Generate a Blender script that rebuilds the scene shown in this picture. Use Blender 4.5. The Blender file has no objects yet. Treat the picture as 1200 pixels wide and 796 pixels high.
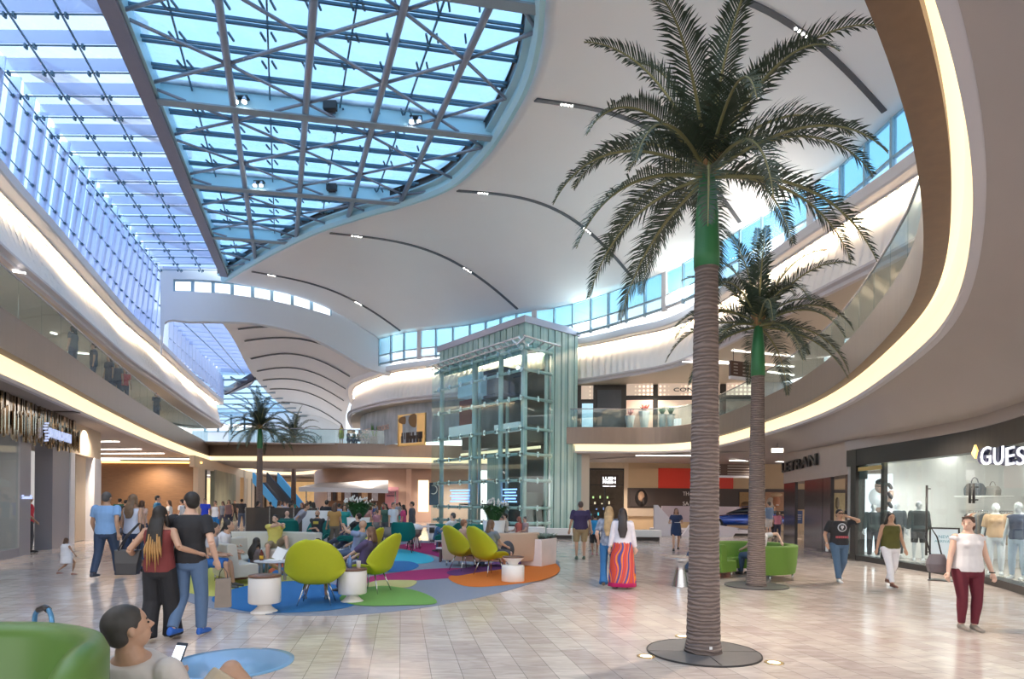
import bpy, bmesh, math, random
from mathutils import Vector, Matrix
random.seed(7)
S = bpy.context.scene
COL = S.collection
PI = math.pi
sin, cos, rad = math.sin, math.cos, math.radians
V = Vector
# ------------------------------------------------------------------ camera, sky, exposure
F, HOR, CAMH, ROLL = 700.0, 590.0, 1.70, rad(0.5)
RX, UX = V((cos(ROLL), 0, sin(ROLL))), V((-sin(ROLL), 0, cos(ROLL)))
cam_d = bpy.data.cameras.new('camera'); cam = bpy.data.objects.new('camera', cam_d); COL.objects.link(cam)
cam_d.sensor_width = 36.0; cam_d.lens = 36.0*F/1200.0; cam_d.shift_y = (HOR-398.0)/1200.0
cam_d.clip_start = 0.05; cam_d.clip_end = 600
cam.matrix_world = Matrix(((RX.x, UX.x, 0, 0), (0, 0, -1, 0), (RX.z, UX.z, 0, CAMH), (0, 0, 0, 1)))
S.camera = cam
S.view_settings.view_transform = 'Standard'; S.view_settings.look = 'None'
S.view_settings.exposure = 0.85; S.view_settings.gamma = 1.0; S.view_settings.use_curve_mapping = False
S.cycles.max_bounces = 7; S.cycles.diffuse_bounces = 4; S.cycles.glossy_bounces = 3
S.cycles.transparent_max_bounces = 14; S.cycles.transmission_bounces = 3
S.cycles.caustics_reflective = False; S.cycles.caustics_refractive = False
S.cycles.sample_clamp_indirect = 4.0; S.cycles.use_denoising = True
world = bpy.data.worlds.new('sky'); S.world = world; world.use_nodes = True
wn = world.node_tree; wn.nodes.clear()
wo = wn.nodes.new('ShaderNodeOutputWorld'); wb = wn.nodes.new('ShaderNodeBackground')
tc = wn.nodes.new('ShaderNodeTexCoord'); sep = wn.nodes.new('ShaderNodeSeparateXYZ'); cr = wn.nodes.new('ShaderNodeValToRGB')
wn.links.new(tc.outputs['Generated'], sep.inputs[0]); wn.links.new(sep.outputs['Z'], cr.inputs[0])
e = cr.color_ramp.elements
e[0].position = 0.0; e[0].color = (0.62, 0.56, 0.52, 1)
e[1].position = 0.36; e[1].color = (0.42, 0.70, 0.92, 1)
a_ = e.new(0.05); a_.color = (1.0, 0.92, 0.86, 1)
a_ = e.new(0.28); a_.color = (1.0, 0.97, 0.96, 1)
a_ = e.new(0.75); a_.color = (0.72, 0.84, 1.0, 1)
wb.inputs[1].default_value = 1.7
wn.links.new(cr.outputs[0], wb.inputs[0]); wn.links.new(wb.outputs[0], wo.inputs[0])

# ------------------------------------------------------------------ picture rays -> points at a known height / depth
def ray(px, py):
    dx, dy = (px-600.0)/F, (HOR-py)/F
    return V((RX.x*dx+UX.x*dy, 1.0, RX.z*dx+UX.z*dy))
def PZ(px, py, z):
    r = ray(px, py); t = (z-CAMH)/r.z
    return V((r.x*t, t, z))
def PF(px, py): return PZ(px, py, 0.0)
def PY(px, py, Y):
    r = ray(px, py); return V((r.x*Y, Y, CAMH+r.z*Y))
def PL(px, py, a, b):            # on the vertical plane through plan points a, b
    r = ray(px, py); nx, ny = -(b[1]-a[1]), (b[0]-a[0])
    t = (nx*a[0]+ny*a[1])/(nx*r.x+ny*r.y)
    return V((r.x*t, t, CAMH+r.z*t))
def PR(px, py, k=0.0775, c=12.45):   # on the sloping roof plane z = c + k*y
    r = ray(px, py); t = (c-CAMH)/(r.z-k)
    return V((r.x*t, t, CAMH+r.z*t))

# ------------------------------------------------------------------ materials
MATS = {}
def mat(name, col, rough=0.5, metal=0.0, emit=0.0, ecol=None, noise=0.0, nscale=8.0, bump=0.0, bscale=40.0, coat=0.0, sub=0.0, stretch=None, col2=None):
    if name in MATS: return MATS[name]
    m = bpy.data.materials.new(name); m.use_nodes = True; MATS[name] = m
    nt = m.node_tree; b = nt.nodes['Principled BSDF']
    c4 = (*col, 1) if len(col) == 3 else col
    b.inputs['Base Color'].default_value = c4; b.inputs['Roughness'].default_value = rough
    b.inputs['Metallic'].default_value = metal
    if coat: b.inputs['Coat Weight'].default_value = coat
    if emit:
        b.inputs['Emission Color'].default_value = (*(ecol or col), 1); b.inputs['Emission Strength'].default_value = emit
    m.diffuse_color = c4
    if noise or bump:
        t = nt.nodes.new('ShaderNodeTexCoord'); n = nt.nodes.new('ShaderNodeTexNoise')
        n.inputs['Scale'].default_value = nscale; n.inputs['Detail'].default_value = 4
        mp = nt.nodes.new('ShaderNodeMapping'); nt.links.new(t.outputs['Object'], mp.inputs[0])
        if stretch: mp.inputs['Scale'].default_value = stretch
        nt.links.new(mp.outputs[0], n.inputs['Vector'])
        if noise:
            mx = nt.nodes.new('ShaderNodeMix'); mx.data_type = 'RGBA'
            mx.inputs[6].default_value = tuple(max(0, c*(1-noise)) for c in c4[:3])+(1,)
            mx.inputs[7].default_value = (*(col2 or tuple(min(1, c*(1+noise)) for c in c4[:3])), 1)
            nt.links.new(n.outputs['Fac'], mx.inputs[0]); nt.links.new(mx.outputs[2], b.inputs['Base Color'])
        if bump:
            bp = nt.nodes.new('ShaderNodeBump'); bp.inputs['Strength'].default_value = bump; bp.inputs['Distance'].default_value = 0.02
            n2 = nt.nodes.new('ShaderNodeTexNoise'); n2.inputs['Scale'].default_value = bscale
            nt.links.new(mp.outputs[0], n2.inputs['Vector']); nt.links.new(n2.outputs['Fac'], bp.inputs['Height']); nt.links.new(bp.outputs[0], b.inputs['Normal'])
    return m
def glassmat(name, tint, clear=0.9, gloss=0.06, frost=(0.9, 0.95, 1.0), rough=0.02, pattern=0):
    """thin sheet glass: clear part lets light straight through, the rest is frosted (translucent), plus a surface gloss"""
    if name in MATS: return MATS[name]
    m = bpy.data.materials.new(name); m.use_nodes = True; MATS[name] = m; m.diffuse_color = (*tint, 0.3)
    nt = m.node_tree; nt.nodes.clear(); N = nt.nodes.new; L = nt.links.new
    o = N('ShaderNodeOutputMaterial'); tr = N('ShaderNodeBsdfTransparent'); tr.inputs[0].default_value = (*tint, 1)
    tl = N('ShaderNodeBsdfTranslucent'); tl.inputs[0].default_value = (*frost, 1)
    df = N('ShaderNodeBsdfDiffuse'); df.inputs[0].default_value = (*frost, 1)
    m0 = N('ShaderNodeMixShader'); m0.inputs[0].default_value = 0.3; L(tl.outputs[0], m0.inputs[1]); L(df.outputs[0], m0.inputs[2])
    m1 = N('ShaderNodeMixShader'); m1.inputs[0].default_value = 1-clear; L(tr.outputs[0], m1.inputs[1]); L(m0.outputs[0], m1.inputs[2])
    if pattern:
        t = N('ShaderNodeTexCoord'); n = N('ShaderNodeTexNoise'); n.inputs['Scale'].default_value = pattern; n.inputs['Detail'].default_value = 5
        L(t.outputs['Object'], n.inputs['Vector']); r = N('ShaderNodeMapRange')
        r.inputs['From Min'].default_value = 0.35; r.inputs['From Max'].default_value = 0.65
        r.inputs['To Min'].default_value = max(0, 1-clear-0.15); r.inputs['To Max'].default_value = min(1, 1-clear+0.15)
        L(n.outputs['Fac'], r.inputs[0]); L(r.outputs[0], m1.inputs[0])
    g = N('ShaderNodeBsdfGlossy'); g.inputs['Roughness'].default_value = rough
    m2 = N('ShaderNodeMixShader'); m2.inputs[0].default_value = gloss; L(m1.outputs[0], m2.inputs[1]); L(g.outputs[0], m2.inputs[2])
    L(m2.outputs[0], o.inputs[0]); return m

# ------------------------------------------------------------------ mesh building
class MB:
    def __init__(s): s.v = []; s.f = []; s.m = []; s.sm = []
    def add(s, vs, fs, mi=0, smooth=False):
        n = len(s.v); s.v += [V(p) for p in vs]
        for f in fs: s.f.append([i+n for i in f]); s.m.append(mi); s.sm.append(smooth)
        return s
    def box(s, c, d, rz=0, mi=0, taper=None, M=None):
        x, y, z = d[0]/2, d[1]/2, d[2]/2; t = taper or (1, 1)
        vs = [V((sx*x*(t[0] if sz > 0 else 1), sy*y*(t[1] if sz > 0 else 1), sz*z)) for sz in (-1, 1) for sx, sy in ((-1,-1),(1,-1),(1,1),(-1,1))]
        R = M or Matrix.Rotation(rz, 3, 'Z'); c = V(c)
        return s.add([R@p+c for p in vs], [(0,3,2,1),(4,5,6,7),(0,1,5,4),(1,2,6,5),(2,3,7,6),(3,0,4,7)], mi)
    def bar(s, a, b, w, h, mi=0, up=(0,0,1)):
        a, b = V(a), V(b); d = (b-a); L = d.length
        if L < 1e-6: return s
        y = d/L; u = V(up); x = y.cross(u)
        if x.length < 1e-4: x = y.cross(V((1,0,0)))
        x.normalize(); z = x.cross(y)
        M = Matrix((x, y, z)).transposed()
        return s.box((a+b)/2, (w, L, h), M=M, mi=mi)
    def tube(s, pts, r, n=8, mi=0, cap=True, smooth=True, flat=None):
        pts = [V(p) for p in pts]; rs = r if isinstance(r, (list, tuple)) else [r]*len(pts)
        if len(rs) != len(pts): rs = [rs[0]+(rs[-1]-rs[0])*i/(len(pts)-1) for i in range(len(pts))]
        rings = []; u = None
        for i, p in enumerate(pts):
            d = (pts[min(i+1, len(pts)-1)]-pts[max(i-1, 0)]); d.normalize()
            if u is None:
                u = V((0,0,1)) if abs(d.z) < 0.9 else V((1,0,0))
            u = u-d*u.dot(d)
            if u.length < 1e-5: u = d.orthogonal()
            u.normalize(); w = d.cross(u)
            fl = flat or 1.0
            rings.append([p+(u*cos(2*PI*k/n)*fl+w*sin(2*PI*k/n))*rs[i] for k in range(n)])
        return s.loft(rings, True, cap, mi, smooth)
    def loft(s, rings, closed=True, cap=True, mi=0, smooth=True):
        n = len(rings[0]); b = len(s.v); vs = [p for r in rings for p in r]; fs = []
        for i in range(len(rings)-1):
            for k in range(n if closed else n-1):
                k2 = (k+1) % n
                fs.append((i*n+k, i*n+k2, (i+1)*n+k2, (i+1)*n+k))
        s.add(vs, fs, mi, smooth)
        if cap and closed:
            s.f.append([b+k for k in range(n)][::-1]); s.m.append(mi); s.sm.append(False)
            s.f.append([b+(len(rings)-1)*n+k for k in range(n)]); s.m.append(mi); s.sm.append(False)
        return s
    def lathe(s, prof, c=(0,0,0), n=32, mi=0, smooth=True, sx=1, sy=1):
        c = V(c)
        return s.loft([[c+V((r*cos(2*PI*k/n)*sx, r*sin(2*PI*k/n)*sy, z)) for k in range(n)] for r, z in prof], True, True, mi, smooth)
    def prism(s, poly, z0, z1, mi=0):
        n = len(poly); vs = [V((p[0], p[1], z0)) for p in poly]+[V((p[0], p[1], z1)) for p in poly]
        return s.add(vs, [tuple(range(n))[::-1], tuple(range(n, 2*n))]+[(i, (i+1) % n, n+(i+1) % n, n+i) for i in range(n)], mi)
    def ell(s, c, r, n=12, m=8, mi=0, R=None):
        c = V(c); rr = []
        for i in range(m+1):
            t = PI*i/m; q = max(sin(t), 0.02)
            ring = [V((r[0]*q*cos(2*PI*k/n), r[1]*q*sin(2*PI*k/n), -r[2]*cos(t))) for k in range(n)]
            rr.append([(R@p if R else p)+c for p in ring])
        return s.loft(rr, True, True, mi, True)
    def xf(s, M):
        s.v = [M@p for p in s.v]; return s
def tag(o, label=None, cat=None, group=None, kind=None):
    if label: o['label'] = label
    if cat: o['category'] = cat
    if group: o['group'] = group
    if kind: o['kind'] = kind
    return o
def obj(name, mb, mats, parent=None, label=None, cat=None, group=None, kind=None, bevel=0, remesh=0, sub=0, smooth=None, solid=0, loc=None):
    me = bpy.data.meshes.new(name); me.from_pydata([tuple(p) for p in mb.v], [], mb.f)
    for m in (mats if isinstance(mats, (list, tuple)) else [mats]): me.materials.append(m)
    me.polygons.foreach_set('material_index', mb.m)
    me.polygons.foreach_set('use_smooth', [True]*len(mb.f) if smooth else ([False]*len(mb.f) if smooth is False else mb.sm))
    me.update()
    o = bpy.data.objects.new(name, me); COL.objects.link(o)
    if parent: o.parent = parent
    if loc: o.location = loc
    if solid:
        md = o.modifiers.new('s', 'SOLIDIFY'); md.thickness = solid; md.offset = 0
    if bevel:
        md = o.modifiers.new('b', 'BEVEL'); md.width = bevel; md.segments = 2; md.limit_method = 'ANGLE'
    if remesh:
        md = o.modifiers.new('r', 'REMESH'); md.mode = 'VOXEL'; md.voxel_size = remesh; md.use_smooth_shade = True
        md = o.modifiers.new('sm', 'SMOOTH'); md.factor = 0.5; md.iterations = 4
    if sub:
        md = o.modifiers.new('sub', 'SUBSURF'); md.levels = sub; md.render_levels = sub
    return tag(o, label, cat, group, kind)
def empty(name, loc=(0,0,0), rz=0, label=None, cat=None, group=None, kind=None):
    o = bpy.data.objects.new(name, None); COL.objects.link(o); o.location = loc; o.rotation_euler = (0, 0, rz)
    o.empty_display_size = 0.1
    return tag(o, label, cat, group, kind)
def copy_tree(o, loc=None, rz=None, label=None, group=None, parent=None, scale=None):
    c = o.copy(); COL.objects.link(c); c.parent = parent
    for ch in [x for x in bpy.data.objects if x.parent == o]: copy_tree(ch, parent=c)
    if loc is not None: c.location = loc
    if rz is not None: c.rotation_euler = (0, 0, rz)
    if scale is not None: c.scale = (scale,)*3
    if label: c['label'] = label
    if group: c['group'] = group
    return c
def spline(P, n=8, closed=False):
    P = [V(p) for p in P]; out = []; m = len(P)
    for i in range(m if closed else m-1):
        if closed: p0, p1, p2, p3 = P[i-1], P[i], P[(i+1) % m], P[(i+2) % m]
        else: p0, p1, p2, p3 = P[max(i-1, 0)], P[i], P[i+1], P[min(i+2, m-1)]
        for k in range(n):
            t = k/n
            out.append(0.5*((2*p1)+(p2-p0)*t+(2*p0-5*p1+4*p2-p3)*t*t+(3*p1-p0-3*p2+p3)*t**3))
    if not closed: out.append(P[-1])
    return out
def resample(P, step):
    L = [0]
    for a, b in zip(P, P[1:]): L.append(L[-1]+(b-a).length)
    n = max(2, int(round(L[-1]/step))); out = []; j = 0
    for i in range(n+1):
        s = L[-1]*i/n
        while j < len(P)-2 and L[j+1] < s: j += 1
        t = (s-L[j])/max(1e-9, L[j+1]-L[j]); out.append(P[j].lerp(P[j+1], min(1, max(0, t))))
    return out
def normals2(P):        # plan normals, to the RIGHT of the travel direction
    out = []
    for i in range(len(P)):
        d = P[min(i+1, len(P)-1)]-P[max(i-1, 0)]; d.z = 0; d.normalize(); out.append(V((d.y, -d.x, 0)))
    return out
def sweep(mb, P, prof, side=1, mi=0, smooth=False, N=None):
    """profile points (offset, z) carried along plan path P; offset grows to the given side"""
    N = N or normals2(P)
    rings = [[V((p.x, p.y, 0))+n*side*o+V((0, 0, z)) for p, n in zip(P, N)] for o, z in prof]
    return mb.loft(rings, False, False, mi, smooth)
def text(name, s, size, M, m, parent=None, ext=0.02, align='CENTER', space=1.0, label=None, cat=None, font=None, offset=0.0):
    c = bpy.data.curves.new(name, 'FONT'); c.body = s; c.size = size; c.extrude = ext; c.align_x = align; c.space_character = space; c.offset = offset
    c.resolution_u = 3
    t = bpy.data.objects.new(name, c); COL.objects.link(t)
    dg = bpy.context.evaluated_depsgraph_get(); me = bpy.data.meshes.new_from_object(t.evaluated_get(dg)); me.name = name
    bpy.data.objects.remove(t); bpy.data.curves.remove(c)
    me.materials.clear(); me.materials.append(m)
    me.transform(M)
    o = bpy.data.objects.new(name, me); COL.objects.link(o)
    if parent: o.parent = parent
    return tag(o, label, cat)
def face_M(p, right, tilt=0):        # text plane standing upright at p, reading direction 'right' (plan)
    r = V((right[0], right[1], 0)).normalized(); u = V((0, 0, 1)); n = r.cross(u)
    M = Matrix.Identity(4)
    for i in range(3): M[i][0] = r[i]; M[i][1] = u[i]; M[i][2] = n[i]; M[i][3] = p[i]
    return M
# ------------------------------------------------------------------ lamps: uplights added on the ledges, warm fill spots under soffits and ceilings
def lamp(kind, loc, power, col, size=0.3, rot=None, spot=None, size_y=None):
    d = bpy.data.lights.new('lamp', kind); d.energy = power; d.color = col
    if kind == 'AREA':
        d.size = size
        if size_y: d.shape = 'RECTANGLE'; d.size_y = size_y
    else: d.shadow_soft_size = size
    if spot: d.spot_size = rad(spot); d.spot_blend = 0.7
    o = bpy.data.objects.new('lamp', d); COL.objects.link(o); o.location = loc
    if rot: o.rotation_euler = rot
    return o
WARM = (1.0, 0.86, 0.72)
for x, y in ((11.2, 23.5), (9.4, 29), (5.5, 34.5), (-1.5, 40.5), (-7.5, 43.5)): lamp('AREA', (x, y, 11.6), 380, WARM, 3.4, rot=(PI, 0, 0), size_y=1.4)  # uplights added on the right ledge to warm and brighten the vault
for x, y in ((4, 8.5), (8.2, 9.0), (9.4, 14.5), (12, 20), (13.5, 33), (8, 37.5)): lamp('SPOT', (x, y, 4.0), 420, WARM, 0.12, spot=140)
for x, y in ((-13.5, 15), (-17, 24), (-22, 34), (-24, 39), (-19, 48), (-12, 50), (-5, 49), (-22, 66), (-26, 80)): lamp('SPOT', (x, y, 4.45), 480, WARM, 0.12, spot=150)
for x, y in ((-17.5, 18), (-20.5, 27), (-25.5, 38), (12.5, 31), (14, 22), (13.5, 15), (-6, 43.5), (8, 33.2)): lamp('SPOT', (x, y, 8.66), 420, WARM, 0.06, spot=150)
for x, y in ((12.5, 17.5), (12.0, 13.2), (12.6, 11.2)): lamp('SPOT', (x, y, 3.35), 160, (1, .95, .88), 0.08, spot=150)
# ================================================================== MATERIALS OF THE SETTING
m_white = mat('plaster', (0.80, 0.77, 0.75), 0.6, noise=0.03, nscale=1.5)
m_vault = mat('vault plaster', (0.93, 0.90, 0.88), 0.55, noise=0.02, nscale=0.6)
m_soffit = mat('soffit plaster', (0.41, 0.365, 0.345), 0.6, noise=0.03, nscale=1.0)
m_fascia = mat('bronze fascia', (0.25, 0.195, 0.165), 0.38, metal=0.35, noise=0.10, nscale=6, stretch=(1, 1, 0.1))
m_under = mat('wood underside', (0.13, 0.075, 0.04), 0.45, noise=0.22, nscale=9, stretch=(1, 1, 4))
m_cove = mat('cove face glow', (1.0, 0.86, 0.62), 0.6, emit=0.62, ecol=(1.0, 0.80, 0.50))  # cove face glows by itself in place of a hidden strip's light
m_strip = mat('led strip', (1.0, 0.85, 0.65), 0.6, emit=24, ecol=(1.0, 0.80, 0.56))
m_ripple = mat('ripple plaster', (0.92, 0.90, 0.88), 0.55)
m_dark = mat('dark metal', (0.045, 0.04, 0.04), 0.35, metal=0.4)
m_steel = mat('brushed steel', (0.55, 0.56, 0.58), 0.25, metal=0.95, noise=0.08, nscale=20, stretch=(1, 1, 0.05))
m_trimw = mat('white trim', (0.78, 0.76, 0.78), 0.4)
m_lilac = mat('lip paint', (0.66, 0.62, 0.64), 0.45)
m_sky_steel = mat('blue grey roof steel', (0.28, 0.36, 0.42), 0.4, noise=0.05)
m_beam = mat('roof girder paint', (0.20, 0.20, 0.26), 0.4, noise=0.05)
m_cyan = mat('pale cyan paint', (0.45, 0.72, 0.80), 0.4)
m_winfr = mat('window frame blue grey', (0.35, 0.52, 0.62), 0.35)
m_rglass = glassmat('roof glass', (0.26, 0.43, 0.60), clear=0.6, gloss=0.02, frost=(0.42, 0.58, 0.74), pattern=1.5)
m_sglass = glassmat('roof strip glass', (0.50, 0.53, 0.62), clear=0.7, gloss=0.03, frost=(0.70, 0.72, 0.80), pattern=1.2)
m_fin = glassmat('fritted glass fin', (0.72, 0.80, 0.94), clear=0.6, gloss=0.04, frost=(0.66, 0.74, 0.90))
m_cwglass = glassmat('curtain glass', (0.62, 0.66, 0.80), clear=0.8, gloss=0.03)
m_ewglass = glassmat('end window glass', (0.80, 0.85, 0.92), clear=0.8, gloss=0.03)
m_wglass2 = glassmat('lower window glass', (0.62, 0.74, 0.82), clear=0.85, gloss=0.05)
m_wglass = glassmat('window glass', (0.42, 0.62, 0.72), clear=0.92, gloss=0.05)
m_rail = glassmat('railing glass', (0.84, 0.93, 0.94), clear=0.95, gloss=0.05, frost=(0.8, 0.9, 0.9))
m_shopgl = glassmat('shop glass', (0.90, 0.95, 0.94), clear=0.98, gloss=0.07)

def tile_material():
    m = bpy.data.materials.new('stone tile floor'); m.use_nodes = True; MATS['floor'] = m
    nt = m.node_tree; b = nt.nodes['Principled BSDF']; N = nt.nodes.new; L = nt.links.new
    t = N('ShaderNodeTexCoord'); mp = N('ShaderNodeMapping'); mp.inputs['Rotation'].default_value = (0, 0, rad(-100.5))
    L(t.outputs['Object'], mp.inputs[0])
    br = N('ShaderNodeTexBrick'); br.offset = 0.42; br.inputs['Scale'].default_value = 1.0
    br.inputs['Brick Width'].default_value = 0.61; br.inputs['Row Height'].default_value = 0.305
    br.inputs['Mortar Size'].default_value = 0.0035; br.inputs['Mortar Smooth'].default_value = 0.3; br.inputs['Bias'].default_value = 0.0
    br.inputs['Color1'].default_value = (0.74, 0.65, 0.585, 1); br.inputs['Color2'].default_value = (0.60, 0.50, 0.45, 1)
    br.inputs['Mortar'].default_value = (0.28, 0.24, 0.22, 1)
    L(mp.outputs[0], br.inputs['Vector'])
    n = N('ShaderNodeTexNoise'); n.inputs['Scale'].default_value = 2.2; n.inputs['Detail'].default_value = 7; n.inputs['Distortion'].default_value = 1.2
    mp2 = N('ShaderNodeMapping'); mp2.inputs['Rotation'].default_value = (0, 0, rad(-100.5)); mp2.inputs['Scale'].default_value = (1, 3.5, 1)
    L(t.outputs['Object'], mp2.inputs[0]); L(mp2.outputs[0], n.inputs['Vector'])
    ramp = N('ShaderNodeValToRGB'); ramp.color_ramp.elements[0].position = 0.35; ramp.color_ramp.elements[0].color = (0.80, 0.76, 0.74, 1)
    ramp.color_ramp.elements[1].position = 0.68; ramp.color_ramp.elements[1].color = (1.12, 1.10, 1.10, 1)
    L(n.outputs['Fac'], ramp.inputs[0])
    mx = N('ShaderNodeMix'); mx.data_type = 'RGBA'; mx.blend_type = 'MULTIPLY'; mx.inputs[0].default_value = 0.8
    L(br.outputs['Color'], mx.inputs[6]); L(ramp.outputs[0], mx.inputs[7]); L(mx.outputs[2], b.inputs['Base Color'])
    b.inputs['Roughness'].default_value = 0.13; b.inputs['Specular IOR Level'].default_value = 0.75
    bp = N('ShaderNodeBump'); bp.inputs['Strength'].default_value = 0.25; bp.inputs['Distance'].default_value = 0.003; bp.invert = True
    L(br.outputs['Fac'], bp.inputs['Height']); 
    n3 = N('ShaderNodeTexNoise'); n3.inputs['Scale'].default_value = 1.1; L(mp.outputs[0], n3.inputs['Vector'])
    bp2 = N('ShaderNodeBump'); bp2.inputs['Strength'].default_value = 0.12; bp2.inputs['Distance'].default_value = 0.02; L(n3.outputs['Fac'], bp2.inputs['Height']); L(bp.outputs[0], bp2.inputs['Normal'])
    L(bp2.outputs[0], b.inputs['Normal'])
    return m
m_floor = tile_material()
obj('floor', MB().prism([(-45, -12), (40, -12), (40, 120), (-60, 120)], -0.3, 0.0), m_floor, kind='structure')

# ================================================================== GALLERY EDGE (bronze fascia, cove, soffit)
ZT, ZB, ZS = 6.05, 5.12, 4.65
P2 = lambda p: V((p[0], p[1], 0))
left_px = [(0, 359), (77, 412), (133, 452), (193, 491), (235, 514)]
A = [P2((-8.6, 3.0)), P2((-9.4, 7.5))]+[P2(PZ(x, y, ZT)) for x, y in left_px]
A = spline(A, 8)
A += [P2(PZ(245, 520.3, ZT)), P2((-13, 44.4)), P2((-4, 45.6)), P2((2.2, 46.0))]
Bpx = [(672, 519.8), (767, 521.0), (807, 518), (843, 510), (895, 493), (933, 478), (967, 460), (1000, 435), (1040, 395), (1067, 362), (1080, 325), (1084, 282), (1083, 263), (1077, 200), (1067, 143), (1047, 80), (1013, 0)]
B = [P2(PZ(x, y, ZB)) for x, y in Bpx]
Bn = spline([B[1]]+[B[i] for i in range(2, len(B))]+[P2((1.2, 2.9)), P2((-1.5, 1.6)), P2((-4.5, 1.0)), P2((-7.2, 1.4)), P2((-8.6, 3.0))], 6)
B = [P2((2.3, 34.4)), B[0]]+[B[0].lerp(Bn[0], .5)]+Bn
def dedupe(P, e=0.05):
    out = [P[0]]
    for p in P[1:]:
        if (p-out[-1]).length > e: out.append(p)
    return out
A = dedupe(A); B = resample(dedupe(B), 0.35)
for _ in range(14): B = [B[0], B[1], B[2]]+[(B[i-1]+B[i]*2+B[i+1])/4 for i in range(3, len(B)-1)]+[B[-1]]
for nm, P in (('left', A), ('right', B)):
    N = normals2(P)
    obj('trim_1' if nm == 'left' else 'trim_2', sweep(MB(), P, [(0.03, ZT+0.02), (0, ZT), (0, ZB)], -1, N=N), m_fascia, kind='structure')
    obj('trim_3' if nm == 'left' else 'trim_4', sweep(MB(), P, [(0, ZB), (0.27, ZB), (0.27, ZB+0.12)], -1, N=N), m_under, kind='structure')
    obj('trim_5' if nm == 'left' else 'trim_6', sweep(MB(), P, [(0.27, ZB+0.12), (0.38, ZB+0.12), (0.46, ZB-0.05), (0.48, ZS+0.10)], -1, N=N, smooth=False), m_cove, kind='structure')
    obj('trim_7' if nm == 'left' else 'trim_8', sweep(MB(), P, [(0.48, ZS+0.10), (0.45, ZS+0.10), (0.45, ZS), (0.58, ZS-0.02)], -1, N=N), m_lilac, kind='structure')
# upper slab + soffit, left and bridge
def ring_offset(P, o, side=-1):
    N = normals2(P); return [p+n*side*o for p, n in zip(P, N)]
def zed(P, z): return [V((p.x, p.y, z)) for p in P]
hd = V((-0.33, 0.944, 0)).normalized()       # direction of the long hall
# left soffit: lip -> shop line
iA = min(range(len(A)), key=lambda i: (A[i]-P2(PZ(243, 520, ZT))).length)
lipA = ring_offset(A, 0.55)
outA = [p+V((-13, 0, 0)) for p in A[:iA]]
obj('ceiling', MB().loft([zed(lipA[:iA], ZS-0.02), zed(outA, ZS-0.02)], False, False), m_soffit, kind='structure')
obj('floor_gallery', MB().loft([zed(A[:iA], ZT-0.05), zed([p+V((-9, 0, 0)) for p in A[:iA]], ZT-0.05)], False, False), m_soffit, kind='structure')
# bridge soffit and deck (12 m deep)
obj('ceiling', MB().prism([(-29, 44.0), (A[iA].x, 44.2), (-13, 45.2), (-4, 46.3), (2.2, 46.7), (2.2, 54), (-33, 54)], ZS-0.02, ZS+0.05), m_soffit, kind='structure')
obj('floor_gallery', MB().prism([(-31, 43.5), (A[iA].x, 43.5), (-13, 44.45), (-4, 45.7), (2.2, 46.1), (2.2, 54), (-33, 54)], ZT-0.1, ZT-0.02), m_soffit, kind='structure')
# right soffit, falling towards the shop fronts
lipB = ring_offset(B, 0.55)
anch = [((2.3, 34.4), (2.3, 41, 4.5)), ((8.3, 34.7), (9, 41, 4.5)), ((10.2, 31), (15.5, 41, 4.45)), ((10.4, 26), (13.8, 30, 4.2)), ((10.2, 21.3), (12.0, 24.5, 4.0)), ((9.6, 18.3), (10.8, 19.6, 3.85)),
        ((8.8, 15.4), (10.35, 16.8, 3.76)), ((7.7, 12.2), (10.2, 13.6, 3.76)), ((7.0, 10.4), (9.7, 11.5, 3.76)), ((5.4, 7.8), (8.7, 9.0, 3.76)), ((4.14, 6.1), (7.4, 6.2, 3.76)), ((2.4, 4.0), (5.2, 2.5, 3.9)), ((0, 2.2), (1.5, -2, 4.2)), ((-4.5, 1.0), (-5, -4, 4.6)), ((-8.6, 3.0), (-14, 1, 4.6))]
ids = [min(range(len(B)), key=lambda i: (B[i]-P2(a)).length) for a, t in anch]; ids[0] = 0; ids[-1] = len(B)-1
tgt = []
for i in range(len(B)):
    k = max(j for j in range(len(ids)) if ids[j] <= i); k = min(k, len(ids)-2)
    t = (i-ids[k])/max(1, ids[k+1]-ids[k]); tgt.append(V(anch[k][1]).lerp(V(anch[k+1][1]), t))
tgt = [tgt[0]]+[(tgt[i-1]+tgt[i]*2+tgt[i+1])/4 for i in range(1, len(tgt)-1)]+[tgt[-1]]
rows = []
for k in range(9):
    s = k/8; rows.append([V((l.x+(t.x-l.x)*s, l.y+(t.y-l.y)*s, (ZS-0.02)+(t.z-ZS+0.02)*(s*s*(3-2*s)))) for l, t in zip(lipB, tgt)])
rows.append([V((t.x+(1.3 if t.y > 3 else 0), t.y, t.z+0.03)) for t in tgt])
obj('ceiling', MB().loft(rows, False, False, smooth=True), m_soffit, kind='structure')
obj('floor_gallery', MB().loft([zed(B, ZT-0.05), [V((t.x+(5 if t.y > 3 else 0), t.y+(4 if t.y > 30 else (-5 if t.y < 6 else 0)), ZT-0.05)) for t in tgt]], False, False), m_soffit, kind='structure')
obj('ceiling', MB().prism([(2, 40.5), (30, 40.5), (30, 8), (22, 8), (14, 22), (13.8, 30)], 4.5, 4.6), m_soffit, kind='structure')

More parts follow.
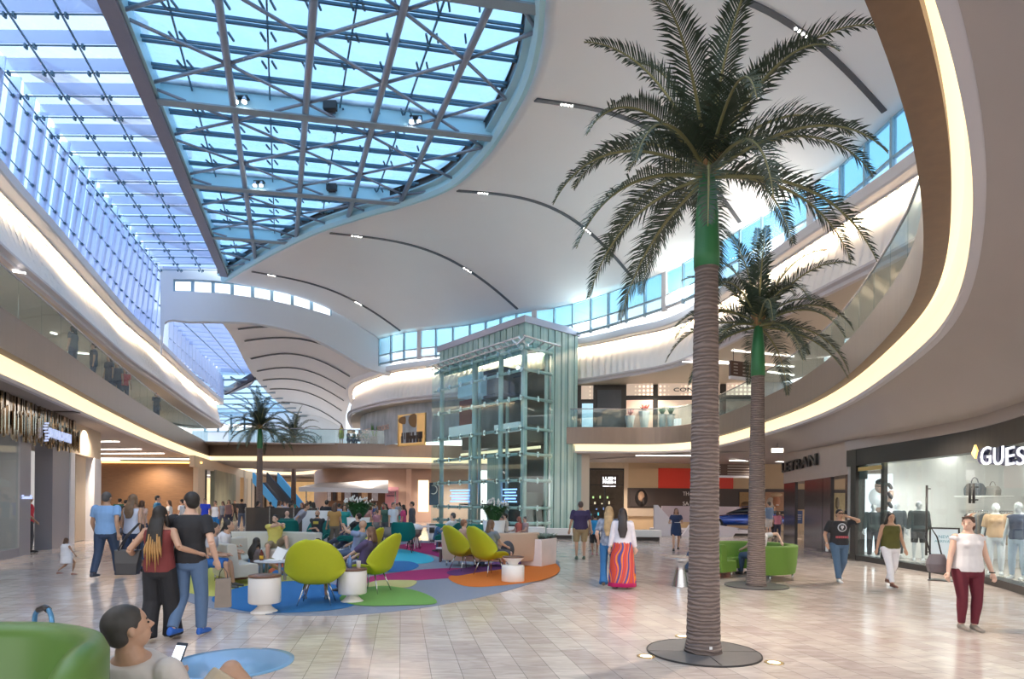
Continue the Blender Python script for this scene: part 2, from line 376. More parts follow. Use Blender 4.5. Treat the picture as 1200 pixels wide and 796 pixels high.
# ---------------- glass railing of the gallery: panes, top rail
def railing(P, step, zb, h, name_lbl, z2=None):
    R = resample(P, step); r = empty('glass_railing', R[0]+V((0, 0, zb)), label=name_lbl, cat='railing')
    o0 = V((R[0].x, R[0].y, zb))
    for a, b in zip(R, R[1:]):
        d = (b-a).normalized()*0.012; n = V((d.y, -d.x, 0)).normalized()*0.008
        q = [a+d-n, b-d-n, b-d+n, a+d+n]
        mb = MB().prism([(p.x-o0.x, p.y-o0.y) for p in q], 0.0, h)
        obj('glass_pane', mb, m_rail, r)
    mb = MB().tube([p-V((o0.x, o0.y, 0))+V((0, 0, h+0.02)) for p in R], 0.028, 6)
    obj('top_rail', mb, m_steel, r)
    return r
RA = ring_offset(A[:iA+1], 0.1); railing([p for p in RA if p.y > 6], 1.5, ZT, 1.02, 'clear glass balustrade along the upper gallery on the left')
railing([P2((-20.8, 43.7)), P2((-13, 44.5)), P2((-5.5, 45.5))], 2.0, ZT, 1.02, 'clear glass balustrade across the far footbridge')
RB = ring_offset(B, 0.1); railing([p for p in RB if p.y > 7.2 and p.x > 2], 1.45, ZT, 1.05, 'clear glass balustrade on the curved gallery at the right')

# ================================================================== UPPER CORNICE (ledge, ripple wall, trim)
GL = [P2(PZ(x, y, 11.4)) for x, y in [(0, 183), (68, 263), (110, 314), (155, 367), (191, 401), (228, 438), (256, 463)]]
GL = [P2((-10.5, 7)), P2((-12.2, 11.5))]+GL+[GL[-1]+V((-1.2, 3.2, 0)), GL[-1]+V((-4.5, 4.0, 0))]
GL = dedupe(spline(GL, 6))
GR = [P2((-15.5, 57)), P2((-14.4, 52))]+[P2(PZ(x, y, 11.4)) for x, y in [(408, 449), (414, 443.5), (430, 437), (458, 428), (513, 420), (600, 406.5), (677, 396), (733, 384), (800, 364), (947, 263), (1077, 171)]]+[P2((10.9, 12)), P2((9.2, 8)), P2((6, 4.5)), P2((0, 2.5))]
GR = dedupe(spline(GR, 8))
def resmooth(P, step): return resample(P, step)
for k, (P, side) in enumerate(((GL, -1), (GR, -1))):
    P = resmooth(P, 0.5); N = normals2(P)
    obj('trim_9', sweep(MB(), P, [(1.3, 11.45), (0.06, 11.42), (0, 11.36), (0, 11.05), (0.05, 11.0), (0.44, 11.0), (0.44, 10.94), (0.46, 10.94), (0.46, 11.3)], side, N=N), m_trimw, kind='structure')
    obj('trim_9', sweep(MB(), P, [(0.46, 11.3), (1.3, 11.3)], side, N=N), mat('darkened recess', (0.20, 0.17, 0.14), 0.7), kind='structure')  # recess ceiling coloured dark to hold down the strip's bright band
    obj('trim_10', sweep(MB(), P, [(0.465, 11.25), (0.465, 10.99)], side, N=N), m_strip, kind='structure')
    obj('trim_11', sweep(MB(), P, [(0.34, 9.02), (-0.02, 9.0), (-0.02, 8.92), (0.12, 8.86), (0.12, 8.74), (0.3, 8.74)], side, N=N), m_lilac, kind='structure')
    # rippled wall: vertical flutes whose depth swells along the run
    Q = resample(P, 0.07); NQ = normals2(Q); L = 0; rows = [[] for _ in range(13)]
    for i, (p, n) in enumerate(zip(Q, NQ)):
        if i: L += (Q[i]-Q[i-1]).length
        for j in range(13):
            s = j/12; z = 9.02+(11.29-9.02)*s
            off = 0.24+0.74*s**1.1
            w = 0.30*(abs(sin(L*PI/0.42+0.9*sin(s*5.0+L*0.35)))**1.3-.5)*(0.55+0.45*sin(L*0.8+s*4.2))
            rows[j].append(V((p.x, p.y, z))+n*side*(off+w))
    obj('wall_left' if k == 0 else 'wall_right', MB().loft(rows, False, False, smooth=True), m_ripple, kind='structure')
    # ceiling of the second floor behind the trim
    N5 = []
    Pq = resmooth(P, 1.5); NN = normals2(Pq)
    lim = 9 if k == 0 else 8
    obj('ceiling', sweep(MB(), Pq, [(0.3, 8.74), (lim, 8.74)], side, N=NN), mat('warm ceiling', (0.62, 0.54, 0.44), 0.6), kind='structure')
    obj('ceiling', sweep(MB(), Pq, [(1.3, 11.45), (4.5, 11.45)], side, N=NN), m_white, kind='structure')

# ================================================================== CLERESTORY WINDOWS OF THE RIGHT SIDE
head_px = [(445, 397), (480, 389), (553, 380), (612, 366), (653, 360), (693, 350), (747, 331), (800, 309), (883, 260), (947, 218), (987, 193), (1057, 128)]
ZH = 13.3
HD = [P2(PZ(x, y, ZH)) for x, y in head_px]
HDx = HD+[P2((11.6, 14)), P2((10.6, 10)), P2((8, 6.5)), P2((4, 4.2)), P2((-3, 3.2))]
HDs = dedupe(spline(HDx, 8))
W = resample(HDs, 1.28)
for k, (a, b) in enumerate(zip(W, W[1:])):
    if a.y < 8: break
    w = empty('window_%d' % (k+1), (a.x, a.y, 11.45), kind='structure')
    d = (b-a).normalized(); o0 = V((a.x, a.y, 11.45)); L = (b-a).length; h = 1.9
    fr = MB(); wd = 0.30 if k % 7 == 3 else 0.09
    fr.bar(V((0, 0, -.1)), V((0, 0, h)), wd, 0.16, up=(d.y, -d.x, 0)); fr.bar(V((0, 0, 0.62)), d*L+V((0, 0, 0.62)), 0.12, 0.08)
    fr.bar(V((0, 0, 0.03)), d*L+V((0, 0, 0.03)), 0.14, 0.1); fr.bar(V((0, 0, h-0.05)), d*L+V((0, 0, h-0.05)), 0.14, 0.1)
    obj('frame', fr, m_trimw if k % 7 == 3 else m_winfr, w)
    obj('glass_pane', MB().bar(V((0, 0, 1.26))+d*0.05, d*(L-0.05)+V((0, 0, 1.26)), 0.012, 1.18), m_wglass, w)
    obj('glass_pane', MB().bar(V((0, 0, .33))+d*0.05, d*(L-0.05)+V((0, 0, .33)), 0.012, .52), m_wglass2, w)

# ================================================================== VAULT SHELL between the roof light rim and the window head
zr = lambda y: 12.45+0.0775*y
pairs = [((263, 329), (445, 398)), ((290, 317), (478, 391)), ((375, 272), (612, 364)), ((532, 221), (745, 331)), ((609, 113), (866, 268)), ((640, -10), (1040, 143))]
rimA = [PR(*a) for a, b in pairs]; heads = [PZ(b[0], b[1], ZH) for a, b in pairs]
rimA += [V((0.6, 10.0, zr(10))), V((-1.5, 5.5, zr(5.5))), V((-5.5, 3.0, zr(3)))]
heads += [V((10.4, 9.5, ZH)), V((5.0, 4.6, ZH)), V((-3, 0.5, ZH))]
rim_px = [(263, 329), (275, 322), (290, 313), (330, 291), (375, 270), (430, 252), (485, 236), (532, 216), (572, 178), (602, 132), (622, 92), (634, 45), (638, 0)]
rimS = dedupe(spline([PR(*p) for p in rim_px]+[V((0.6, 10.0, zr(10))), V((-1.5, 5.5, zr(5.5))), V((-5.5, 3.0, zr(3)))], 6))
headS = zed(HDs, ZH)
def near_i(P, q): return min(range(len(P)), key=lambda i: (P[i]-q).length)
def sub_path(P, i0, i1, n):
    seg = P[i0:i1+1] if i1 > i0 else [P[i0], P[i0]]
    L = [0]
    for a, b in zip(seg, seg[1:]): L.append(L[-1]+(b-a).length)
    out = []; j = 0
    for i in range(n):
        s = L[-1]*i/n
        while j < len(seg)-2 and L[j+1] < s: j += 1
        out.append(seg[j].lerp(seg[j+1], (s-L[j])/max(1e-9, L[j+1]-L[j])))
    return out
ri = [near_i(rimS, p) for p in rimA]; hi = [near_i(headS, p) for p in heads]; ri[0] = 0; hi[0] = 0; ri[-1] = len(rimS)-1; hi[-1] = len(headS)-1
us, hs, ribs = [], [], []
for k in range(len(ri)-1):
    ribs.append(len(us)); us += sub_path(rimS, ri[k], ri[k+1], 10); hs += sub_path(headS, hi[k], hi[k+1], 10)
us.append(rimS[-1]); hs.append(headS[-1])
BULGE = [0.9, 1.0, 1.5, 1.7, 1.7, 1.8, 1.8, 1.6, 1.2]
def shell_pt(i, s):
    a, b = us[i], hs[i]; u = i/10; k = min(int(u), 7); bl = BULGE[k]+(BULGE[k+1]-BULGE[k])*(u-k)
    p = a.lerp(b, s); p.z += bl*sin(PI*s)*(0.85+0.3*(s-0.3)); return p
NS = 28
obj('ceiling', MB().loft([[shell_pt(i, j/NS) for i in range(len(us))] for j in range(NS+1)], False, False, smooth=True), m_vault, kind='structure', solid=0.12)
# dark light slots along the vault joints, with tiny lamps
m_slot = mat('slot shadow gap', (0.10, 0.10, 0.11), 0.5); m_lamp = mat('lamp glow', (1, 0.97, 0.9), 0.5, emit=12)
rib_idx = ribs[1:6]
for k, i in enumerate(rib_idx):
    mb = MB(); pts = [shell_pt(i, s) - V((0, 0, 0.08)) for s in [0.04+0.93*t/26 for t in range(27)]]
    for a, b in zip(pts, pts[1:]): mb.bar(a, b, 0.16, 0.05)
    t = obj('ceiling_light', mb, m_slot, label=['dark curved light slot in the vault nearest the end wall', 'dark curved light slot ending above the glass lift tower', 'dark curved light slot in the middle of the white vault', 'dark curved light slot of the vault passing behind the tall palm crown', 'dark curved light slot nearest the overhead gallery at the top right'][k], cat='light', group='light slots of the white vault')
    for c0 in (0.13, 0.66):
        for q in range(4):
            p = shell_pt(i, c0+q*0.012)-V((0, 0, 0.12)); obj('lamp', MB().lathe([(0.0, 0), (0.04, 0), (0.04, 0.03), (0, 0.03)], p, 8), m_lamp, t)

# ================================================================== ROOF LIGHT
pdir = V((0.98, 0.19, 0)).normalized(); mb0 = P2(PR(125, 0)); mb1 = P2(PR(262, 322)); mdir = (mb1-mb0).normalized()
GLZ = 0.55
def on_roof(p, dz=0.0): return V((p.x, p.y, zr(p.y)+dz))
# main girder
g0 = mb0-mdir*10; g1 = mb1+mdir*0.3
nrm = V((mdir.y, -mdir.x, 0))
obj('trim_12', MB().bar(on_roof(g0, 0.25), on_roof(g1, 0.25), 0.42, 0.6), m_beam, kind='structure')
obj('trim_13', MB().bar(on_roof(g0, 0.35)+nrm*0.26, on_roof(g1, 0.35)+nrm*0.26, 0.08, 0.55), m_cyan, kind='structure')
# rim skirt of the lens
Rm = [V((p.x, p.y, zr(p.y))) for p in rimS]; RN = normals2(Rm)      # path from far to near: right side = -x = inside
sk = MB().loft([[p+n*o+V((0, 0, z)) for p, n in zip(Rm, RN)] for o, z in ((-0.02, -0.12), (0.12, -0.14), (0.22, 0.0), (0.22, 0.18), (0.42, 0.22), (0.42, 0.75))], False, False, smooth=False)
obj('trim_14', sk, m_cyan, kind='structure')
obj('trim_15', MB().loft([[p+n*o+V((0, 0, z)) for p, n in zip(Rm, RN)] for o, z in ((0.43, 0.28), (0.43, 0.50), (0.50, 0.50))], False, False), m_dark, kind='structure')
# inside test of the lens: polygon girder + rim
poly = [(p.x, p.y) for p in Rm]+[(g0.x, g0.y)]
def inside(x, y, P=poly):
    c = False; n = len(P)
    for i in range(n):
        x1, y1 = P[i]; x2, y2 = P[(i+1) % n]
        if (y1 > y) != (y2 > y) and x < (x2-x1)*(y-y1)/(y2-y1)+x1: c = not c
    return c
def span(o, d, tmax=60):          # clip the plan line o+t*d to the lens
    ts = [t*0.05 for t in range(int(-tmax*20), int(tmax*20)) if inside(o.x+d.x*t*0.05, o.y+d.y*t*0.05)]
    return (min(ts), max(ts)) if ts else None
lens = [V((x, y, zr(y)+GLZ)) for x, y in poly]
obj('window_roof', MB().add(lens, [tuple(range(len(lens)))]), m_rglass, kind='structure')
m_slate = mat('dark blue glazing bars', (0.07, 0.16, 0.23), 0.4); m_tube = mat('grey blue tubes', (0.27, 0.31, 0.38), 0.35, metal=0.3)
bm = MB(); pur = MB(); clip = MB()
y0 = P2(PR(180, 118)).y
for k in range(-12, 30):
    yy = y0+k*1.14
    if yy < 5: continue
    t_ = (yy-mb0.y)/mdir.y; o = mb0+mdir*t_; sp = span(o, pdir, 25)
    if not sp: continue
    a, b = o+pdir*sp[0], o+pdir*sp[1]
    if k % 5 == 0: continue
    for dd in (0, 0.16): pur.bar(on_roof(a, 0.42)+V((0, dd, 0)), on_roof(b, 0.42)+V((0, dd, 0)), 0.05, 0.07)
obj('trim_16', pur, m_slate, kind='structure')
for k in (-1, 0, 1, 2):
    yy = y0+k*5.7; t_ = (yy-mb0.y)/mdir.y; o = mb0+mdir*t_; sp = span(o, pdir, 25)
    if not sp: continue
    a, b = o+pdir*sp[0], o+pdir*sp[1]
    bb = MB(); bb.bar(on_roof(a, 0.0), on_roof(b, 0.0), 0.30, 0.05); bb.bar(on_roof(a, 0.62), on_roof(b, 0.62), 0.3, 0.05)
    obj('trim_17', bb, m_sky_steel, kind='structure')
    obj('trim_18', MB().bar(on_roof(a, 0.32), on_roof(b, 0.32), 0.05, 0.6), m_cyan, kind='structure')
    # paired flood lamps and boxes hung on the beam
    n = int((b-a).length//2.2)
    for j in range(1, n):
        c = a.lerp(b, j/n)
        if j % 2:
            h = empty('roof_floodlight', on_roof(c, 0.0)+V((0, -0.2, 0.30)), label='pair of lit floodlights on the %s roof light cross beam, %s from the left' % (['first', 'nearest', 'middle', 'far'][k+1], ['', 'first', '', 'second', '', 'third', '', 'fourth'][min(j, 7)]), cat='light', group='roof floodlights')
            for s in (-1, 1):
                obj('lamp_head', MB().tube([(s*0.13, 0, 0.0), (s*0.13, -0.03, -0.16)], [0.06, 0.085], 10), m_steel, h)
                obj('lamp', MB().lathe([(0.0, 0), (0.07, 0), (0.07, 0.02), (0, 0.02)], (s*0.13, -0.035, -0.19), 10), m_lamp, h)
            obj('bracket', MB().bar((-0.2, 0.1, 0.05), (0.2, 0.1, 0.05), 0.2, 0.04), m_dark, h)
        else:
            h = empty('roof_speaker', on_roof(c, 0.0)+V((0, -0.22, 0.34)), label='small dark box on the %s cross beam of the roof light, %s from the left' % (['first', 'nearest', 'middle', 'far'][k+1], ['', '', 'first', '', 'second', '', 'third', '', 'fourth'][min(j, 8)]), cat='speaker', group='roof speakers')
            obj('box', MB().box((0, 0, 0), (0.42, 0.18, 0.26)), m_dark, h, bevel=0.01); obj('bracket', MB().box((0, 0.1, -0.16), (0.3, 0.06, 0.05)), m_steel, h)
# longitudinal tubes and diagonal bracing
vp = [((255, 0), (293, 263)), ((368, 0), (349, 260)), ((477, 0), (412, 243)), ((580, 0), (480, 217))]
tb = MB(); cb = MB(); tubes = []
for a, b in vp:
    pa, pb = P2(PR(*a)), P2(PR(*b)); d = (pb-pa).normalized(); sp = span(pa, d, 40); tubes.append((pa, d))
    for t0 in range(1): tb.tube([on_roof(pa+d*sp[0], 0.12), on_roof(pa+d*sp[1], 0.12)], 0.105, 8)
obj('trim_19', tb, m_tube, kind='structure')
alll = [(mb0, mdir)]+tubes
ln = MB(); br = MB()
for (pa, da), (pb, db) in zip(alll, alll[1:]):
    mid = (pa+pb)/2; md_ = (da+db).normalized(); sp = span(mid, md_, 40)
    if sp: ln.bar(on_roof(mid+md_*sp[0], 0.46), on_roof(mid+md_*sp[1], 0.46), 0.045, 0.06)

def node(i, yy):
    o = mb0+mdir*((yy-mb0.y)/mdir.y); pa, da = alll[i]
    if i == 0: return o
    den = pdir.x*da.y-pdir.y*da.x; w_ = pa-o; return o+pdir*((w_.x*da.y-w_.y*da.x)/den)
alll.append((P2(PR(640, 20)), (P2(PR(560, 190))-P2(PR(640, 20))).normalized()))
for i in range(len(alll)-1):
    for j in range(-5, 9):
        for sg in (-1, 1):
            ya = y0-0.6+2.85*j+(1.425 if i % 2 else 0); A_ = node(i, ya); B_ = node(i+1, ya+1.425*sg)
            ts = [t/20 for t in range(21) if inside(*(A_.lerp(B_, t/20))[:2])]
            if A_.y < 4 or len(ts) < 5: continue
            br.tube([on_roof(A_.lerp(B_, min(ts)), 0.12), on_roof(A_.lerp(B_, max(ts)), 0.12)], 0.05, 6)
alll.pop()
obj('trim_20', ln, m_slate, kind='structure'); obj('trim_21', br, m_tube, kind='structure')
# spider clips where bars cross
for (pa, da), (pb, db) in zip(alll, alll[1:]):
    for f in (0.5, 1.0):
        q = pa.lerp(pb, f); qd = da.lerp(db, f).normalized()
        for k in range(-12, 26):
            if k % 5 == 0: continue
            yy = y0+k*1.14; p = q+qd*((yy-q.y)/qd.y)
            if yy > 6 and inside(p.x, p.y):
                for dx in (-0.14, 0.14): clip.bar(on_roof(p+V((dx, -0.12, 0)), 0.40), on_roof(p+V((dx, 0.2, 0)), 0.40), 0.05, 0.05)
obj('trim_22', clip, m_slate, kind='structure')

# ---------------- left glass strip: fritted fins across, cables along, curtain wall
wl = [(0, 86), (48, 147), (95, 205), (142, 263), (188, 322)]; WLp = [PR(x, y) for x, y in wl]
wt = P2(WLp[0]); wdir = (P2(WLp[-1])-wt).normalized()
def strip_pt(yy, f, dz=0.0):        # f=0 wall side, f=1 girder
    a = wt+wdir*((yy-wt.y)/wdir.y); b = mb0+mdir*((yy-mb0.y)/mdir.y); return on_roof(a.lerp(b, f), dz)
ye = P2(PR(225, 322)).y
obj('window_roof', MB().add([strip_pt(6, 0, .62), strip_pt(6, 1, .62), strip_pt(ye, 1, .62), strip_pt(ye, 0, .62)], [(0, 1, 2, 3)]), m_sglass, kind='structure')
fin = MB(); cab = MB(); cl2 = MB()
yy = ye-0.3
while yy > 7:
    fin.bar(strip_pt(yy, 0, 0.45), strip_pt(yy, 1, 0.45), 0.03, 0.36)
    cab.bar(strip_pt(yy-0.1, 0, 0.15), strip_pt(yy-0.1, 1, 0.15), 0.03, 0.03)
    for f in (0.01, 0.33, 0.66, 0.98):
        c = strip_pt(yy-0.1, f, 0.12); cl2.box(c+V((0.12, 0, 0)), (0.05, 0.1, 0.12)); cl2.box(c-V((0.12, 0, 0)), (0.05, 0.1, 0.12))
    yy -= 1.14
for f in (0.0, 0.33, 0.66): cab.bar(strip_pt(6, f, 0.14), strip_pt(ye, f, 0.14), 0.035, 0.05)
obj('trim_23', fin, m_fin, kind='structure'); obj('trim_24', cab, m_slate, kind='structure'); obj('trim_25', cl2, m_slate, kind='structure')
# big rafters seen through the strip
raf = MB()
for k in range(4):
    yy = 12+k*7; raf.bar(strip_pt(yy, 0, 1.6), strip_pt(yy+5.5, 1, 1.6), 0.35, 0.5)
obj('trim_26', raf, mat('outer roof steel', (0.55, 0.62, 0.78), 0.5), kind='structure')
# curtain wall: vertical glass fins between ledge and roof, patch fittings
lip = [P2(PZ(x, y, 11.45)) for x, y in [(0, 183), (68, 263), (110, 314), (155, 367), (190, 400)]]
CW = resample([lip[0]+(lip[0]-lip[1]).normalized()*9]+lip, 1.0)
vf = MB(); wf = MB(); pt = MB(); gl = MB()
for i, p in enumerate(CW):
    f = i/(len(CW)-1); yy = p.y; top = strip_pt(yy, 0, 0.5); h0 = V((p.x-0.35, p.y, 11.45))
    top = V((h0.x+(top.x-h0.x)*1.0, h0.y+(top.y-h0.y)*1.0, top.z))
    vf.bar(h0, top, 0.35, 0.03, up=(0, 1, 0)); wf.bar(h0+V((-.45, 0, 0)), top+V((-.45, 0, 0)), 0.07, 0.12, up=(0, 1, 0))
    for q in (0.2, 0.5, 0.8):
        c = h0.lerp(top, q); pt.box(c, (0.10, 0.16, 0.04)); pt.box(c, (0.05, 0.05, 0.12))
    if i:
        a0, t0 = prev; gl.add([a0+V((-.3, 0, 0)), h0+V((-.3, 0, 0)), top+V((-.3, 0, 0)), t0+V((-.3, 0, 0))], [(0, 1, 2, 3)])
        for q in (0.2, 0.5, 0.8): pt.bar(a0.lerp(t0, q), h0.lerp(top, q), 0.025, 0.025)
    prev = (h0, top)
obj('window_side', gl, m_cwglass, kind='structure'); obj('trim_27', vf, m_fin, kind='structure'); obj('trim_28', wf, mat('pale mullion', (0.62, 0.7, 0.85), 0.4), kind='structure'); obj('trim_29', pt, m_slate, kind='structure')

# ================================================================== END WALL WITH CLERESTORY AND ARCH
ea, eb = P2(PY(188, 398, 35.4)), P2(PZ(445, 397, ZH)); 
def EW(px, py): return PL(px, py, ea, eb)
m_endw = mat('pale blue plaster', (0.76, 0.80, 0.84), 0.6)
top = [(188, 322), (230, 323), (262, 323), (300, 319), (340, 322), (380, 340), (410, 362), (430, 380), (446, 396), (458, 396)]
bot = [(188, 430), (192, 379), (225, 377), (262, 377), (300, 379), (340, 387), (370, 398), (400, 414), (428, 430), (458, 440)]
top = spline([V((x, y, 0)) for x, y in top], 5); bot = spline([V((x, y, 0)) for x, y in bot], 5)
# clerestory row follows the vault
wtop = lambda x: 327+0.000*(x-205)+0.00085*(x-205)**2 if x > 205 else 327
wins = [(203+i*23.3, 203+(i+1)*23.3) for i in range(8)]
nb = V((-(eb-ea).y, (eb-ea).x, 0)).normalized()
if nb.y < 0: nb = -nb
wall = MB()
xs = sorted(set([188, 203, 389.4, 400, 415, 430, 445, 458]+[188+i*5 for i in range(0, 55)]))
def interp(P, x):
    for a, b in zip(P, P[1:]):
        if a.x <= x <= b.x and b.x > a.x: return a.y+(b.y-a.y)*(x-a.x)/(b.x-a.x)
    return P[-1].y if x > P[-1].x else P[0].y
for a, b in zip(xs, xs[1:]):
    ta, tb_ = interp(top, a)-10, interp(top, b)-10; ba, bb_ = interp(bot, a), interp(bot, b)
    segs = [((ta, tb_), (wtop(a), wtop(b))), ((wtop(a)+14.5, wtop(b)+14.5), (ba, bb_))] if 203 <= a and b <= 389.5 else [((ta, tb_), (ba, bb_))]
    for (u0, u1), (v0, v1) in segs:
        if v0 <= u0: continue
        f = [EW(a, u0), EW(b, u1), EW(b, v1), EW(a, v0)]; n = len(wall.v)
        wall.add(f+[p+nb*0.5 for p in f], [(0, 1, 2, 3), (7, 6, 5, 4), (3, 2, 6, 7), (0, 4, 5, 1)])
obj('wall_far', wall, m_endw, kind='structure')
for k, (a, b) in enumerate(wins):
    w = empty('window_%d' % (60+k), EW(a, wtop(a)+14), kind='structure'); o0 = w.location
    q = [EW(a+0.8, wtop(a)+14.5)-o0, EW(b-0.8, wtop(b)+14.5)-o0, EW(b-0.8, wtop(b))-o0, EW(a+0.8, wtop(a))-o0]
    obj('glass_pane', MB().add([p+nb*0.3 for p in q], [(0, 1, 2, 3)]), m_ewglass, w)
    fr = MB()
    for i in range(4): fr.bar(q[i]+nb*0.2, q[(i+1) % 4]+nb*0.2, 0.1, 0.09 if k % 2 else 0.16)
    obj('frame', fr, m_winfr, w)

# ================================================================== SECOND BAY BEYOND THE END WALL
Z2 = 13.1
s2 = [PZ(x, y, Z2) for x, y in [(258, 376), (268, 389), (277, 404), (288, 426), (297, 441)]]
k2 = [PZ(x, y, Z2) for x, y in [(297, 441), (306, 452), (320, 467), (345, 488)]]
L2 = dedupe(spline([V((p.x, p.y, Z2)) for p in s2+k2[1:]], 6))
R2 = [PZ(x, y, 11.5) for x, y in [(436, 430)]]+[V((-9.5, 45, 11.5)), V((-12.6, 48, 11.5)), V((-15.5, 57, 11.4)), V((-19, 68, 11.3)), V((-24.5, 88, 11.2))]
R2 = spline(R2, 6)
n2 = 34
La, Ra = resample(L2, 1)[:], R2
def at(P, f):
    x = f*(len(P)-1); i = min(int(x), len(P)-2); return P[i].lerp(P[i+1], x-i)
def sh2(u, s):
    p = at(L2, u).lerp(at(R2, u), s); p.z += 1.5*sin(PI*s)*(1-0.4*u); return p
obj('ceiling', MB().loft([[sh2(i/n2, j/16) for i in range(n2+1)] for j in range(17)], False, False, smooth=True), m_vault, kind='structure')
for k, u in enumerate((0.12, 0.26, 0.40, 0.52, 0.64, 0.76, 0.88)):
    mb = MB(); pts = [sh2(u, s/16)-V((0, 0, 0.06)) for s in range(1, 16)]
    for a, b in zip(pts, pts[1:]): mb.bar(a, b, 0.22, 0.05)
    obj('ceiling_light', mb, m_slot, label='thin dark curved light slot in the far vault, %s from the end wall' % ['first', 'second', 'third', 'fourth', 'fifth', 'sixth', 'seventh'][k], cat='light', group='light slots of the far vault')
# roof glass of the second bay
s2far = s2[-1]
wl2 = [PZ(x, y, Z2) for x, y in [(193, 379), (222, 404), (249, 428)]]
obj('window_roof', MB().add([V((-40, 36.6, Z2+.4)), V((-17.9, 37.2, Z2+.4)), V((-17.9, 38, Z2+.4)), V((-19.0, 42, Z2+.4)), V((-22.3, 52, Z2+.4)), V((-24, 56, Z2+.4)), V((-40, 56, Z2+.4))], [(0, 1, 2, 3, 4, 5, 6)]), m_sglass, kind='structure')
obj('window_roof', MB().add([V((-40, 56, Z2+.42)), V((-23, 53, Z2+.42)), V((-26, 92, Z2+.42)), V((-48, 92, Z2+.42))], [(0, 1, 2, 3)]), m_rglass, kind='structure')
f2 = MB(); c2 = MB()
for k in range(22):
    y = 38+k*1.15; a = wl2[0].lerp(wl2[-1], (y-wl2[0].y)/(wl2[-1].y-wl2[0].y)); b = min(L2, key=lambda p: abs(p.y-y-0.6))+V((0, -.6, 0))
    if y < 54: f2.bar(V((a.x, y, Z2+.2)), V((b.x, y+0.6, Z2+.2)), 0.03, 0.35); 
for f in (0.33, 0.66): c2.bar(wl2[0].lerp(s2[0], f), V((wl2[-1].x, 54, Z2)).lerp(V((s2[-1].x, 54, Z2)), f), 0.05, 0.05)
for k in range(9): c2.bar(V((-45, 58+k*3.4, Z2)), V((-24-k*0.5, 56+k*3.4, Z2)), 0.12, 0.16)
for k in range(6): c2.bar(V((-26-k*3.2, 55, Z2)), V((-30-k*3.2, 90, Z2)), 0.12, 0.16)
obj('trim_30', f2, m_fin, kind='structure'); obj('trim_31', c2, m_sky_steel, kind='structure')
# dark ring beam between the strip and the blue roof light
rb = dedupe(spline([PZ(x, y, Z2) for x, y in [(262, 460), (276, 455), (290, 449), (297, 441)]], 6))
obj('trim_32', MB().loft([[p+V((0, o, z)) for p in rb] for o, z in ((0, 0.4), (0, -0.2), (0.5, -0.2), (0.5, 0.4))], True, False), m_beam, kind='structure')
# curtain wall of the second bay
cw2 = resample([P2(PZ(195, 408, 11.4)), P2(PZ(250, 455, 11.4)), P2(PZ(250, 455, 11.4))+V((-2, 6, 0))], 1.0); g = MB(); v2 = MB()
for a, b in zip(cw2, cw2[1:]): g.add([V((a.x-.3, a.y, 11.4)), V((b.x-.3, b.y, 11.4)), V((b.x-.3, b.y, Z2+.4)), V((a.x-.3, a.y, Z2+.4))], [(0, 1, 2, 3)]); v2.bar(V((a.x, a.y, 11.4)), V((a.x, a.y, Z2+.3)), 0.3, 0.04, up=(0, 1, 0)); v2.bar(V((a.x, a.y, 12.2)), V((b.x, b.y, 12.2)), 0.05, 0.05)
obj('window_side', g, m_cwglass, kind='structure'); obj('trim_33', v2, mat('pale mullion', (0.62, 0.7, 0.85), 0.4), kind='structure')
# far end wall of the upper hall, with tall lit windows on its left
obj('wall_far', MB().add([PY(300, 470, 80), PY(430, 470, 80), PY(430, 540, 80), PY(300, 540, 80)], [(0, 1, 2, 3)]), m_endw, kind='structure')
obj('wall_far', MB().add([PY(225, 478, 82), PY(304, 483, 82), PY(304, 488, 82), PY(225, 486, 82)], [(0, 1, 2, 3)]), m_endw, kind='structure')
obj('wall_far', MB().add([PY(225, 505, 82), PY(304, 505, 82), PY(304, 540, 82), PY(225, 540, 82)], [(0, 1, 2, 3)]), m_endw, kind='structure')
for k, x in enumerate((240, 256, 271, 287)):
    w = empty('window_%d' % (80+k), PY(x, 505, 82), kind='structure'); o0 = w.location
    q = [PY(x, 506, 82)-o0, PY(x+15.5, 506, 82)-o0, PY(x+15.5, 486, 82)-o0, PY(x, 486, 82)-o0]
    obj('glass_pane', MB().add(q, [(0, 1, 2, 3)]), m_ewglass, w); fr = MB()
    for i in range(4): fr.bar(q[i], q[(i+1) % 4], 0.2, 0.2)
    obj('frame', fr, m_winfr, w)
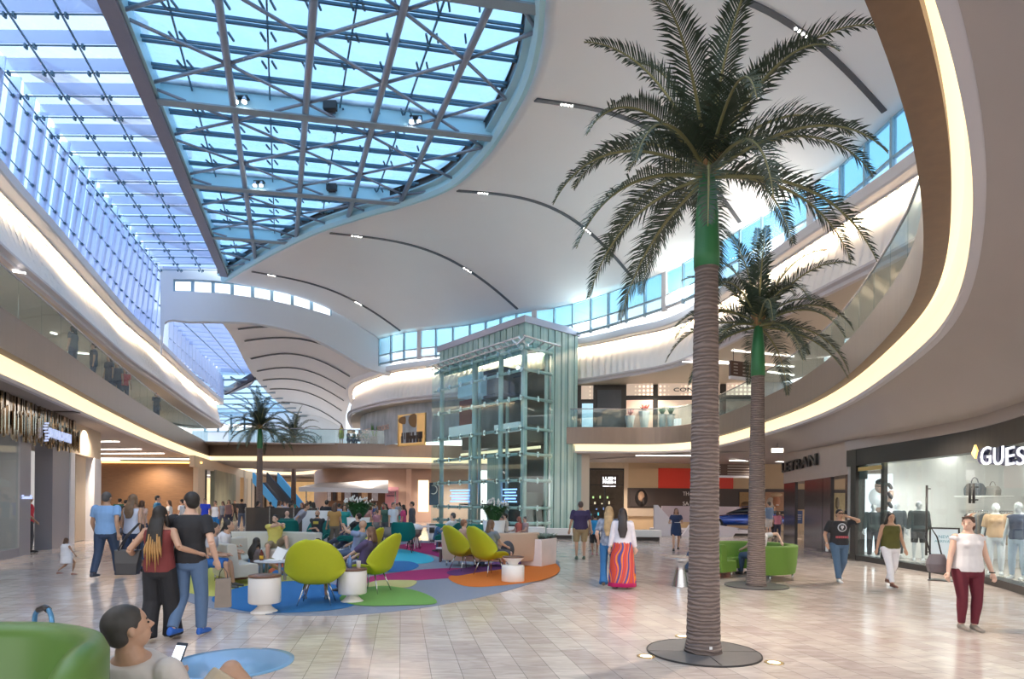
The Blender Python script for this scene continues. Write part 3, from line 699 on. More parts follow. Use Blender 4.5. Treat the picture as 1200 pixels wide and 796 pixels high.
# ================================================================== WALLS AND SHOPS
def wallq(name, a, b, z0, z1, m, th=0.2, side=1, kind='structure'):
    a, b = P2(a), P2(b); d = (b-a).normalized(); n = V((d.y, -d.x, 0))*-side*th
    return obj(name, MB().prism([(a.x, a.y), (b.x, b.y), (b.x+n.x, b.y+n.y), (a.x+n.x, a.y+n.y)], z0, z1), m, kind=kind)
class Wall:
    """vertical plane through two plan points; px helpers give points on it"""
    def __init__(s, a, b):
        s.a, s.b = P2(a), P2(b); s.d = (s.b-s.a).normalized(); s.n = V((s.d.y, -s.d.x, 0))
        if s.n.dot(V((0, 0, 0))-s.a) < 0: s.n = -s.n          # towards the camera side
    def p(s, px, py): return PL(px, py, s.a, s.b)
    def x(s, px): return P2(PL(px, HOR, s.a, s.b))
    def z(s, px, py): return s.p(px, py).z
    def slab(s, mb, x0, x1, z0, z1, out=0.0, th=0.1, mi=0):
        a, b = s.x(x0)+s.n*out, s.x(x1)+s.n*out; c, d = b-s.n*th, a-s.n*th
        P = [a, b, c, d]
        if ((b-a).cross(c-b)).z < 0: P = P[::-1]
        return mb.prism([(q.x, q.y) for q in P], z0, z1, mi)
    def panel(s, name, x0, x1, z0, z1, m, out=0.0, th=0.1, kind='structure', parent=None):
        return obj(name, s.slab(MB(), x0, x1, z0, z1, out, th), m, parent=parent, kind=kind)
m_beige = mat('beige wall panel', (0.60, 0.43, 0.26), 0.55, noise=0.05, nscale=2)
m_tan = mat('tan wall panel', (0.52, 0.41, 0.31), 0.55, noise=0.05)
m_red = mat('red wall panel', (0.72, 0.045, 0.02), 0.5)
m_band = mat('dark brown band', (0.055, 0.035, 0.028), 0.5)
m_peach = mat('peach plaster', (0.80, 0.56, 0.45), 0.6, noise=0.04)
m_brick = mat('brown wood cladding', (0.20, 0.10, 0.045), 0.5, noise=0.30, nscale=5, stretch=(0.4, 0.4, 6), col2=(0.30, 0.16, 0.075))
m_grey = mat('grey metal panel', (0.33, 0.33, 0.37), 0.4, metal=0.3)
m_ltwood = mat('pale wood panel', (0.66, 0.52, 0.37), 0.45, noise=0.06, nscale=5, stretch=(1, 1, .2))
m_concr = mat('mottled blue concrete', (0.34, 0.40, 0.46), 0.7, noise=0.55, nscale=2.2, stretch=(1, 1, .35), col2=(0.66, 0.70, 0.74))
m_warm = mat('warm lit back wall', (0.85, 0.62, 0.36), 0.6, emit=0.35, ecol=(1, 0.72, 0.38))
m_lumw = mat('luminous white ceiling panel', (1, 1, 1), 0.5, emit=3.0, ecol=(1.0, 0.95, 0.88))
m_oran = mat('orange light line', (1, 0.6, 0.2), 0.5, emit=2.2, ecol=(1.0, 0.52, 0.14))
m_signw = mat('white sign light', (1, 1, 1), 0.5, emit=1.2, ecol=(0.95, 0.97, 1.0))
m_black = mat('black lettering', (0.02, 0.02, 0.022), 0.5)
m_blkfr = mat('black shop frame', (0.03, 0.027, 0.026), 0.35)
m_int = mat('shop white', (0.86, 0.85, 0.84), 0.5)
m_brass = mat('brass', (0.75, 0.52, 0.22), 0.3, metal=0.8)

# ---- left ground floor: jeweller's front
SW = Wall(PF(0, 657), PF(117, 631)); SWd = (SW.b-SW.a).normalized()
SW.a2 = SW.a-SWd*14
sx = lambda x, y: SW.z(x, y)
def ext(o, out=0): q = SW.a-SWd*12+SW.n*out; return q
# wall above the fringe and beige front, corner return
zft, zfb = 4.62, sx(41, 521)
obj('wall_left', SW.slab(MB(), -30, 117, 4.3, 4.72, 0.0, 0.3), m_white, kind='structure')
SW.panel('wall_left', 82, 117, sx(97, 534), 4.62, m_ltwood, 0.02, 0.4)
for x0, x1 in ((80.5, 85.5), (108.5, 116.5)): SW.panel('trim_40', x0, x1, 0, sx(97, 534), m_trimw, 0.06, 0.5)
dr = empty('door_1', SW.x(97), kind='structure')
for x0, x1 in ((85.5, 96.8), (97.3, 108.5)):
    o = obj('door_leaf', SW.slab(MB(), x0, x1, 0.02, sx(97, 534), -0.25, 0.06), m_ltwood, dr); o.matrix_parent_inverse = Matrix.Translation(-SW.x(97))
SI = Wall(SW.a-SW.n*1.0, SW.b-SW.n*1.0); SI2 = Wall(SW.a-SW.n*0.7, SW.b-SW.n*0.7)
SW.panel('wall_left', 60.5, 80.5, 0, zfb+0.2, m_grey, 0.02, 0.5); SW.panel('wall_left', 21, 34, 0, zfb+0.2, m_grey, 0.04, 0.5)
SW.panel('trim_41', -60, 21, 0, 0.25, m_grey, 0.03, 0.3)
wallq('wall_left', SW.a-SWd*20-SW.n*4, SW.b-SW.n*4, 0, 4.6, mat('pale display wall', (0.62, 0.60, 0.58), 0.5), 0.2)
wallq('wall_left', SW.b-SWd*0.02, SW.b-SW.n*7, 0, 4.62, m_white, 0.15)
obj('window_left', SW.slab(MB(), -60, 21, 0.25, zfb+0.1, 0.0, 0.015), m_shopgl, kind='structure')
obj('wall_inner', SI.slab(MB(), 33, 61, 0.0, zfb, 0, 0.1), mat('printed white panel', (0.82, 0.80, 0.80), 0.5, emit=0.25, ecol=(1, .97, .95)), kind='structure')
mk = MB(); rr = random.Random(4)
for k in range(34):
    x = rr.uniform(40, 58); z = rr.uniform(0.7, 2.6); SI.slab(mk, x, x+0.35, z, z+rr.uniform(0.08, 0.5), 0.02, 0.02)
tag(obj('panel_lettering', mk, mat('faint rose lettering', (0.5, 0.36, 0.36), 0.6), None), 'column of faint vertical lettering on the white panel inside the jeweller entrance', 'lettering')
fr = empty('shop_fascia', SW.x(41)+V((0, 0, zfb)), label='sparkling mirrored metal fringe fascia with lit blue white name above the jeweller', cat='sign')
mb = MB(); m_mir = mat('mirror strips', (0.45, 0.37, 0.28), 0.12, metal=1.0); 
for row in range(2):
    x = -45.0
    while x < 82:
        w = rr.uniform(0.7, 1.4); zt = zft-row*0.02-(0 if row == 0 else rr.uniform(0.3, 0.6)); zb = zfb+rr.uniform(-0.12, 0.22)+(0.35 if row == 0 else 0)
        SW.slab(mb, x, min(x+w*0.9, 82), zb, zt, 0.12+0.12*row+rr.uniform(0, 0.1), 0.04); x += w
o = obj('mirror_fringe', mb, m_mir, fr); o.matrix_parent_inverse = Matrix.Translation(-(SW.x(41)+V((0, 0, zfb))))
def wtext(wall, name, s, x0, x1, y0, y1, m, out=0.1, parent=None, label=None, cat=None, ext_=0.02, off=0.0):
    pa, pb = wall.p(x0, y1), wall.p(x1, y1); w = (pb-pa); w.z = 0; W_ = w.length; h = abs(wall.p(x0, y0).z-pa.z)
    o = text(name, s, 1.0, Matrix.Identity(4), m, ext=ext_, align='LEFT', offset=off)
    xs_ = [v.co.x for v in o.data.vertices]; ys_ = [v.co.y for v in o.data.vertices]
    sx_ = W_/(max(xs_)-min(xs_)); sy_ = h/(max(ys_)-min(ys_)); zav = pa.z
    for v in o.data.vertices: v.co.x = (v.co.x-min(xs_))*sx_; v.co.y = (v.co.y-min(ys_))*sy_
    base = P2(pa)+wall.n*out+V((0, 0, zav))
    o.data.transform(face_M(base, w))
    if parent: o.parent = parent; o.matrix_parent_inverse = Matrix.Translation(-parent.location)
    if label: tag(o, label, cat)
    return o
m_blue = mat('blue white letters', (0.55, 0.62, 1), 0.5, emit=0.35, ecol=(0.62, 0.72, 1.0))
wtext(SW, 'lettering', 'SWAROVSKI', 38, 66, 500, 511.5, m_blue, 0.42, fr, off=0.012)
sw = MB(); c = SW.p(34.0, 505.5)+SW.n*0.42
for k in range(7): sw.bar(c+SWd*(0.10*sin(k*1.1)-0.1)+V((0, 0, -0.28+k*0.09)), c+SWd*(0.22+0.10*sin(k*1.1))+V((0, 0, -0.24+k*0.09)), 0.03, 0.05)
o = obj('swan_emblem', sw, m_blue, fr); o.matrix_parent_inverse = Matrix.Translation(-fr.location)
wtext(SW, 'lettering', 'Swarovski', 22.5, 33.5, 580, 585, m_blue, 0.08, label='tiny glowing white name on the grey pillar beside the jeweller window', cat='lettering')
# bottle in the window
bt = empty('display_bottle', SI2.x(8)+V((0, 0, 0.55)), label='tall dark bottle shaped window display with copper top behind the jeweller glass', cat='display')
s_ = 1.0
obj('bottle_body', MB().lathe([(0, 0), (0.13, 0.0), (0.16, 0.2), (0.33, 0.9), (0.36, 1.5), (0.33, 1.7)], (0, 0, 0), 20), mat('smoked glass', (0.05, 0.06, 0.07), 0.15), bt)
obj('bottle_shoulder', MB().lathe([(0.335, 1.7), (0.30, 2.0), (0.15, 2.45), (0.12, 2.5), (0.12, 2.75), (0, 2.76)], (0, 0, 0), 20), mat('copper', (0.55, 0.25, 0.12), 0.3, metal=0.6), bt)
obj('display_block', MB().box((0, 0, -0.13), (0.5, 0.5, 0.8)), m_grey, empty('display_plinth', SI2.x(8), label='white plinth under the bottle display in the jeweller window', cat='plinth')).parent.location.z = 0.28

# ---- side passage with the brown wood wall
pw = Wall((-29, 41), (-21, 40.2)); 
obj('wall_back', MB().prism([(-34, 40.8), (PY(232, 590, 40.4).x, 40.3), (PY(232, 590, 40.4).x, 40.6), (-34, 41.1)], 0, 4.35), m_brick, kind='structure')
obj('trim_42', MB().prism([(-34, 40.7), (-20.9, 40.2), (-20.9, 40.28), (-34, 40.78)], 4.2, 4.32), m_oran, kind='structure')
obj('wall_left', MB().prism([(-36, 18), (-33.8, 41), (-34, 41), (-36.2, 18)], 0, 4.6), m_tan, kind='structure')
for (x0, x1, y) in ((118, 165, 527), (118, 192, 532), (118, 131, 518), (140, 133, 518)):
    a, b = PZ(x0, y, 4.6), PZ(x1, y-0.4, 4.6); obj('trim_43', MB().bar(a, b, 0.12, 0.03), m_lumw, kind='structure')
# ---- long left wall of the far lower hall
LH = Wall((-21.0, 40.3), (-25.6, 57)); LF = LH
def LHp(name, x0, x1, z0, z1, m, out=0, th=.1): return LH.panel(name, x0, x1, z0, z1, m, out, th)
LHp('wall_left', 228, 312, 3.9, 4.63, m_ltwood, -0.02, .3)
LHp('wall_left', 232, 240, 0, 3.95, m_ltwood, 0, .3); LHp('wall_left', 240, 251, 0, 3.95, m_band, -0.5, .1)
m_mural = mat('painted mural', (0.34, 0.32, 0.32), 0.6, noise=0.5, nscale=0.9, stretch=(1, 1, .5), col2=(0.55, 0.56, 0.34))
LHp('wall_left', 251, 276, 0, 4.0, m_mural, 0.02, .3); LHp('wall_left', 276, 281, 0, 4.0, m_ltwood, 0, .3)
LHp('wall_left', 281, 290, 0, 4.0, m_warm, -1.0, .1); LHp('wall_left', 290, 294, 0, 4.0, m_ltwood, 0, .3)
LHp('wall_left', 294, 312, 0, 4.0, mat('shop interior amber', (0.55, 0.36, 0.18), 0.5, emit=0.15, ecol=(1, .65, .3)), -1.2, .1)
for x in (294, 300, 306, 312): LHp('trim_44', x, x+1.2, 0, 4.0, m_blkfr, 0.0, .2)
for x0, x1, y0, y1 in ((252.5, 257, 549, 554), (264, 268, 553, 557)): pass
wtext(LH, 'lettering', 'MACY', 254, 258, 551, 556, m_signw, 0.1, label='small glowing white sign over the bright shop entry beyond the mural', cat='sign') if False else None
# far wall of the lower hall + warm shop band + coves
obj('wall_far', MB().prism([(-48, 92), (-8, 92), (-8, 92.3), (-48, 92.3)], 0, 5.2), mat('far amber shopfront', (0.70, 0.46, 0.22), 0.6, emit=0.25, ecol=(1.0, 0.65, 0.3), noise=0.3, nscale=1.4), kind='structure')
obj('wall_left', MB().prism([(-25.6, 57), (-36, 92), (-36.3, 92), (-25.9, 57)], 0, 4.65), m_tan, kind='structure')
fc = MB(); cv = MB(); cs = MB()
fpts = dedupe(spline([P2(PZ(x, y, 4.75)) for x, y in [(262, 545), (285, 551), (310, 555.5), (345, 557)]]+[P2((-18, 62)), P2((-10, 61))], 6))
N_ = normals2(fpts)
obj('trim_45', sweep(MB(), fpts, [(0, 5.6), (0, 5.12)], -1, N=N_), m_fascia, kind='structure')
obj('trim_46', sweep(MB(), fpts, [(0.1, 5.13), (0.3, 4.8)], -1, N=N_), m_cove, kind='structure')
obj('ceiling', sweep(MB(), fpts, [(0.3, 4.8), (0.3, 4.7), (8, 4.7)], -1, N=N_), m_soffit, kind='structure')
obj('ceiling', MB().prism([(-40, 74), (-8, 74), (-8, 92), (-40, 92)], 4.7, 4.8), m_soffit, kind='structure')
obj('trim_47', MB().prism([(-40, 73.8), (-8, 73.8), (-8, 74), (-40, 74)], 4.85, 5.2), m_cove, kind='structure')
obj('trim_48', MB().prism([(-40, 73.7), (-8, 73.7), (-8, 73.8), (-40, 73.8)], 5.2, 6.2), m_fascia, kind='structure')
# ---- peach curved shop wall under the far footbridge
pe = [P2(PY(x, 590, Y)) for x, Y in ((368, 60), (371, 56), (382, 53.2), (400, 52.4), (440, 52), (515, 52), (560, 52))]
pe = spline(pe, 5)
obj('wall_peach', MB().loft([[V((p.x, p.y+o, z)) for p in pe] for o, z in ((0, 0), (0, 4.62), (0.3, 4.62))], False, False), m_peach, kind='structure')
PWa = Wall(P2(PY(400, 590, 52.0)), P2(PY(515, 590, 51.97)))
def signboard(wall, x0, x1, y0, y1, m, out, th, name, label, cat, parent=None):
    mb = MB(); wall.slab(mb, x0, x1, wall.z((x0+x1)/2, y1), wall.z((x0+x1)/2, y0), out, th)
    return obj(name, mb, m, parent=parent, label=label, cat=cat)
kb = MB(); PWa.slab(kb, 383, 460, 1.0, PWa.z(420, 573), 0.02, 0.05); obj('wall_peach', kb, mat('kiosk recess', (0.16, 0.08, 0.045), 0.5), kind='structure')
rr = random.Random(9)
for k, x in enumerate((384, 390, 396, 404, 413, 424, 436)):
    pic = signboard(PWa, x, x+(4 if k < 3 else 7), 575, 587, mat('menu board %d' % (k % 3), [(0.45, 0.42, 0.45), (0.04, 0.035, 0.04), (0.55, 0.35, 0.2)][k % 3], 0.5, noise=0.5, nscale=5, emit=0.1), 0.1, 0.05, 'menu_board', 'lit menu board on the recessed wall under the white awning, %s from the left' % ['first', 'second', 'third', 'fourth', 'fifth', 'sixth', 'last'][k], 'sign')
pc = signboard(PWa, 451.5, 467, 571, 596, mat('pink poster', (0.72, 0.34, 0.40), 0.5), 0.08, 0.05, 'wall_poster', 'pink poster with small purple lettering on the peach wall', 'poster')
for s, y0, y1 in (('EDDIE', 576, 578.5), ('BOUTIQUE', 580, 582.5)): o = wtext(PWa, 'lettering', s, 454, 464.5, y0, y1, mat('purple ink', (0.2, 0.1, 0.25), 0.5), 0.11); o.parent = pc
# bright shop window at the right of the peach wall
PWa.panel('wall_peach', 476, 482, 0, 4.6, m_peach, 0.1, 0.3)
PWa.panel('window_peach', 490, 502, 0.9, PWa.z(495, 563), mat('lit cream window', (1, 0.9, 0.6), 0.5, emit=0.9, ecol=(1, .86, .55)), 0.04, 0.05)
signboard(PWa, 503, 514, 566, 592, mat('navy poster', (0.02, 0.05, 0.10), 0.4), 0.05, 0.05, 'jewel_poster', 'dark navy poster with a pale necklace curve beside the glass tower', 'poster')
arc = MB(); c = PWa.p(508, 574)+PWa.n*0.07
arc.tube([c+V((0.32*cos(t), 0, 0.38*sin(t))) for t in [rad(-120)+i*rad(24) for i in range(11)]], 0.03, 6); obj('necklace_drawing', arc, m_int, kind=None, label='pale necklace curve drawn on the navy poster', cat='drawing')
# awning
aw = empty('awning', PY(405, 590, 49)*1.0, label='white sloping fabric awning over the kiosk in front of the peach wall', cat='awning'); aw.location.z = 0; L0 = aw.location.copy()
q = [PY(350, 571, 47)-L0, PY(455, 573, 47)-L0, PY(455, 563, 51)-L0, PY(375, 566, 51)-L0]
obj('canopy', MB().add(q+[p-V((0, 0, 0.35)) for p in q], [(0, 1, 2, 3), (7, 6, 5, 4), (0, 4, 5, 1), (1, 5, 6, 2), (2, 6, 7, 3), (3, 7, 4, 0)]), mat('awning white', (0.75, 0.78, 0.84), 0.6), aw)
for p in (q[0], q[1]): obj('post', MB().tube([p+V((0.5, 0.3, -0.2)), V((p.x+0.5, p.y+0.3, -L0.z))], 0.05, 8), m_steel, aw)

# ---- right back court: shop, beige / red wall with pictures
RW = Wall((3.5, 40.2), (20, 40.2))
RW.panel('wall_back', 674, 735, RW.z(700, 549), 4.6, m_ltwood, 0.0, 0.3)
RW.panel('wall_back', 731, 736, 0, 4.5, m_ltwood, 0.05, 0.3); RW.panel('wall_back', 684, 690, 0, 4.5, m_ltwood, 0.05, 0.3)
RW.panel('wall_back', 735, 1100, 0, 4.6, m_beige, -0.15, 0.3)
RW.panel('trim_50', 735, 771, RW.z(750, 573), RW.z(750, 549), m_beige, 0.0, 0.12)
RW.panel('trim_51', 771, 859, RW.z(800, 573.5), RW.z(800, 549), m_red, 0.02, 0.14); 
RW.panel('trim_52', 735, 1010, RW.z(800, 596), RW.z(800, 572.5), m_band, 0.06, 0.2)
RW.panel('trim_53', 735, 767, 0.9, RW.z(750, 595.5), m_tan, 0.03, 0.15)
# dark shop interior
obj('wall_back', RW.slab(MB(), 660, 765, 0, 4.5, -4, 0.1), mat('dark shop wall', (0.10, 0.075, 0.06), 0.6, noise=0.4, nscale=3), kind='structure')
sf = MB(); RW.slab(sf, 689, 732, RW.z(700, 551), RW.z(700, 549), 0.03, 0.1); RW.slab(sf, 689, 691, 0, RW.z(700, 549), 0.03, 0.1); RW.slab(sf, 730, 732, 0, RW.z(700, 549), 0.03, 0.1); RW.slab(sf, 708, 709.5, 0, RW.z(700, 557), 0.03, 0.1); RW.slab(sf, 689, 732, RW.z(700, 569), RW.z(700, 568), 0.03, 0.1)
obj('window_back', sf, m_blkfr, kind='structure')
RW.panel('trim_48', 703, 724, RW.z(700, 572), RW.z(700, 556.5), m_band, 0.1, 0.1)
lt = tag(empty('shop_sign', RW.p(713, 563)), 'white two line name sign glowing over the dark cosmetics shop entrance', 'sign')
wtext(RW, 'lettering', 'LUSH', 706, 721, 559, 562.6, m_signw, 0.12, lt, off=0.02); wtext(RW, 'lettering', 'FRESH', 706, 721, 563.6, 567, m_signw, 0.12, lt, off=0.02)
wtext(RW, 'lettering', 'HANDMADE COSMETICS', 706, 721, 569.5, 570.6, m_signw, 0.12, lt)
rr = random.Random(3); gx_ = [692+2.3*q for q in range(16)]; ORD = ['first', 'second', 'third', 'fourth', 'fifth', 'sixth', 'seventh', 'eighth', 'ninth', 'tenth', 'eleventh', 'twelfth', 'thirteenth', 'fourteenth', 'fifteenth', 'sixteenth', 'seventeenth', 'eighteenth', 'nineteenth', 'twentieth']
for z in (0.85, 1.27, 1.69, 2.11): RW.panel('trim_49', 690, 731, z-0.03, z, m_band, -3.8, 0.3)
for k in range(16):
    x = gx_[k]; z = 0.85+0.42*((k*7) % 4)
    mb = MB(); RW.slab(mb, x, x+rr.uniform(0.8, 1.9), z, z+rr.uniform(0.08, 0.25), -3.9, 0.1)
    tag(obj('shelf_goods', mb, mat('goods %d' % (k % 4), [(0.1, 0.5, 0.6), (0.5, 0.7, 0.3), (0.8, 0.7, 0.5), (0.2, 0.3, 0.6)][k % 4], 0.4, emit=0.6), None), 'small lit goods on the back wall of the dark cosmetics shop, %s from the left' % ORD[sorted(range(16), key=lambda q: gx_[q]).index(k)], 'goods', 'goods in the dark shop')
def picture(wall, x0, x1, y0, y1, base, name, label, parts):
    e_ = empty(name, wall.p((x0+x1)/2, y1), label=label, cat='picture')
    def ad(nm, mb, m): o = obj(nm, mb, m, e_); o.matrix_parent_inverse = Matrix.Translation(-e_.location); return o
    mb = MB(); wall.slab(mb, x0, x1, wall.z((x0+x1)/2, y1), wall.z((x0+x1)/2, y0), 0.12, 0.05); ad('print', mb, base)
    for k, (nm, px, py, w, h, col) in enumerate(parts):
        c = wall.p(px, py)+wall.n*(0.125+0.004*k); S_ = (c-V((0, 0, CAMH))).y/F
        mb = MB().lathe([(0, 0), (1, 0), (1, 0.006), (0, 0.006)], (0, 0, 0), 20)
        R = Matrix((wall.d, V((0, 0, 1)), wall.n)).transposed(); mb.v = [R@V((p.x*w*S_/2, p.y*h*S_/2, p.z))+c for p in mb.v]; ad(nm, mb, mat('pr_%s' % str(col), col, 0.6))
    return e_
picture(RW, 738, 767, 574, 594, mat('dark portrait ground', (0.05, 0.035, 0.03), 0.5), 'wall_picture', 'dark portrait picture of a long haired face on the brown band', [('hair', 751, 584, 15, 20, (0.015, 0.01, 0.01)), ('face', 751, 582, 7.5, 12, (0.45, 0.28, 0.18)), ('hair_lock', 754, 588, 4, 10, (0.02, 0.012, 0.01))])
picture(RW, 866, 880, 577, 600, mat('sepia field', (0.32, 0.19, 0.07), 0.5, noise=0.3), 'wall_picture', 'small sepia landscape picture between the two palm trunks', [('hill', 873, 592, 12, 8, (0.16, 0.10, 0.05))])
picture(RW, 896, 918, 577, 600, mat('tan ground', (0.42, 0.22, 0.12), 0.5, noise=0.2), 'wall_picture', 'picture of a smiling face in a hat right of the second palm trunk', [('shirt', 902, 590, 10, 14, (0.62, 0.5, 0.42)), ('face', 909, 588, 9, 14, (0.50, 0.22, 0.12)), ('hat', 909, 580, 14, 5, (0.58, 0.40, 0.25)), ('smile', 910, 592, 4, 1.4, (0.8, 0.75, 0.7))])
picture(RW, 972, 990, 578, 602, mat('faded yellow ground', (0.45, 0.36, 0.18), 0.5, noise=0.3, nscale=6), 'wall_picture', 'faded yellow picture seen between the steel columns of the shop portal', [('figure', 980, 590, 5, 14, (0.2, 0.16, 0.1))])
for s, y0, y1 in (('TH', 576.5, 581), ('SA', 588, 592.5)):
    wtext(RW, 'lettering', s, 799.5, 806.5, y0, y1, mat('pale letters', (0.75, 0.70, 0.66), 0.5), 0.14, label='pale letters %s on the brown band beside the tall palm trunk' % s, cat='lettering')

# ---- stone clad portal with lettering
LP_ = Wall(PF(996, 654.6), PF(918, 634.5)); hz = 3.05
m_stone = mat('stone portal', (0.42, 0.35, 0.31), 0.45, noise=0.10, nscale=2)
obj('wall_portal', LP_.slab(MB(), 918, 1002, LP_.z(960, 561), 4.15, 0, 0.9), m_stone, kind='structure')
o = wtext(LP_, 'portal_lettering', 'LETRAN', 918.8, 959.5, 543, 554, m_black, 0.08, off=0.012, ext_=0.04, label='black raised capital letters on the stone header of the portal', cat='sign')
m_dsteel = mat('dark brushed steel', (0.16, 0.155, 0.16), 0.22, metal=0.8, noise=0.2, nscale=1.4, stretch=(1, 1, .3))
for k, (x0, x1) in enumerate(((918, 931), (942, 963), (963.5, 972.5), (989.5, 1001))):
    obj('trim_54', LP_.slab(MB(), x0, x1, 0, LP_.z(960, 561), -0.02, 0.12), m_dsteel, kind='structure')
# column beside the tower
for k, (x0, x1, m) in enumerate(((672.5, 681, mat('pale teal column', (0.42, 0.62, 0.66), 0.35)), (681, 690.5, mat('cream column', (0.70, 0.60, 0.50), 0.5)))):
    a, b = PY(x0, 590, 35.3), PY(x1, 590, 35.3); obj('wall_column', MB().prism([(a.x, 35.3), (b.x, 35.3), (b.x, 35.9), (a.x, 35.9)], 0, ZS), m, kind='structure')

# ================================================================== FASHION SHOP at the right
gp = [PF(1003, 656.5), PF(1054, 665), PF(1107, 674), PF(1153, 683.5), PF(1200, 697)]
gp = [P2(p) for p in gp]; gp = [gp[0]+(gp[0]-gp[1]).normalized()*0.5]+gp; gp += [gp[-1]+V((-0.75, -1.6, 0)), gp[-1]+V((-1.9, -3.4, 0)), gp[-1]+V((-3.6, -5.2, 0))]
GP = resample(spline(gp, 8), 0.3); GN = [-n for n in normals2(GP)]      # travel towards camera: right = -x ; outside = +x
zH = 3.5; zh0 = 2.98
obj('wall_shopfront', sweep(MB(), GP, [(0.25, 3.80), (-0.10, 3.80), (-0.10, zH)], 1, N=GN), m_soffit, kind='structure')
obj('trim_55', sweep(MB(), GP, [(-0.05, zH), (-0.05, zh0), (0.3, zh0)], 1, N=GN), m_blkfr, kind='structure')
obj('trim_56', sweep(MB(), GP, [(0.0, 0.0), (-0.04, 0.0), (-0.04, 0.16), (0.25, 0.16), (0.25, 0)], 1, N=GN), m_blkfr, kind='structure')
def gpos(px, off=0.0):        # plan point on the shopfront seen at px, pushed inwards
    best = None; GX = [GP[0]+(GP[0]-GP[1]).normalized()*3]+GP; NX = [GN[0]]+GN
    for i in range(len(GX)-1):
        a, b = GX[i]+NX[i]*off, GX[i+1]+NX[i+1]*off; r = ray(px, HOR)
        xa, xb = a.x-a.y*r.x, b.x-b.y*r.x
        if xa*xb <= 0: 
            t = xa/(xa-xb) if xa != xb else 0; return a.lerp(b, t), NX[i], (b-a).normalized()
    return GP[-1]+GN[-1]*off, GN[-1], (GP[-1]-GP[-2]).normalized()
def z_at(px, py, P): r = ray(px, py); return CAMH+r.z*P.y
# glass sheets
joints = [1006, 1022, 1034, 1071, 1110, 1132, 1154, 1176, 1199, 1225, 1260]
w = empty('window_shop', GP[0], kind='structure')
for a, b in zip(joints, joints[1:]):
    pa, pb = gpos(a+0.2)[0], gpos(b-0.2)[0]; d = pb-pa; n = V((d.y, -d.x, 0)).normalized()*0.012
    o = obj('glass_pane', MB().prism([(p.x-GP[0].x, p.y-GP[0].y) for p in (pa, pb, pb+n, pa+n)], 0.16, zh0), m_shopgl, w)
def post(px, wpx, z0, z1, m, off=0.0, dep=0.1, name='trim_57'):
    a, b = gpos(px-wpx/2, off)[0], gpos(px+wpx/2, off)[0]; n = gpos(px)[1]*dep
    return obj(name, MB().prism([(p.x, p.y) for p in (a, a+n, b+n, b)], z0, z1), m, kind='structure')
post(999.5, 6, 0, zH, m_blkfr, -0.06, 0.3); post(1034, 4, 0, zh0, m_blkfr)
post(1010, 9, 2.55, zh0, m_blkfr, 0.06, 0.05)
obj('trim_58', MB().bar(gpos(1006)[0]+V((0, 0, 2.86)), gpos(1033)[0]+V((0, 0, 2.86)), 0.05, 0.12), m_oran if False else m_brass, kind='structure')
for x, y0, y1, nm in ((1086, 569, 651, 'a'), (1136.5, 567, 590, 'b'), (1141, 567, 590, 'c')):
    P, n, d = gpos(x, -0.08); h = MB().tube([V((P.x, P.y, z_at(x, y1, P))), V((P.x, P.y, z_at(x, y0, P)))], 0.028, 8)
    for y in (y0+4, y1-4): h.bar(V((P.x, P.y, z_at(x, y, P))), V((P.x, P.y, z_at(x, y, P)))+n*0.09, 0.03, 0.03)
    obj('door_handle', h, m_blkfr, label={'a': 'long black vertical pull handle on the glass door of the fashion shop', 'b': 'short black pull handle on the glass beside the grey handbag, left of the pair', 'c': 'short black pull handle on the glass beside the grey handbag, right of the pair'}[nm], cat='handle')
# interior
ins = lambda off: [p+n*off for p, n in zip(GP, GN)]
bk = ins(6.0)
obj('wall_inner', MB().loft([zed(bk, 0), zed(bk, 3.6)], False, False), m_int, kind='structure')
obj('ceiling', MB().loft([zed(ins(0.3), 3.45), zed(ins(6.2), 3.45)], False, False), mat('shop ceiling', (0.45, 0.47, 0.46), 0.6), kind='structure')
obj('trim_59', MB().loft([zed(ins(3.0), 3.43), zed(ins(3.5), 3.43)], False, False), m_lumw, kind='structure'); obj('trim_60', MB().loft([zed(ins(1.0), 3.43), zed(ins(1.25), 3.43)], False, False), m_lumw, kind='structure')
obj('trim_61', MB().loft([zed(ins(5.95), 2.75), zed(ins(5.95), 2.83)], False, False), m_lumw, kind='structure')
obj('floor_shop', MB().loft([zed(ins(0.25), 0.03), zed(ins(6), 0.03)], False, False), mat('shop floor', (0.5, 0.45, 0.42), 0.25), kind='structure')
obj('wall_inner', MB().prism([(p.x, p.y) for p in (GP[0], GP[0]+V((0.1, .15, 0)), GP[0]+GN[0]*6.2+V((.1, .15, 0)), GP[0]+GN[0]*6.2)], 0, 3.6), m_int, kind='structure')
# name letters standing on the glass
def on_front(s, x0, x1, yb, yt, m, name, label, cat, depth=0.08, off=-0.16, font_off=0.0):
    e_ = None; n = len(s); ws = {'G': 1.15, 'U': 1.1, 'E': 0.95, 'S': 0.95}
    tot = sum(ws.get(c, 1) for c in s); x = x0
    for c in s:
        wpx = (x1-x0)*ws.get(c, 1)/tot; P, nn, d = gpos(x+wpx*0.08, off); Q = gpos(x+wpx*0.88, off)[0]
        zb, zt = z_at(x, yb, P), z_at(x, yt, P)
        o = text('letter', c, 1.0, Matrix.Identity(4), m, ext=depth/2, align='LEFT', offset=font_off)
        xs_ = [v.co.x for v in o.data.vertices]; ys_ = [v.co.y for v in o.data.vertices]
        for v in o.data.vertices: v.co.x = (v.co.x-min(xs_))/(max(xs_)-min(xs_))*(Q-P).length; v.co.y = (v.co.y-min(ys_))/(max(ys_)-min(ys_))*(zt-zb)
        if e_ is None: e_ = empty(name, V((P.x, P.y, zb)), label=label, cat=cat)
        o.data.transform(Matrix.Translation(-e_.location)@face_M(V((P.x, P.y, zb)), Q-P)); o.parent = e_; x += wpx
    return e_
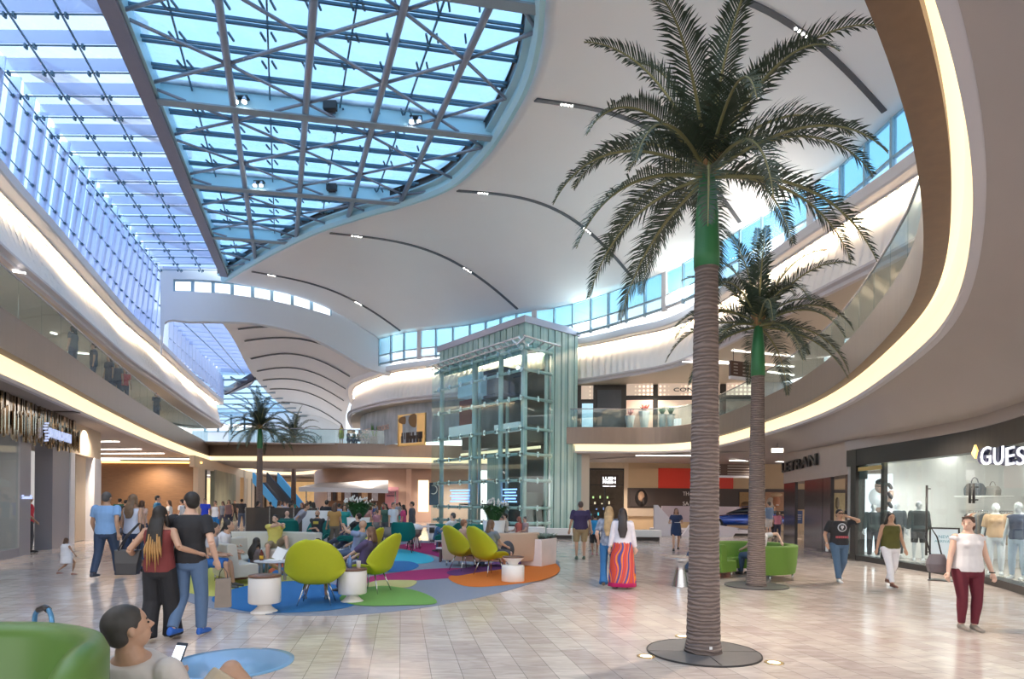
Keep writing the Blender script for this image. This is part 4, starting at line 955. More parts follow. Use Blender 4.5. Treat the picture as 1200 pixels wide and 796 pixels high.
m_letw = mat('white letter faces', (0.95, 0.95, 1.0), 0.4, emit=0.6, ecol=(0.92, 0.94, 1)); m_letd = mat('navy letter sides', (0.05, 0.055, 0.12), 0.4)
g1_ = on_front('GUESS', 1148.5, 1216, 545.5, 525.5, m_letd, 'shop_name_sign', 'large white capital letters with dark sides on the fashion shop glass', 'sign', 0.16, -0.22, 0.03)
g2_ = on_front('GUESS', 1147.5, 1215, 546, 525, m_letw, 'tmp', 'x', 'sign', 0.02, -0.32, 0.0)
for ch in [x for x in bpy.data.objects if x.parent == g2_]:
    ch.name = 'letter_face'; ch.data.transform(Matrix.Translation(g2_.location-g1_.location)); ch.parent = g1_
bpy.data.objects.remove(g2_)
P, n, d = gpos(1142, -0.1); zc = z_at(1142, 530, P)
R = Matrix((d, V((0, 0, 1)), -n)).transposed(); mb = MB().prism([(-0.12, -0.02), (0.04, -0.15), (0.12, 0.02), (0.02, 0.17)], -0.02, 0.02); mb.v = [R@p+V((P.x, P.y, zc)) for p in mb.v]
obj('diamond_badge', mb, mat('gold badge', (0.85, 0.60, 0.2), 0.4, emit=0.8), label='small gold diamond badge left of the white shop letters', cat='badge')

# ================================================================== SECOND FLOOR BACK WALLS AND SHOPS
b2 = ring_offset(GL, 6.5); b2 = [p for p in b2 if p.y > 4]
obj('wall_left', MB().loft([zed(b2, 6), zed(b2, 8.74)], False, False), mat('gallery beige', (0.50, 0.44, 0.38), 0.6), kind='structure')
W2 = Wall(P2((-16.2, 16)), P2((-30, 55)))
for k, (x0, x1, m) in enumerate(((10, 30, m_int), (60, 78, m_grey), (116, 134, mat('lit cream shop', (0.9, 0.85, 0.75), 0.5, emit=0.7)), (180, 192, m_band), (192, 216, m_warm), (216, 222, m_band))):
    obj('wall_left', W2.slab(MB(), x0, x1, 6.05, 8.2 if k != 2 else 7.0, -2.0, 0.1), m, kind='structure')
for k, (x0, x1, y) in enumerate(((15, 30, 318), (80, 104, 413), (60, 66, 390))):
    a, b = PZ(x0, y, 8.7), PZ(x1, y+2, 8.7); obj('trim_62', MB().bar(a, b, 0.1, 0.03), m_lumw, kind='structure')
o = wtext(W2, 'lettering', 'COOL', 153, 172, 432, 446, m_int, -1.8, label='pale round letters on the upper shop front behind the left balustrade', cat='lettering')
# right: dark shopfront with perforated lit panels, straight behind the rail
US = Wall((3.4, 35.2), (14.5, 34.2))
US.panel('wall_right', 672, 990, 6.0, 8.74, m_blkfr, -0.3, 0.3)
m_bulb = mat('perforated lit panel', (0.6, 0.45, 0.35), 0.5, emit=1.0, ecol=(1, 0.82, 0.65))
nt = m_bulb.node_tree; t = nt.nodes.new('ShaderNodeTexCoord'); vo = nt.nodes.new('ShaderNodeTexVoronoi'); vo.inputs['Scale'].default_value = 4.2; vo.inputs['Randomness'].default_value = 0.0
rp = nt.nodes.new('ShaderNodeMapRange'); rp.inputs['From Min'].default_value = 0.2; rp.inputs['From Max'].default_value = 0.45; rp.inputs['To Min'].default_value = 0.95; rp.inputs['To Max'].default_value = 0.22
nt.links.new(t.outputs['Object'], vo.inputs['Vector']); nt.links.new(vo.outputs['Distance'], rp.inputs[0]); nt.links.new(rp.outputs[0], nt.nodes['Principled BSDF'].inputs['Emission Strength'])
for x0, x1, y0, y1 in ((680, 694, 452, 468), (733, 764, 448, 463.5), (770, 842, 448, 463.5), (850, 895, 448, 463)):
    US.panel('trim_63', x0, x1, US.z((x0+x1)/2, y1), US.z((x0+x1)/2, y0), m_bulb, 0.02, 0.05)
US.panel('trim_64', 699, 727, 6.05, 8.4, mat('charcoal pier', (0.05, 0.06, 0.075), 0.4), 0.02, 0.1)
US.panel('window_right', 733, 764, 6.05, US.z(750, 469), mat('peach shop inside', (0.72, 0.50, 0.40), 0.5, emit=0.15), 0.02, 0.05)
US.panel('window_right', 770, 842, 6.05, US.z(800, 469), mat('beige shop inside', (0.60, 0.50, 0.42), 0.5, emit=0.12, noise=0.3, nscale=2), 0.02, 0.05)
US.panel('window_right', 850, 905, 6.05, US.z(870, 468), mat('dim shop inside', (0.22, 0.22, 0.2), 0.4, noise=0.4, nscale=3), 0.02, 0.05)
US.panel('window_right', 681, 694, 6.05, US.z(690, 473), mat('lit poster blue', (0.45, 0.70, 0.85), 0.5, emit=0.5, noise=0.5, nscale=4), 0.02, 0.05)
wtext(US, 'lettering', 'CON', 789, 812, 455, 459.2, m_black, 0.08, label='black capital letters on the perforated lit panel of the upper shop', cat='lettering', off=0.01)
US.panel('wall_right', 890, 1100, 6.0, 8.74, mat('pale upper wall', (0.62, 0.60, 0.60), 0.5), 0.1, 0.3)
obj('wall_right', MB().loft([zed([P2(p) for p in ((17, 34), (17.5, 26), (17, 18), (15, 11), (11, 5))], 6), zed([P2(p) for p in ((17, 34), (17.5, 26), (17, 18), (15, 11), (11, 5))], 8.74)], False, False), mat('pale upper wall', (0.62, 0.60, 0.60), 0.5), kind='structure')
for k, (x0, y0, x1, y1) in enumerate(((858, 411, 930, 418), (840, 424, 930, 430), (800, 424, 870, 427), (900, 436, 930, 440))):
    obj('trim_65', MB().bar(PZ(x0, y0, 8.7), PZ(x1, y1, 8.7), 0.1, 0.03), m_lumw, kind='structure')
# brushed steel piers standing behind the curved balustrade
m_pier = mat('polished steel pier', (0.72, 0.70, 0.70), 0.18, metal=0.9, noise=0.15, nscale=1.2)
for k, (x0, x1, yt) in enumerate(((932, 944, 412), (950, 971, 389), (976, 992, 377), (996, 1010, 363), (1013, 1032, 345), (1034, 1052, 322), (1054, 1072, 296))):
    i = min(range(len(B)), key=lambda i: abs((B[i].x/B[i].y*F+600)-(x0+x1)/2)+(0 if B[i].y > 7.5 else 999)); c = B[i]-normals2(B)[i]*0.9
    hw = (x1-x0)/2/F*c.y; z = min(8.7, CAMH+(HOR-yt)/F*c.y); e_ = empty('steel_pier', (c.x, c.y, ZT-0.04), rz=math.atan2(c.y, c.x)-PI/2, label='brushed steel pier with sloping top standing behind the curved balustrade, %s from the left' % ['first', 'second', 'third', 'fourth', 'fifth', 'sixth', 'seventh'][k], cat='pier', group='steel piers on the right gallery')
    H_ = z-ZT; mb = MB().add([(-hw, -.15, 0), (hw, -.15, 0), (hw, .15, 0), (-hw, .15, 0), (-hw, -.15, H_*.9), (hw, -.15, H_), (hw, .15, H_), (-hw, .15, H_*.9)], [(0,3,2,1),(4,5,6,7),(0,1,5,4),(1,2,6,5),(2,3,7,6),(3,0,4,7)])
    obj('body', mb, m_pier, e_, bevel=0.01); obj('base_plate', MB().box((0, 0, 0.03), (hw*2+.1, 0.4, 0.06)), m_dark, e_)
# rotunda restaurant at the far side (mottled blue wall, amber window)
GRf = [p for p in ring_offset(resample(GR, 0.6), 1.1) if 33.5 < p.y < 54 and p.x < 2.5]
obj('wall_rotunda', MB().loft([zed(GRf, 5.95), zed(GRf, 8.75)], False, False), m_concr, kind='structure')
RT = Wall(P2(PZ(467, 500, 7.5)) if False else P2(PY(440, 590, 41.5)), P2(PY(513, 590, 37.4)))
def near_curve(px, back=0.0):
    for a, b in zip(GRf, GRf[1:]):
        r = ray(px, HOR); xa, xb = a.x-a.y*r.x, b.x-b.y*r.x
        if xa*xb <= 0 and a.y > 30: return a.lerp(b, xa/(xa-xb))
    return GRf[0]
RT = Wall(near_curve(466), near_curve(498))
iw = empty('window_90', RT.x(482)+V((0, 0, 6.6)), kind='structure')
def kid(nm, mb, m, par): o = obj(nm, mb, m, par); o.matrix_parent_inverse = Matrix.Translation(-par.location); return o
kid('glass_pane', RT.slab(MB(), 467, 498, RT.z(480, 522), RT.z(480, 487), 0.06, 0.04), mat('amber restaurant inside', (0.50, 0.28, 0.10), 0.5, emit=0.22, ecol=(1, .6, .22), noise=0.25, nscale=1.5), iw)
fr_ = MB(); z0, z1 = RT.z(480, 522), RT.z(480, 487)
for x0, x1, a, b in ((466.4, 467.6, z0, z1+.06), (497.4, 498.6, z0, z1+.06), (466.4, 498.6, z1, z1+.08), (466.4, 498.6, z0-.05, z0)): RT.slab(fr_, x0, x1, a, b, 0.1, 0.1)
kid('frame', fr_, m_brass, iw)
sh = MB(); rr = random.Random(2)
for k in range(26):
    x = rr.uniform(468, 494); RT.slab(sh, x, x+rr.uniform(0.8, 2.5), RT.z(480, rr.choice([515, 519])), RT.z(480, rr.choice([507, 511])), 0.1, 0.03)
kid('shelf_silhouettes', sh, m_band, iw)
for px in (475, 487):
    c = RT.p(px, 493)+RT.n*0.1; mb = MB().ell(c, (0.45, 0.06, 0.28 if px == 475 else 0.5), 14, 8); kid('hanging_basket', mb, mat('rattan', (0.30, 0.17, 0.07), 0.6), iw)
RS = Wall(near_curve(426), near_curve(457))
wtext(RS, 'lettering', 'SEED', 426, 436, 504, 509, mat('copper letters', (0.62, 0.42, 0.34), 0.4), 0.1, label='copper coloured name letters left of the green plant on the mottled wall', cat='lettering')
wtext(RS, 'lettering', 'FOODS', 444, 457, 500, 506, mat('copper letters', (0.62, 0.42, 0.34), 0.4), 0.1, label='copper coloured name letters right of the green plant on the mottled wall', cat='lettering')
wtext(Wall((-31, 79.96), (-20, 79.96)), 'lettering', 'NORDSTROM', 318, 377, 510, 520, mat('grey green letters', (0.25, 0.36, 0.40), 0.5), 0.1, label='large grey green store name on the far white wall beyond the footbridge', cat='sign')
# grilles of small vents (three dark slots) on the ripple walls
# ================================================================== GLASS LIFT TOWER
TF = V((0.62, 32.0, 0)); TA = V((-0.64, 0.768, 0)).normalized(); TB = V((0.768, 0.64, 0)).normalized()
TLn, TRn, TH = 8.4, 4.05, 11.75
tw = empty('lift_tower', TF, label='tall glass lift tower with steel pipe frame and pale green ribbed glass cladding', cat='tower')
m_ug = mat('ribbed green glass', (0.42, 0.58, 0.55), 0.18, coat=0.3)
nt = m_ug.node_tree; t = nt.nodes.new('ShaderNodeTexCoord'); wv = nt.nodes.new('ShaderNodeTexWave'); wv.bands_direction = 'X'
wv.inputs['Scale'].default_value = 1.25; wv.inputs['Distortion'].default_value = 0.0; wv.inputs['Detail'].default_value = 2
mp = nt.nodes.new('ShaderNodeMapping'); mp.inputs['Rotation'].default_value = (0, 0, 0); nt.links.new(t.outputs['UV'], mp.inputs[0])
mx = nt.nodes.new('ShaderNodeMix'); mx.data_type = 'RGBA'; mx.inputs[6].default_value = (0.27, 0.46, 0.46, 1); mx.inputs[7].default_value = (0.48, 0.66, 0.63, 1)
nt.links.new(mx.outputs[2], nt.nodes['Principled BSDF'].inputs['Base Color'])
nz = nt.nodes.new('ShaderNodeTexNoise'); nz.noise_dimensions = '1D'; nz.inputs['Scale'].default_value = 9.0; nz.inputs['Detail'].default_value = 3
gx = nt.nodes.new('ShaderNodeSeparateXYZ'); nt.links.new(t.outputs['Object'], gx.inputs[0])
ad = nt.nodes.new('ShaderNodeMath'); ad.operation = 'SUBTRACT'; nt.links.new(gx.outputs['X'], ad.inputs[0]); nt.links.new(gx.outputs['Y'], ad.inputs[1])
nt.links.new(ad.outputs[0], nz.inputs['W']); cx = nt.nodes.new('ShaderNodeMapRange'); cx.inputs['From Min'].default_value = 0.35; cx.inputs['From Max'].default_value = 0.65
nt.links.new(nz.outputs['Fac'], cx.inputs[0]); nt.links.new(cx.outputs[0], mx.inputs[0])
def tp(a, b, z=0.0): return TA*a+TB*b+V((0, 0, z))
def tbox(mb, a0, a1, b0, b1, z0, z1, mi=0):
    P = [tp(a0, b0), tp(a1, b0), tp(a1, b1), tp(a0, b1)]
    if (P[1]-P[0]).cross(P[2]-P[1]).z < 0: P = P[::-1]
    return mb.prism([(p.x, p.y) for p in P], z0, z1, mi)
# ribbed cladding: channels of glass side by side
def clad(name, a0, a1, b0, b1, z0, z1):
    mb = MB(); along_a = abs(a1-a0) > abs(b1-b0); L = abs(a1-a0) if along_a else abs(b1-b0); n = int(L/0.26)
    for i in range(n):
        f0, f1 = i/n, (i+0.86)/n; pr = 0.0 if i % 2 else 0.045
        if along_a: tbox(mb, a0+(a1-a0)*f0, a0+(a1-a0)*f1, b0-pr, b0+0.08, z0, z1)
        else: tbox(mb, a0-pr, a0+0.08, b0+(b1-b0)*f0, b0+(b1-b0)*f1, z0, z1)
    return obj(name, mb, m_ug, tw)
clad('glass_cladding', 0, TLn, 0, 0, 9.75, TH-0.35)        # top of the left face
clad('glass_cladding', 0, 0, 1.7, TRn, 0.0, TH-0.35)       # right face, full height
clad('glass_cladding', 0, 0, 0, 1.7, 10.0, TH-0.35)
obj('side_wall', tbox(MB(), 0, TLn, TRn-0.1, TRn, 0, TH-0.4), m_ug, tw)
rf = MB(); tbox(rf, -0.12, TLn+0.12, -0.12, TRn+0.12, TH-0.36, TH); obj('roof_cap', rf, mat('roof cap metal', (0.50, 0.50, 0.60), 0.35, metal=0.3), tw)
# frame
m_pipe = mat('pale steel pipe', (0.66, 0.78, 0.76), 0.35, metal=0.15)
ZS_ = [0.62, 1.45, 2.93, 4.35, 5.72, 7.35, 8.85]; ZS_t = 10.1
CA = [0.0, 2.0, 4.45, 8.0]
for a in CA: obj('mullion', MB().tube([tp(a, -0.02, 0), tp(a, -0.02, ZS_t)], 0.17 if a in (0.0, 4.45) else 0.14, 12), m_pipe, tw)
for b in (1.55,): obj('mullion', MB().tube([tp(-0.02, b, 0), tp(-0.02, b, ZS_t)], 0.09, 10), m_pipe, tw)
for b in (1.78,): obj('mullion', tbox(MB(), -0.12, -0.02, b-0.06, b+0.06, 0, ZS_t), m_steel, tw)
for z in ZS_+[ZS_t-0.1]:
    obj('rail', MB().tube([tp(-0.05, -0.16, z), tp(TLn+0.25, -0.16, z)], 0.085, 10), m_pipe, tw)
    obj('rail', MB().tube([tp(-0.16, -0.16, z), tp(-0.16, 1.85, z)], 0.085, 10), m_pipe, tw)
    cl_ = MB()
    for a in (0, 1.0, 2.0, 3.2, 4.45, 5.6, 6.8, 8.0):
        cl_.box(tp(a, -0.26, z), (0.10, 0.10, 0.30)); cl_.box(tp(a, -0.26, z), (0.34, 0.10, 0.09), rz=math.atan2(TA.y, TA.x))
    cl_.box(tp(-0.22, 0.8, z), (0.1, 0.1, 0.3))
    obj('spider_clamp', cl_, m_steel, tw)
obj('glass_front', tbox(MB(), -0.3, TLn+0.3, -0.34, -0.325, 0.1, ZS_t+0.2), glassmat('tower glass', (0.86, 0.96, 0.96), clear=0.98, gloss=0.045, frost=(0.7, 0.85, 0.85)), tw)
obj('glass_front', tbox(MB(), -0.34, -0.325, -0.3, 1.8, 0.1, ZS_t+0.2), MATS['tower glass'], tw)
# canopy grille at the top of the cage
cn = MB()
for i in range(16): a = -0.3+i*0.56; cn.bar(tp(a, -0.75, ZS_t+0.30+0.0*i), tp(a, 0.0, ZS_t-0.05), 0.06, 0.10)
for b, z in ((-0.75, 0.30), (-0.4, 0.14), (-0.1, 0.0)): cn.tube([tp(-0.4, b, ZS_t+z), tp(TLn+0.3, b, ZS_t+z)], 0.06, 8)
for i in range(4): b = -0.6+i*0.7; cn.bar(tp(-0.75, b, ZS_t+0.28), tp(0, b, ZS_t), 0.06, 0.08)
cn.tube([tp(-0.75, -0.75, ZS_t+0.3), tp(-0.75, 1.9, ZS_t+0.2)], 0.06, 8)
obj('canopy', cn, mat('bright canopy steel', (0.85, 0.88, 0.90), 0.2, metal=0.6), tw)
# inside: dark shaft back, landings, cabs, machinery
m_shaft = mat('shaft brown glass', (0.09, 0.075, 0.065), 0.25, noise=0.4, nscale=0.8, stretch=(1, 1, 0.3))
obj('shaft_wall', tbox(MB(), 0.2, 5.0, 2.2, 2.35, 0.2, 9.4), m_shaft, tw); obj('shaft_wall', tbox(MB(), 0.25, 0.4, 0.25, 2.2, 0.2, 2.3), m_shaft, tw)
obj('landing', tbox(MB(), 0.2, 7.8, 1.4, 2.2, 5.1, 5.95), m_fascia, tw); obj('landing_glow', tbox(MB(), 0.2, 7.8, 1.3, 1.4, 4.75, 4.9), m_cove, tw)
obj('landing', tbox(MB(), 0.15, 0.4, 0.2, 1.5, 5.1, 5.95), m_fascia, tw)
m_cab = mat('lift cab', (0.30, 0.36, 0.42), 0.3, metal=0.4); m_blueg = mat('blue lit cab glass', (0.30, 0.48, 0.60), 0.2, emit=0.15)
cab_ = MB(); tbox(cab_, 2.3, 4.2, 0.4, 2.1, 9.3, 9.5); tbox(cab_, 2.3, 4.2, 0.4, 2.1, 7.9, 8.05); obj('lift_cab_frame', cab_, m_dark, tw)
obj('lift_cab', tbox(MB(), 4.6, 7.0, 0.5, 1.9, 8.3, 9.6), m_blueg, tw); obj('lift_cab', tbox(MB(), 2.4, 4.0, 0.5, 2.0, 8.1, 9.3), m_shaft, tw)
m_pan = mat('pale equipment panel', (0.80, 0.86, 0.90), 0.4, noise=0.12, emit=0.15)
obj('equipment_panel', tbox(MB(), 5.1, 7.7, 0.3, 0.5, 5.75, 6.5), m_pan, tw); obj('equipment_panel', tbox(MB(), 0.8, 3.0, 0.3, 0.5, 5.7, 6.2), m_pan, tw)
obj('red_panel', tbox(MB(), 6.1, 7.4, 0.9, 1.1, 6.6, 8.2), mat('dark red board', (0.25, 0.05, 0.04), 0.5), tw)
for a in (2.9, 5.6, 6.6): obj('guide_rail', MB().tube([tp(a, 1.2, 0.2), tp(a, 1.2, 9.4)], 0.1, 8), m_pipe, tw)
for z in (1.6, 3.1, 4.5, 6.0, 7.6, 9.0): obj('guide_bracket', MB().tube([tp(0.3, 1.25, z), tp(7.8, 1.25, z)], 0.05, 6), m_dark, tw)
dirm = mat('lit directory blue', (0.25, 0.40, 0.85), 0.4, emit=1.3, ecol=(0.30, 0.48, 1.0))
for a0, a1 in ((0.9, 2.1), (5.3, 7.4)):
    for i in range(5): obj('lit_directory_line', tbox(MB(), a0+0.1*(i % 2), a1-0.15*((i*3) % 2), 0.25, 0.3, 1.75+i*0.17, 1.83+i*0.17), dirm, tw)
obj('base_kerb', tbox(MB(), -0.5, TLn+0.5, -0.55, 0, 0, 0.35), m_trimw, tw)
for i in range(3): obj('hanging_lamp', MB().ell(tp(1.5+i*2.3, 0.8, 9.3), (0.08, 0.08, 0.14), 8, 6), m_lamp, tw)
# ================================================================== PEOPLE
SKIN = {'light': (0.66, 0.42, 0.31), 'tan': (0.50, 0.29, 0.19), 'brown': (0.34, 0.19, 0.12)}
def cmat(col, rough=0.8, nz=0.08): return mat('cloth %.2f %.2f %.2f' % col, col, rough, noise=nz, nscale=14)
def smat(t): return mat('skin '+t, SKIN[t], 0.5)
def ik(a, t, l1, l2, pole):
    a, t = V(a), V(t); d = t-a; L = d.length; m = (l1+l2)*0.998
    if L > m: t = a+d*(m/L); d = t-a; L = m
    L = max(L, abs(l1-l2)+0.02); x = (l1*l1-l2*l2+L*L)/(2*L); h = math.sqrt(max(0, l1*l1-x*x)); u = d.normalized()
    p = V(pole); p = p-u*p.dot(u)
    if p.length < 1e-4: p = u.orthogonal()
    return a+u*x+p.normalized()*h, t
def seg(mb, a, b, ra, rb, n=10, flat=None):
    a, b = V(a), V(b); return mb.tube([a, a.lerp(b, .25), a.lerp(b, .5), a.lerp(b, .75), b], [ra, ra*.75+rb*.25+.15*ra*0.3, (ra+rb)/2, ra*.25+rb*.75, rb], n, flat=flat)
def ball(mb, c, r): return mb.ell(c, (r, r, r), 10, 7)
def person(px, py, h=1.72, hdg=0, pose='stand', skin='light', hair=(0.03, 0.02, 0.015), hairstyle='short', top=(0.1, 0.1, 0.1), sleeve=0.55, bottom=(0.06, 0.09, 0.16), leg='trousers', shoes=(0.05, 0.05, 0.05),
           label='', group=None, fem=False, wrists=None, ankles=None, lean=0.0, head_turn=0.0, head_pitch=0.0, pos=None, vox=None, seat=0.43, build=1.0, elbow=None, kneepole=None, z0=0.0, top2=None, hair2=None, near=False, sidelean=0.0, shoe=True, beard=False):
    loc = V(pos) if pos is not None else PF(px, py); loc = V((loc.x, loc.y, loc.z+z0))
    k = h/1.75; w = build
    e_ = empty('person', loc, rz=rad(hdg), label=label, cat='person', group=group)
    vx = vox or (0.007 if near else (0.012 if loc.y < 14 else (0.018 if loc.y < 26 else 0.026)))
    cvx = max(vx, 0.010)
    HW = 0.095*k*w; SW_ = (0.165 if fem else 0.19)*k*(0.5+0.5*w)
    sit = pose in ('sit', 'floor')
    hipz = {'stand': 0.93*k, 'walk': 0.92*k, 'sit': seat+0.09, 'floor': 0.10}[pose]
    L1, L2 = 0.43*k, 0.42*k
    pel = V((0, 0, hipz)); la = rad(lean)
    up = V((sin(rad(sidelean)), sin(la), cos(la))).normalized(); fw = V((0, cos(la), -sin(la)))
    chest = pel+up*0.36*k; neck = pel+up*0.545*k; shc = pel+up*0.50*k
    an = {'stand': ((-0.11*k, 0.0, 0.08), (0.11*k, 0.02, 0.08)), 'walk': ((-0.09*k, -0.26*k, 0.13), (0.09*k, 0.24*k, 0.09)),
          'sit': ((-0.13, 0.50*k, 0.08), (0.13, 0.46*k, 0.08)), 'floor': ((-0.16, 0.34, 0.07), (0.2, 0.42, 0.07))}[pose]
    if ankles: an = ankles
    wr = wrists or {'stand': ((-0.27*k*w, 0.04, 0.86*k), (0.27*k*w, 0.04, 0.86*k)), 'walk': ((-0.26*k*w, 0.16, 0.90*k), (0.26*k*w, -0.12, 0.90*k)),
          'sit': ((-0.13, 0.36*k, seat+0.22), (0.13, 0.34*k, seat+0.22)), 'floor': ((-0.2, 0.3, 0.25), (0.2, 0.3, 0.25))}[pose]
    body = MB(); knees = []; ank = []; hips = []
    kp = kneepole or ((0, 1, 0.0) if not sit else (0, 0.3, 1)); 
    for i, s in enumerate((-1, 1)):
        hj = pel+V((s*HW, 0, 0)); kpi = kp[i] if isinstance(kp[0], (tuple, list)) else kp
        kn, at_ = ik(hj, an[i], L1, L2, V(kpi)+V((s*0.12, 0, 0))); hips.append(hj); knees.append(kn); ank.append(at_)
        seg(body, hj, kn, 0.082*k*w, 0.055*k); ball(body, kn, 0.056*k)
        m1 = kn.lerp(at_, 0.3); body.tube([kn, m1, kn.lerp(at_, .65), at_], [0.052*k, 0.056*k, 0.042*k, 0.034*k], 10)
    rg = []
    for t, a, b in ((-0.085, .07, .06), (-0.03, .145, .10), (0.06, .165, .115), (0.17, .135, .095), (0.28, .15, .105), (0.38, .17, .115), (0.46, .175, .10), (0.51, .14, .08), (0.545, .07, .065), (0.60, .052, .055)):
        if t > 0.2 and t < 0.5: a *= (0.93 if fem else 1.05)
        c = pel+up*t*k; ww = w if t < 0.42 else (1+w)/2
        rg.append([c+V((cos(2*PI*q/16)*a*k*ww, 0, 0))+fw*(sin(2*PI*q/16)*b*k*ww) for q in range(16)])
    body.loft(rg, True, True)
    if fem:
        for s in (-1, 1): body.ell(pel+up*0.37*k+fw*0.085*k*w+V((s*0.07*k, 0, 0)), (0.065*k, 0.06*k, 0.065*k), 10, 7)
    # head
    ht, hp = rad(head_turn), rad(head_pitch)
    HR = Matrix.Rotation(ht, 3, 'Z')@Matrix.Rotation(-hp, 3, 'X')
    hc = neck+V((0, 0.012*k, 0))+V((up.x*.14*k, up.y*0.14*k*0.6, 0.135*k))
    def H(x, y, z): return hc+HR@V((x*k, y*k, z*k))
    body.tube([neck-up*0.03*k, hc-V((0, 0, 0.05*k))], [0.056*k, 0.05*k], 12)
    body.ell(H(0, 0, 0.02), (0.076*k, 0.095*k, 0.098*k), 16, 12, R=HR)
    body.ell(H(0, 0.022, -0.045), (0.056*k, 0.070*k, 0.068*k), 14, 10, R=HR)
    body.tube([H(0, 0.088, 0.01), H(0, 0.108, -0.022), H(0, 0.088, -0.032)], [0.009*k, 0.015*k, 0.010*k], 8)
    for s in (-1, 1): body.ell(H(s*0.078, -0.005, -0.005), (0.010*k, 0.018*k, 0.030*k), 8, 6, R=HR)
    # arms and hands
    el = []; wv = []; shs = []
    for i, s in enumerate((-1, 1)):
        sj = shc+V((s*SW_, 0, -0.03*k)); pol = (elbow[i] if elbow else (s*0.35, -1, -0.3))
        e2, w2 = ik(sj, wr[i], 0.29*k, 0.25*k, pol); shs.append(sj); el.append(e2); wv.append(w2)
        ball(body, sj, 0.055*k*w); seg(body, sj, e2, 0.050*k*w, 0.038*k); body.tube([e2, e2.lerp(w2, .35), w2], [0.038*k, 0.038*k, 0.026*k], 10)
        d = (w2-e2).normalized(); side = d.cross(V((0, 0, 1)) if abs(d.z) < 0.8 else V((0, 1, 0))).normalized(); nn = side.cross(d)
        if nn.dot(V((-s, 0, 0))) < 0 and abs(d.z) > 0.8: side, nn = -side, -nn
        pc = w2+d*0.05*k
        body.tube([w2, w2+d*0.03*k, w2+d*0.085*k], [0.026*k, 0.036*k, 0.036*k], 10, flat=None if not near else 0.75)
        for f in range(4):
            o = side*((f-1.5)*0.019*k); L = (0.072, 0.082, 0.076, 0.06)[f]*k; b0 = w2+d*0.08*k+o
            curl = V((-s, 0, 0))*0.02 if abs(d.z) > 0.8 else V((0, 0, -0.025))
            body.tube([b0, b0+d*L*.5+curl*.3, b0+d*L*.9+curl*1.2], [0.0095*k, 0.0088*k, 0.007*k], 6)
        b0 = w2+d*0.02*k+side*0.028*k; body.tube([b0, b0+d*0.035*k+side*0.022*k, b0+d*0.065*k+side*0.024*k], [0.012*k, 0.010*k, 0.008*k], 6)
    if leg in ('bare', 'shorts', 'dress') and not shoe: pass
    obj('body', body, smat(skin), e_, remesh=vx)
    # shoes
    for i in (0, 1):
        a = ank[i]; sh = MB(); dr_ = V((0, 1, 0)); low = 0.0
        if pose == 'sit' or pose == 'floor':
            dd = a-knees[i]; dd.z = 0
            if dd.length > 0.15: dr_ = V((dd.x, dd.y, 0)).normalized()
        R = Matrix.Rotation(math.atan2(dr_.y, dr_.x)-PI/2, 3, 'Z')
        def Q(x, y, z): return a+R@V((x*k, y*k, z*k))
        zb = -(min(a.z, 0.085)/k if a.z < 0.2 else 0.07)+0.012
        rr_ = []
        for y, hw, zt in ((-0.065, 0.022, 0.05), (-0.055, 0.036, 0.075), (0.0, 0.040, 0.075), (0.06, 0.042, 0.045), (0.12, 0.048, 0.03), (0.17, 0.042, 0.022), (0.20, 0.02, 0.008)):
            zt_ = zb+max(0.02, zt+0.03); rr_.append([Q(-hw, y, zb), Q(-hw, y, zb+(zt_-zb)*.6), Q(-hw*.5, y, zt_), Q(hw*.5, y, zt_), Q(hw, y, zb+(zt_-zb)*.6), Q(hw, y, zb)])
        sh.loft(rr_, True, True)
        s_o = obj('shoe', sh, cmat(shoes, 0.5), e_, sub=1 if loc.y < 14 else 0)
    # lower clothing
    lo = MB(); infl = 0.012+0.004*w
    if leg in ('trousers', 'jeans', 'leggings', 'shorts', 'wide', 'crop', 'bell'):
        ext_ = {'trousers': .97, 'jeans': .96, 'leggings': .94, 'shorts': None, 'wide': 1.0, 'crop': .5, 'bell': 1.0}[leg]
        fat = {'trousers': 1.18, 'jeans': 1.1, 'leggings': 1.0, 'shorts': 1.15, 'wide': 1.35, 'crop': 1.1, 'bell': 1.05}[leg]
        for i in (0, 1):
            hj, kn, a = hips[i], knees[i], ank[i]
            if leg == 'shorts': seg(lo, hj, hj.lerp(kn, 0.93), (0.088*w)*k+infl, 0.074*k+infl)
            else:
                rk, ra_ = (0.055*k+infl)*fat, (0.040*k+infl)*fat
                if leg == 'wide': rk, ra_ = 0.105*k, 0.125*k
                if leg == 'bell': ra_ = 0.10*k
                if leg == 'leggings': ra_ = 0.040*k+infl*0.5
                seg(lo, hj, kn, 0.086*k*w+infl, rk); ball(lo, kn, rk)
                en = kn.lerp(a, ext_ if leg not in ('wide', 'bell') else 1.08); 
                lo.tube([kn, kn.lerp(en, .33), kn.lerp(en, .7), en], [rk, rk*.97 if leg in ('wide', 'bell') else max(rk*0.95, 0.06*k+infl*.7), (rk+ra_)/2*(.9 if leg == 'bell' else .95), ra_], 12)
        rg = []
        for t, a, b in ((-0.125, .06, .075), (-0.10, .13, .105), (-0.04, .165, .12), (0.06, .168, .12), (0.12, .148, .105)):
            c = pel+up*t*k; rg.append([c+V((cos(2*PI*q/16)*(a*k*w+infl), 0, 0))+fw*(sin(2*PI*q/16)*(b*k*w+infl)) for q in range(16)])
        lo.loft(rg, True, True); nm = 'shorts' if leg == 'shorts' else 'trousers'
    else:
        zt = hipz+0.16*k; zb, rb = {'skirt': (0.05, 0.30), 'dress': (0.50*k, 0.21), 'mini': (0.62*k, 0.20)}[leg]
        if h < 1.1: zb, rb = hipz*0.62, 0.27
        rg = []
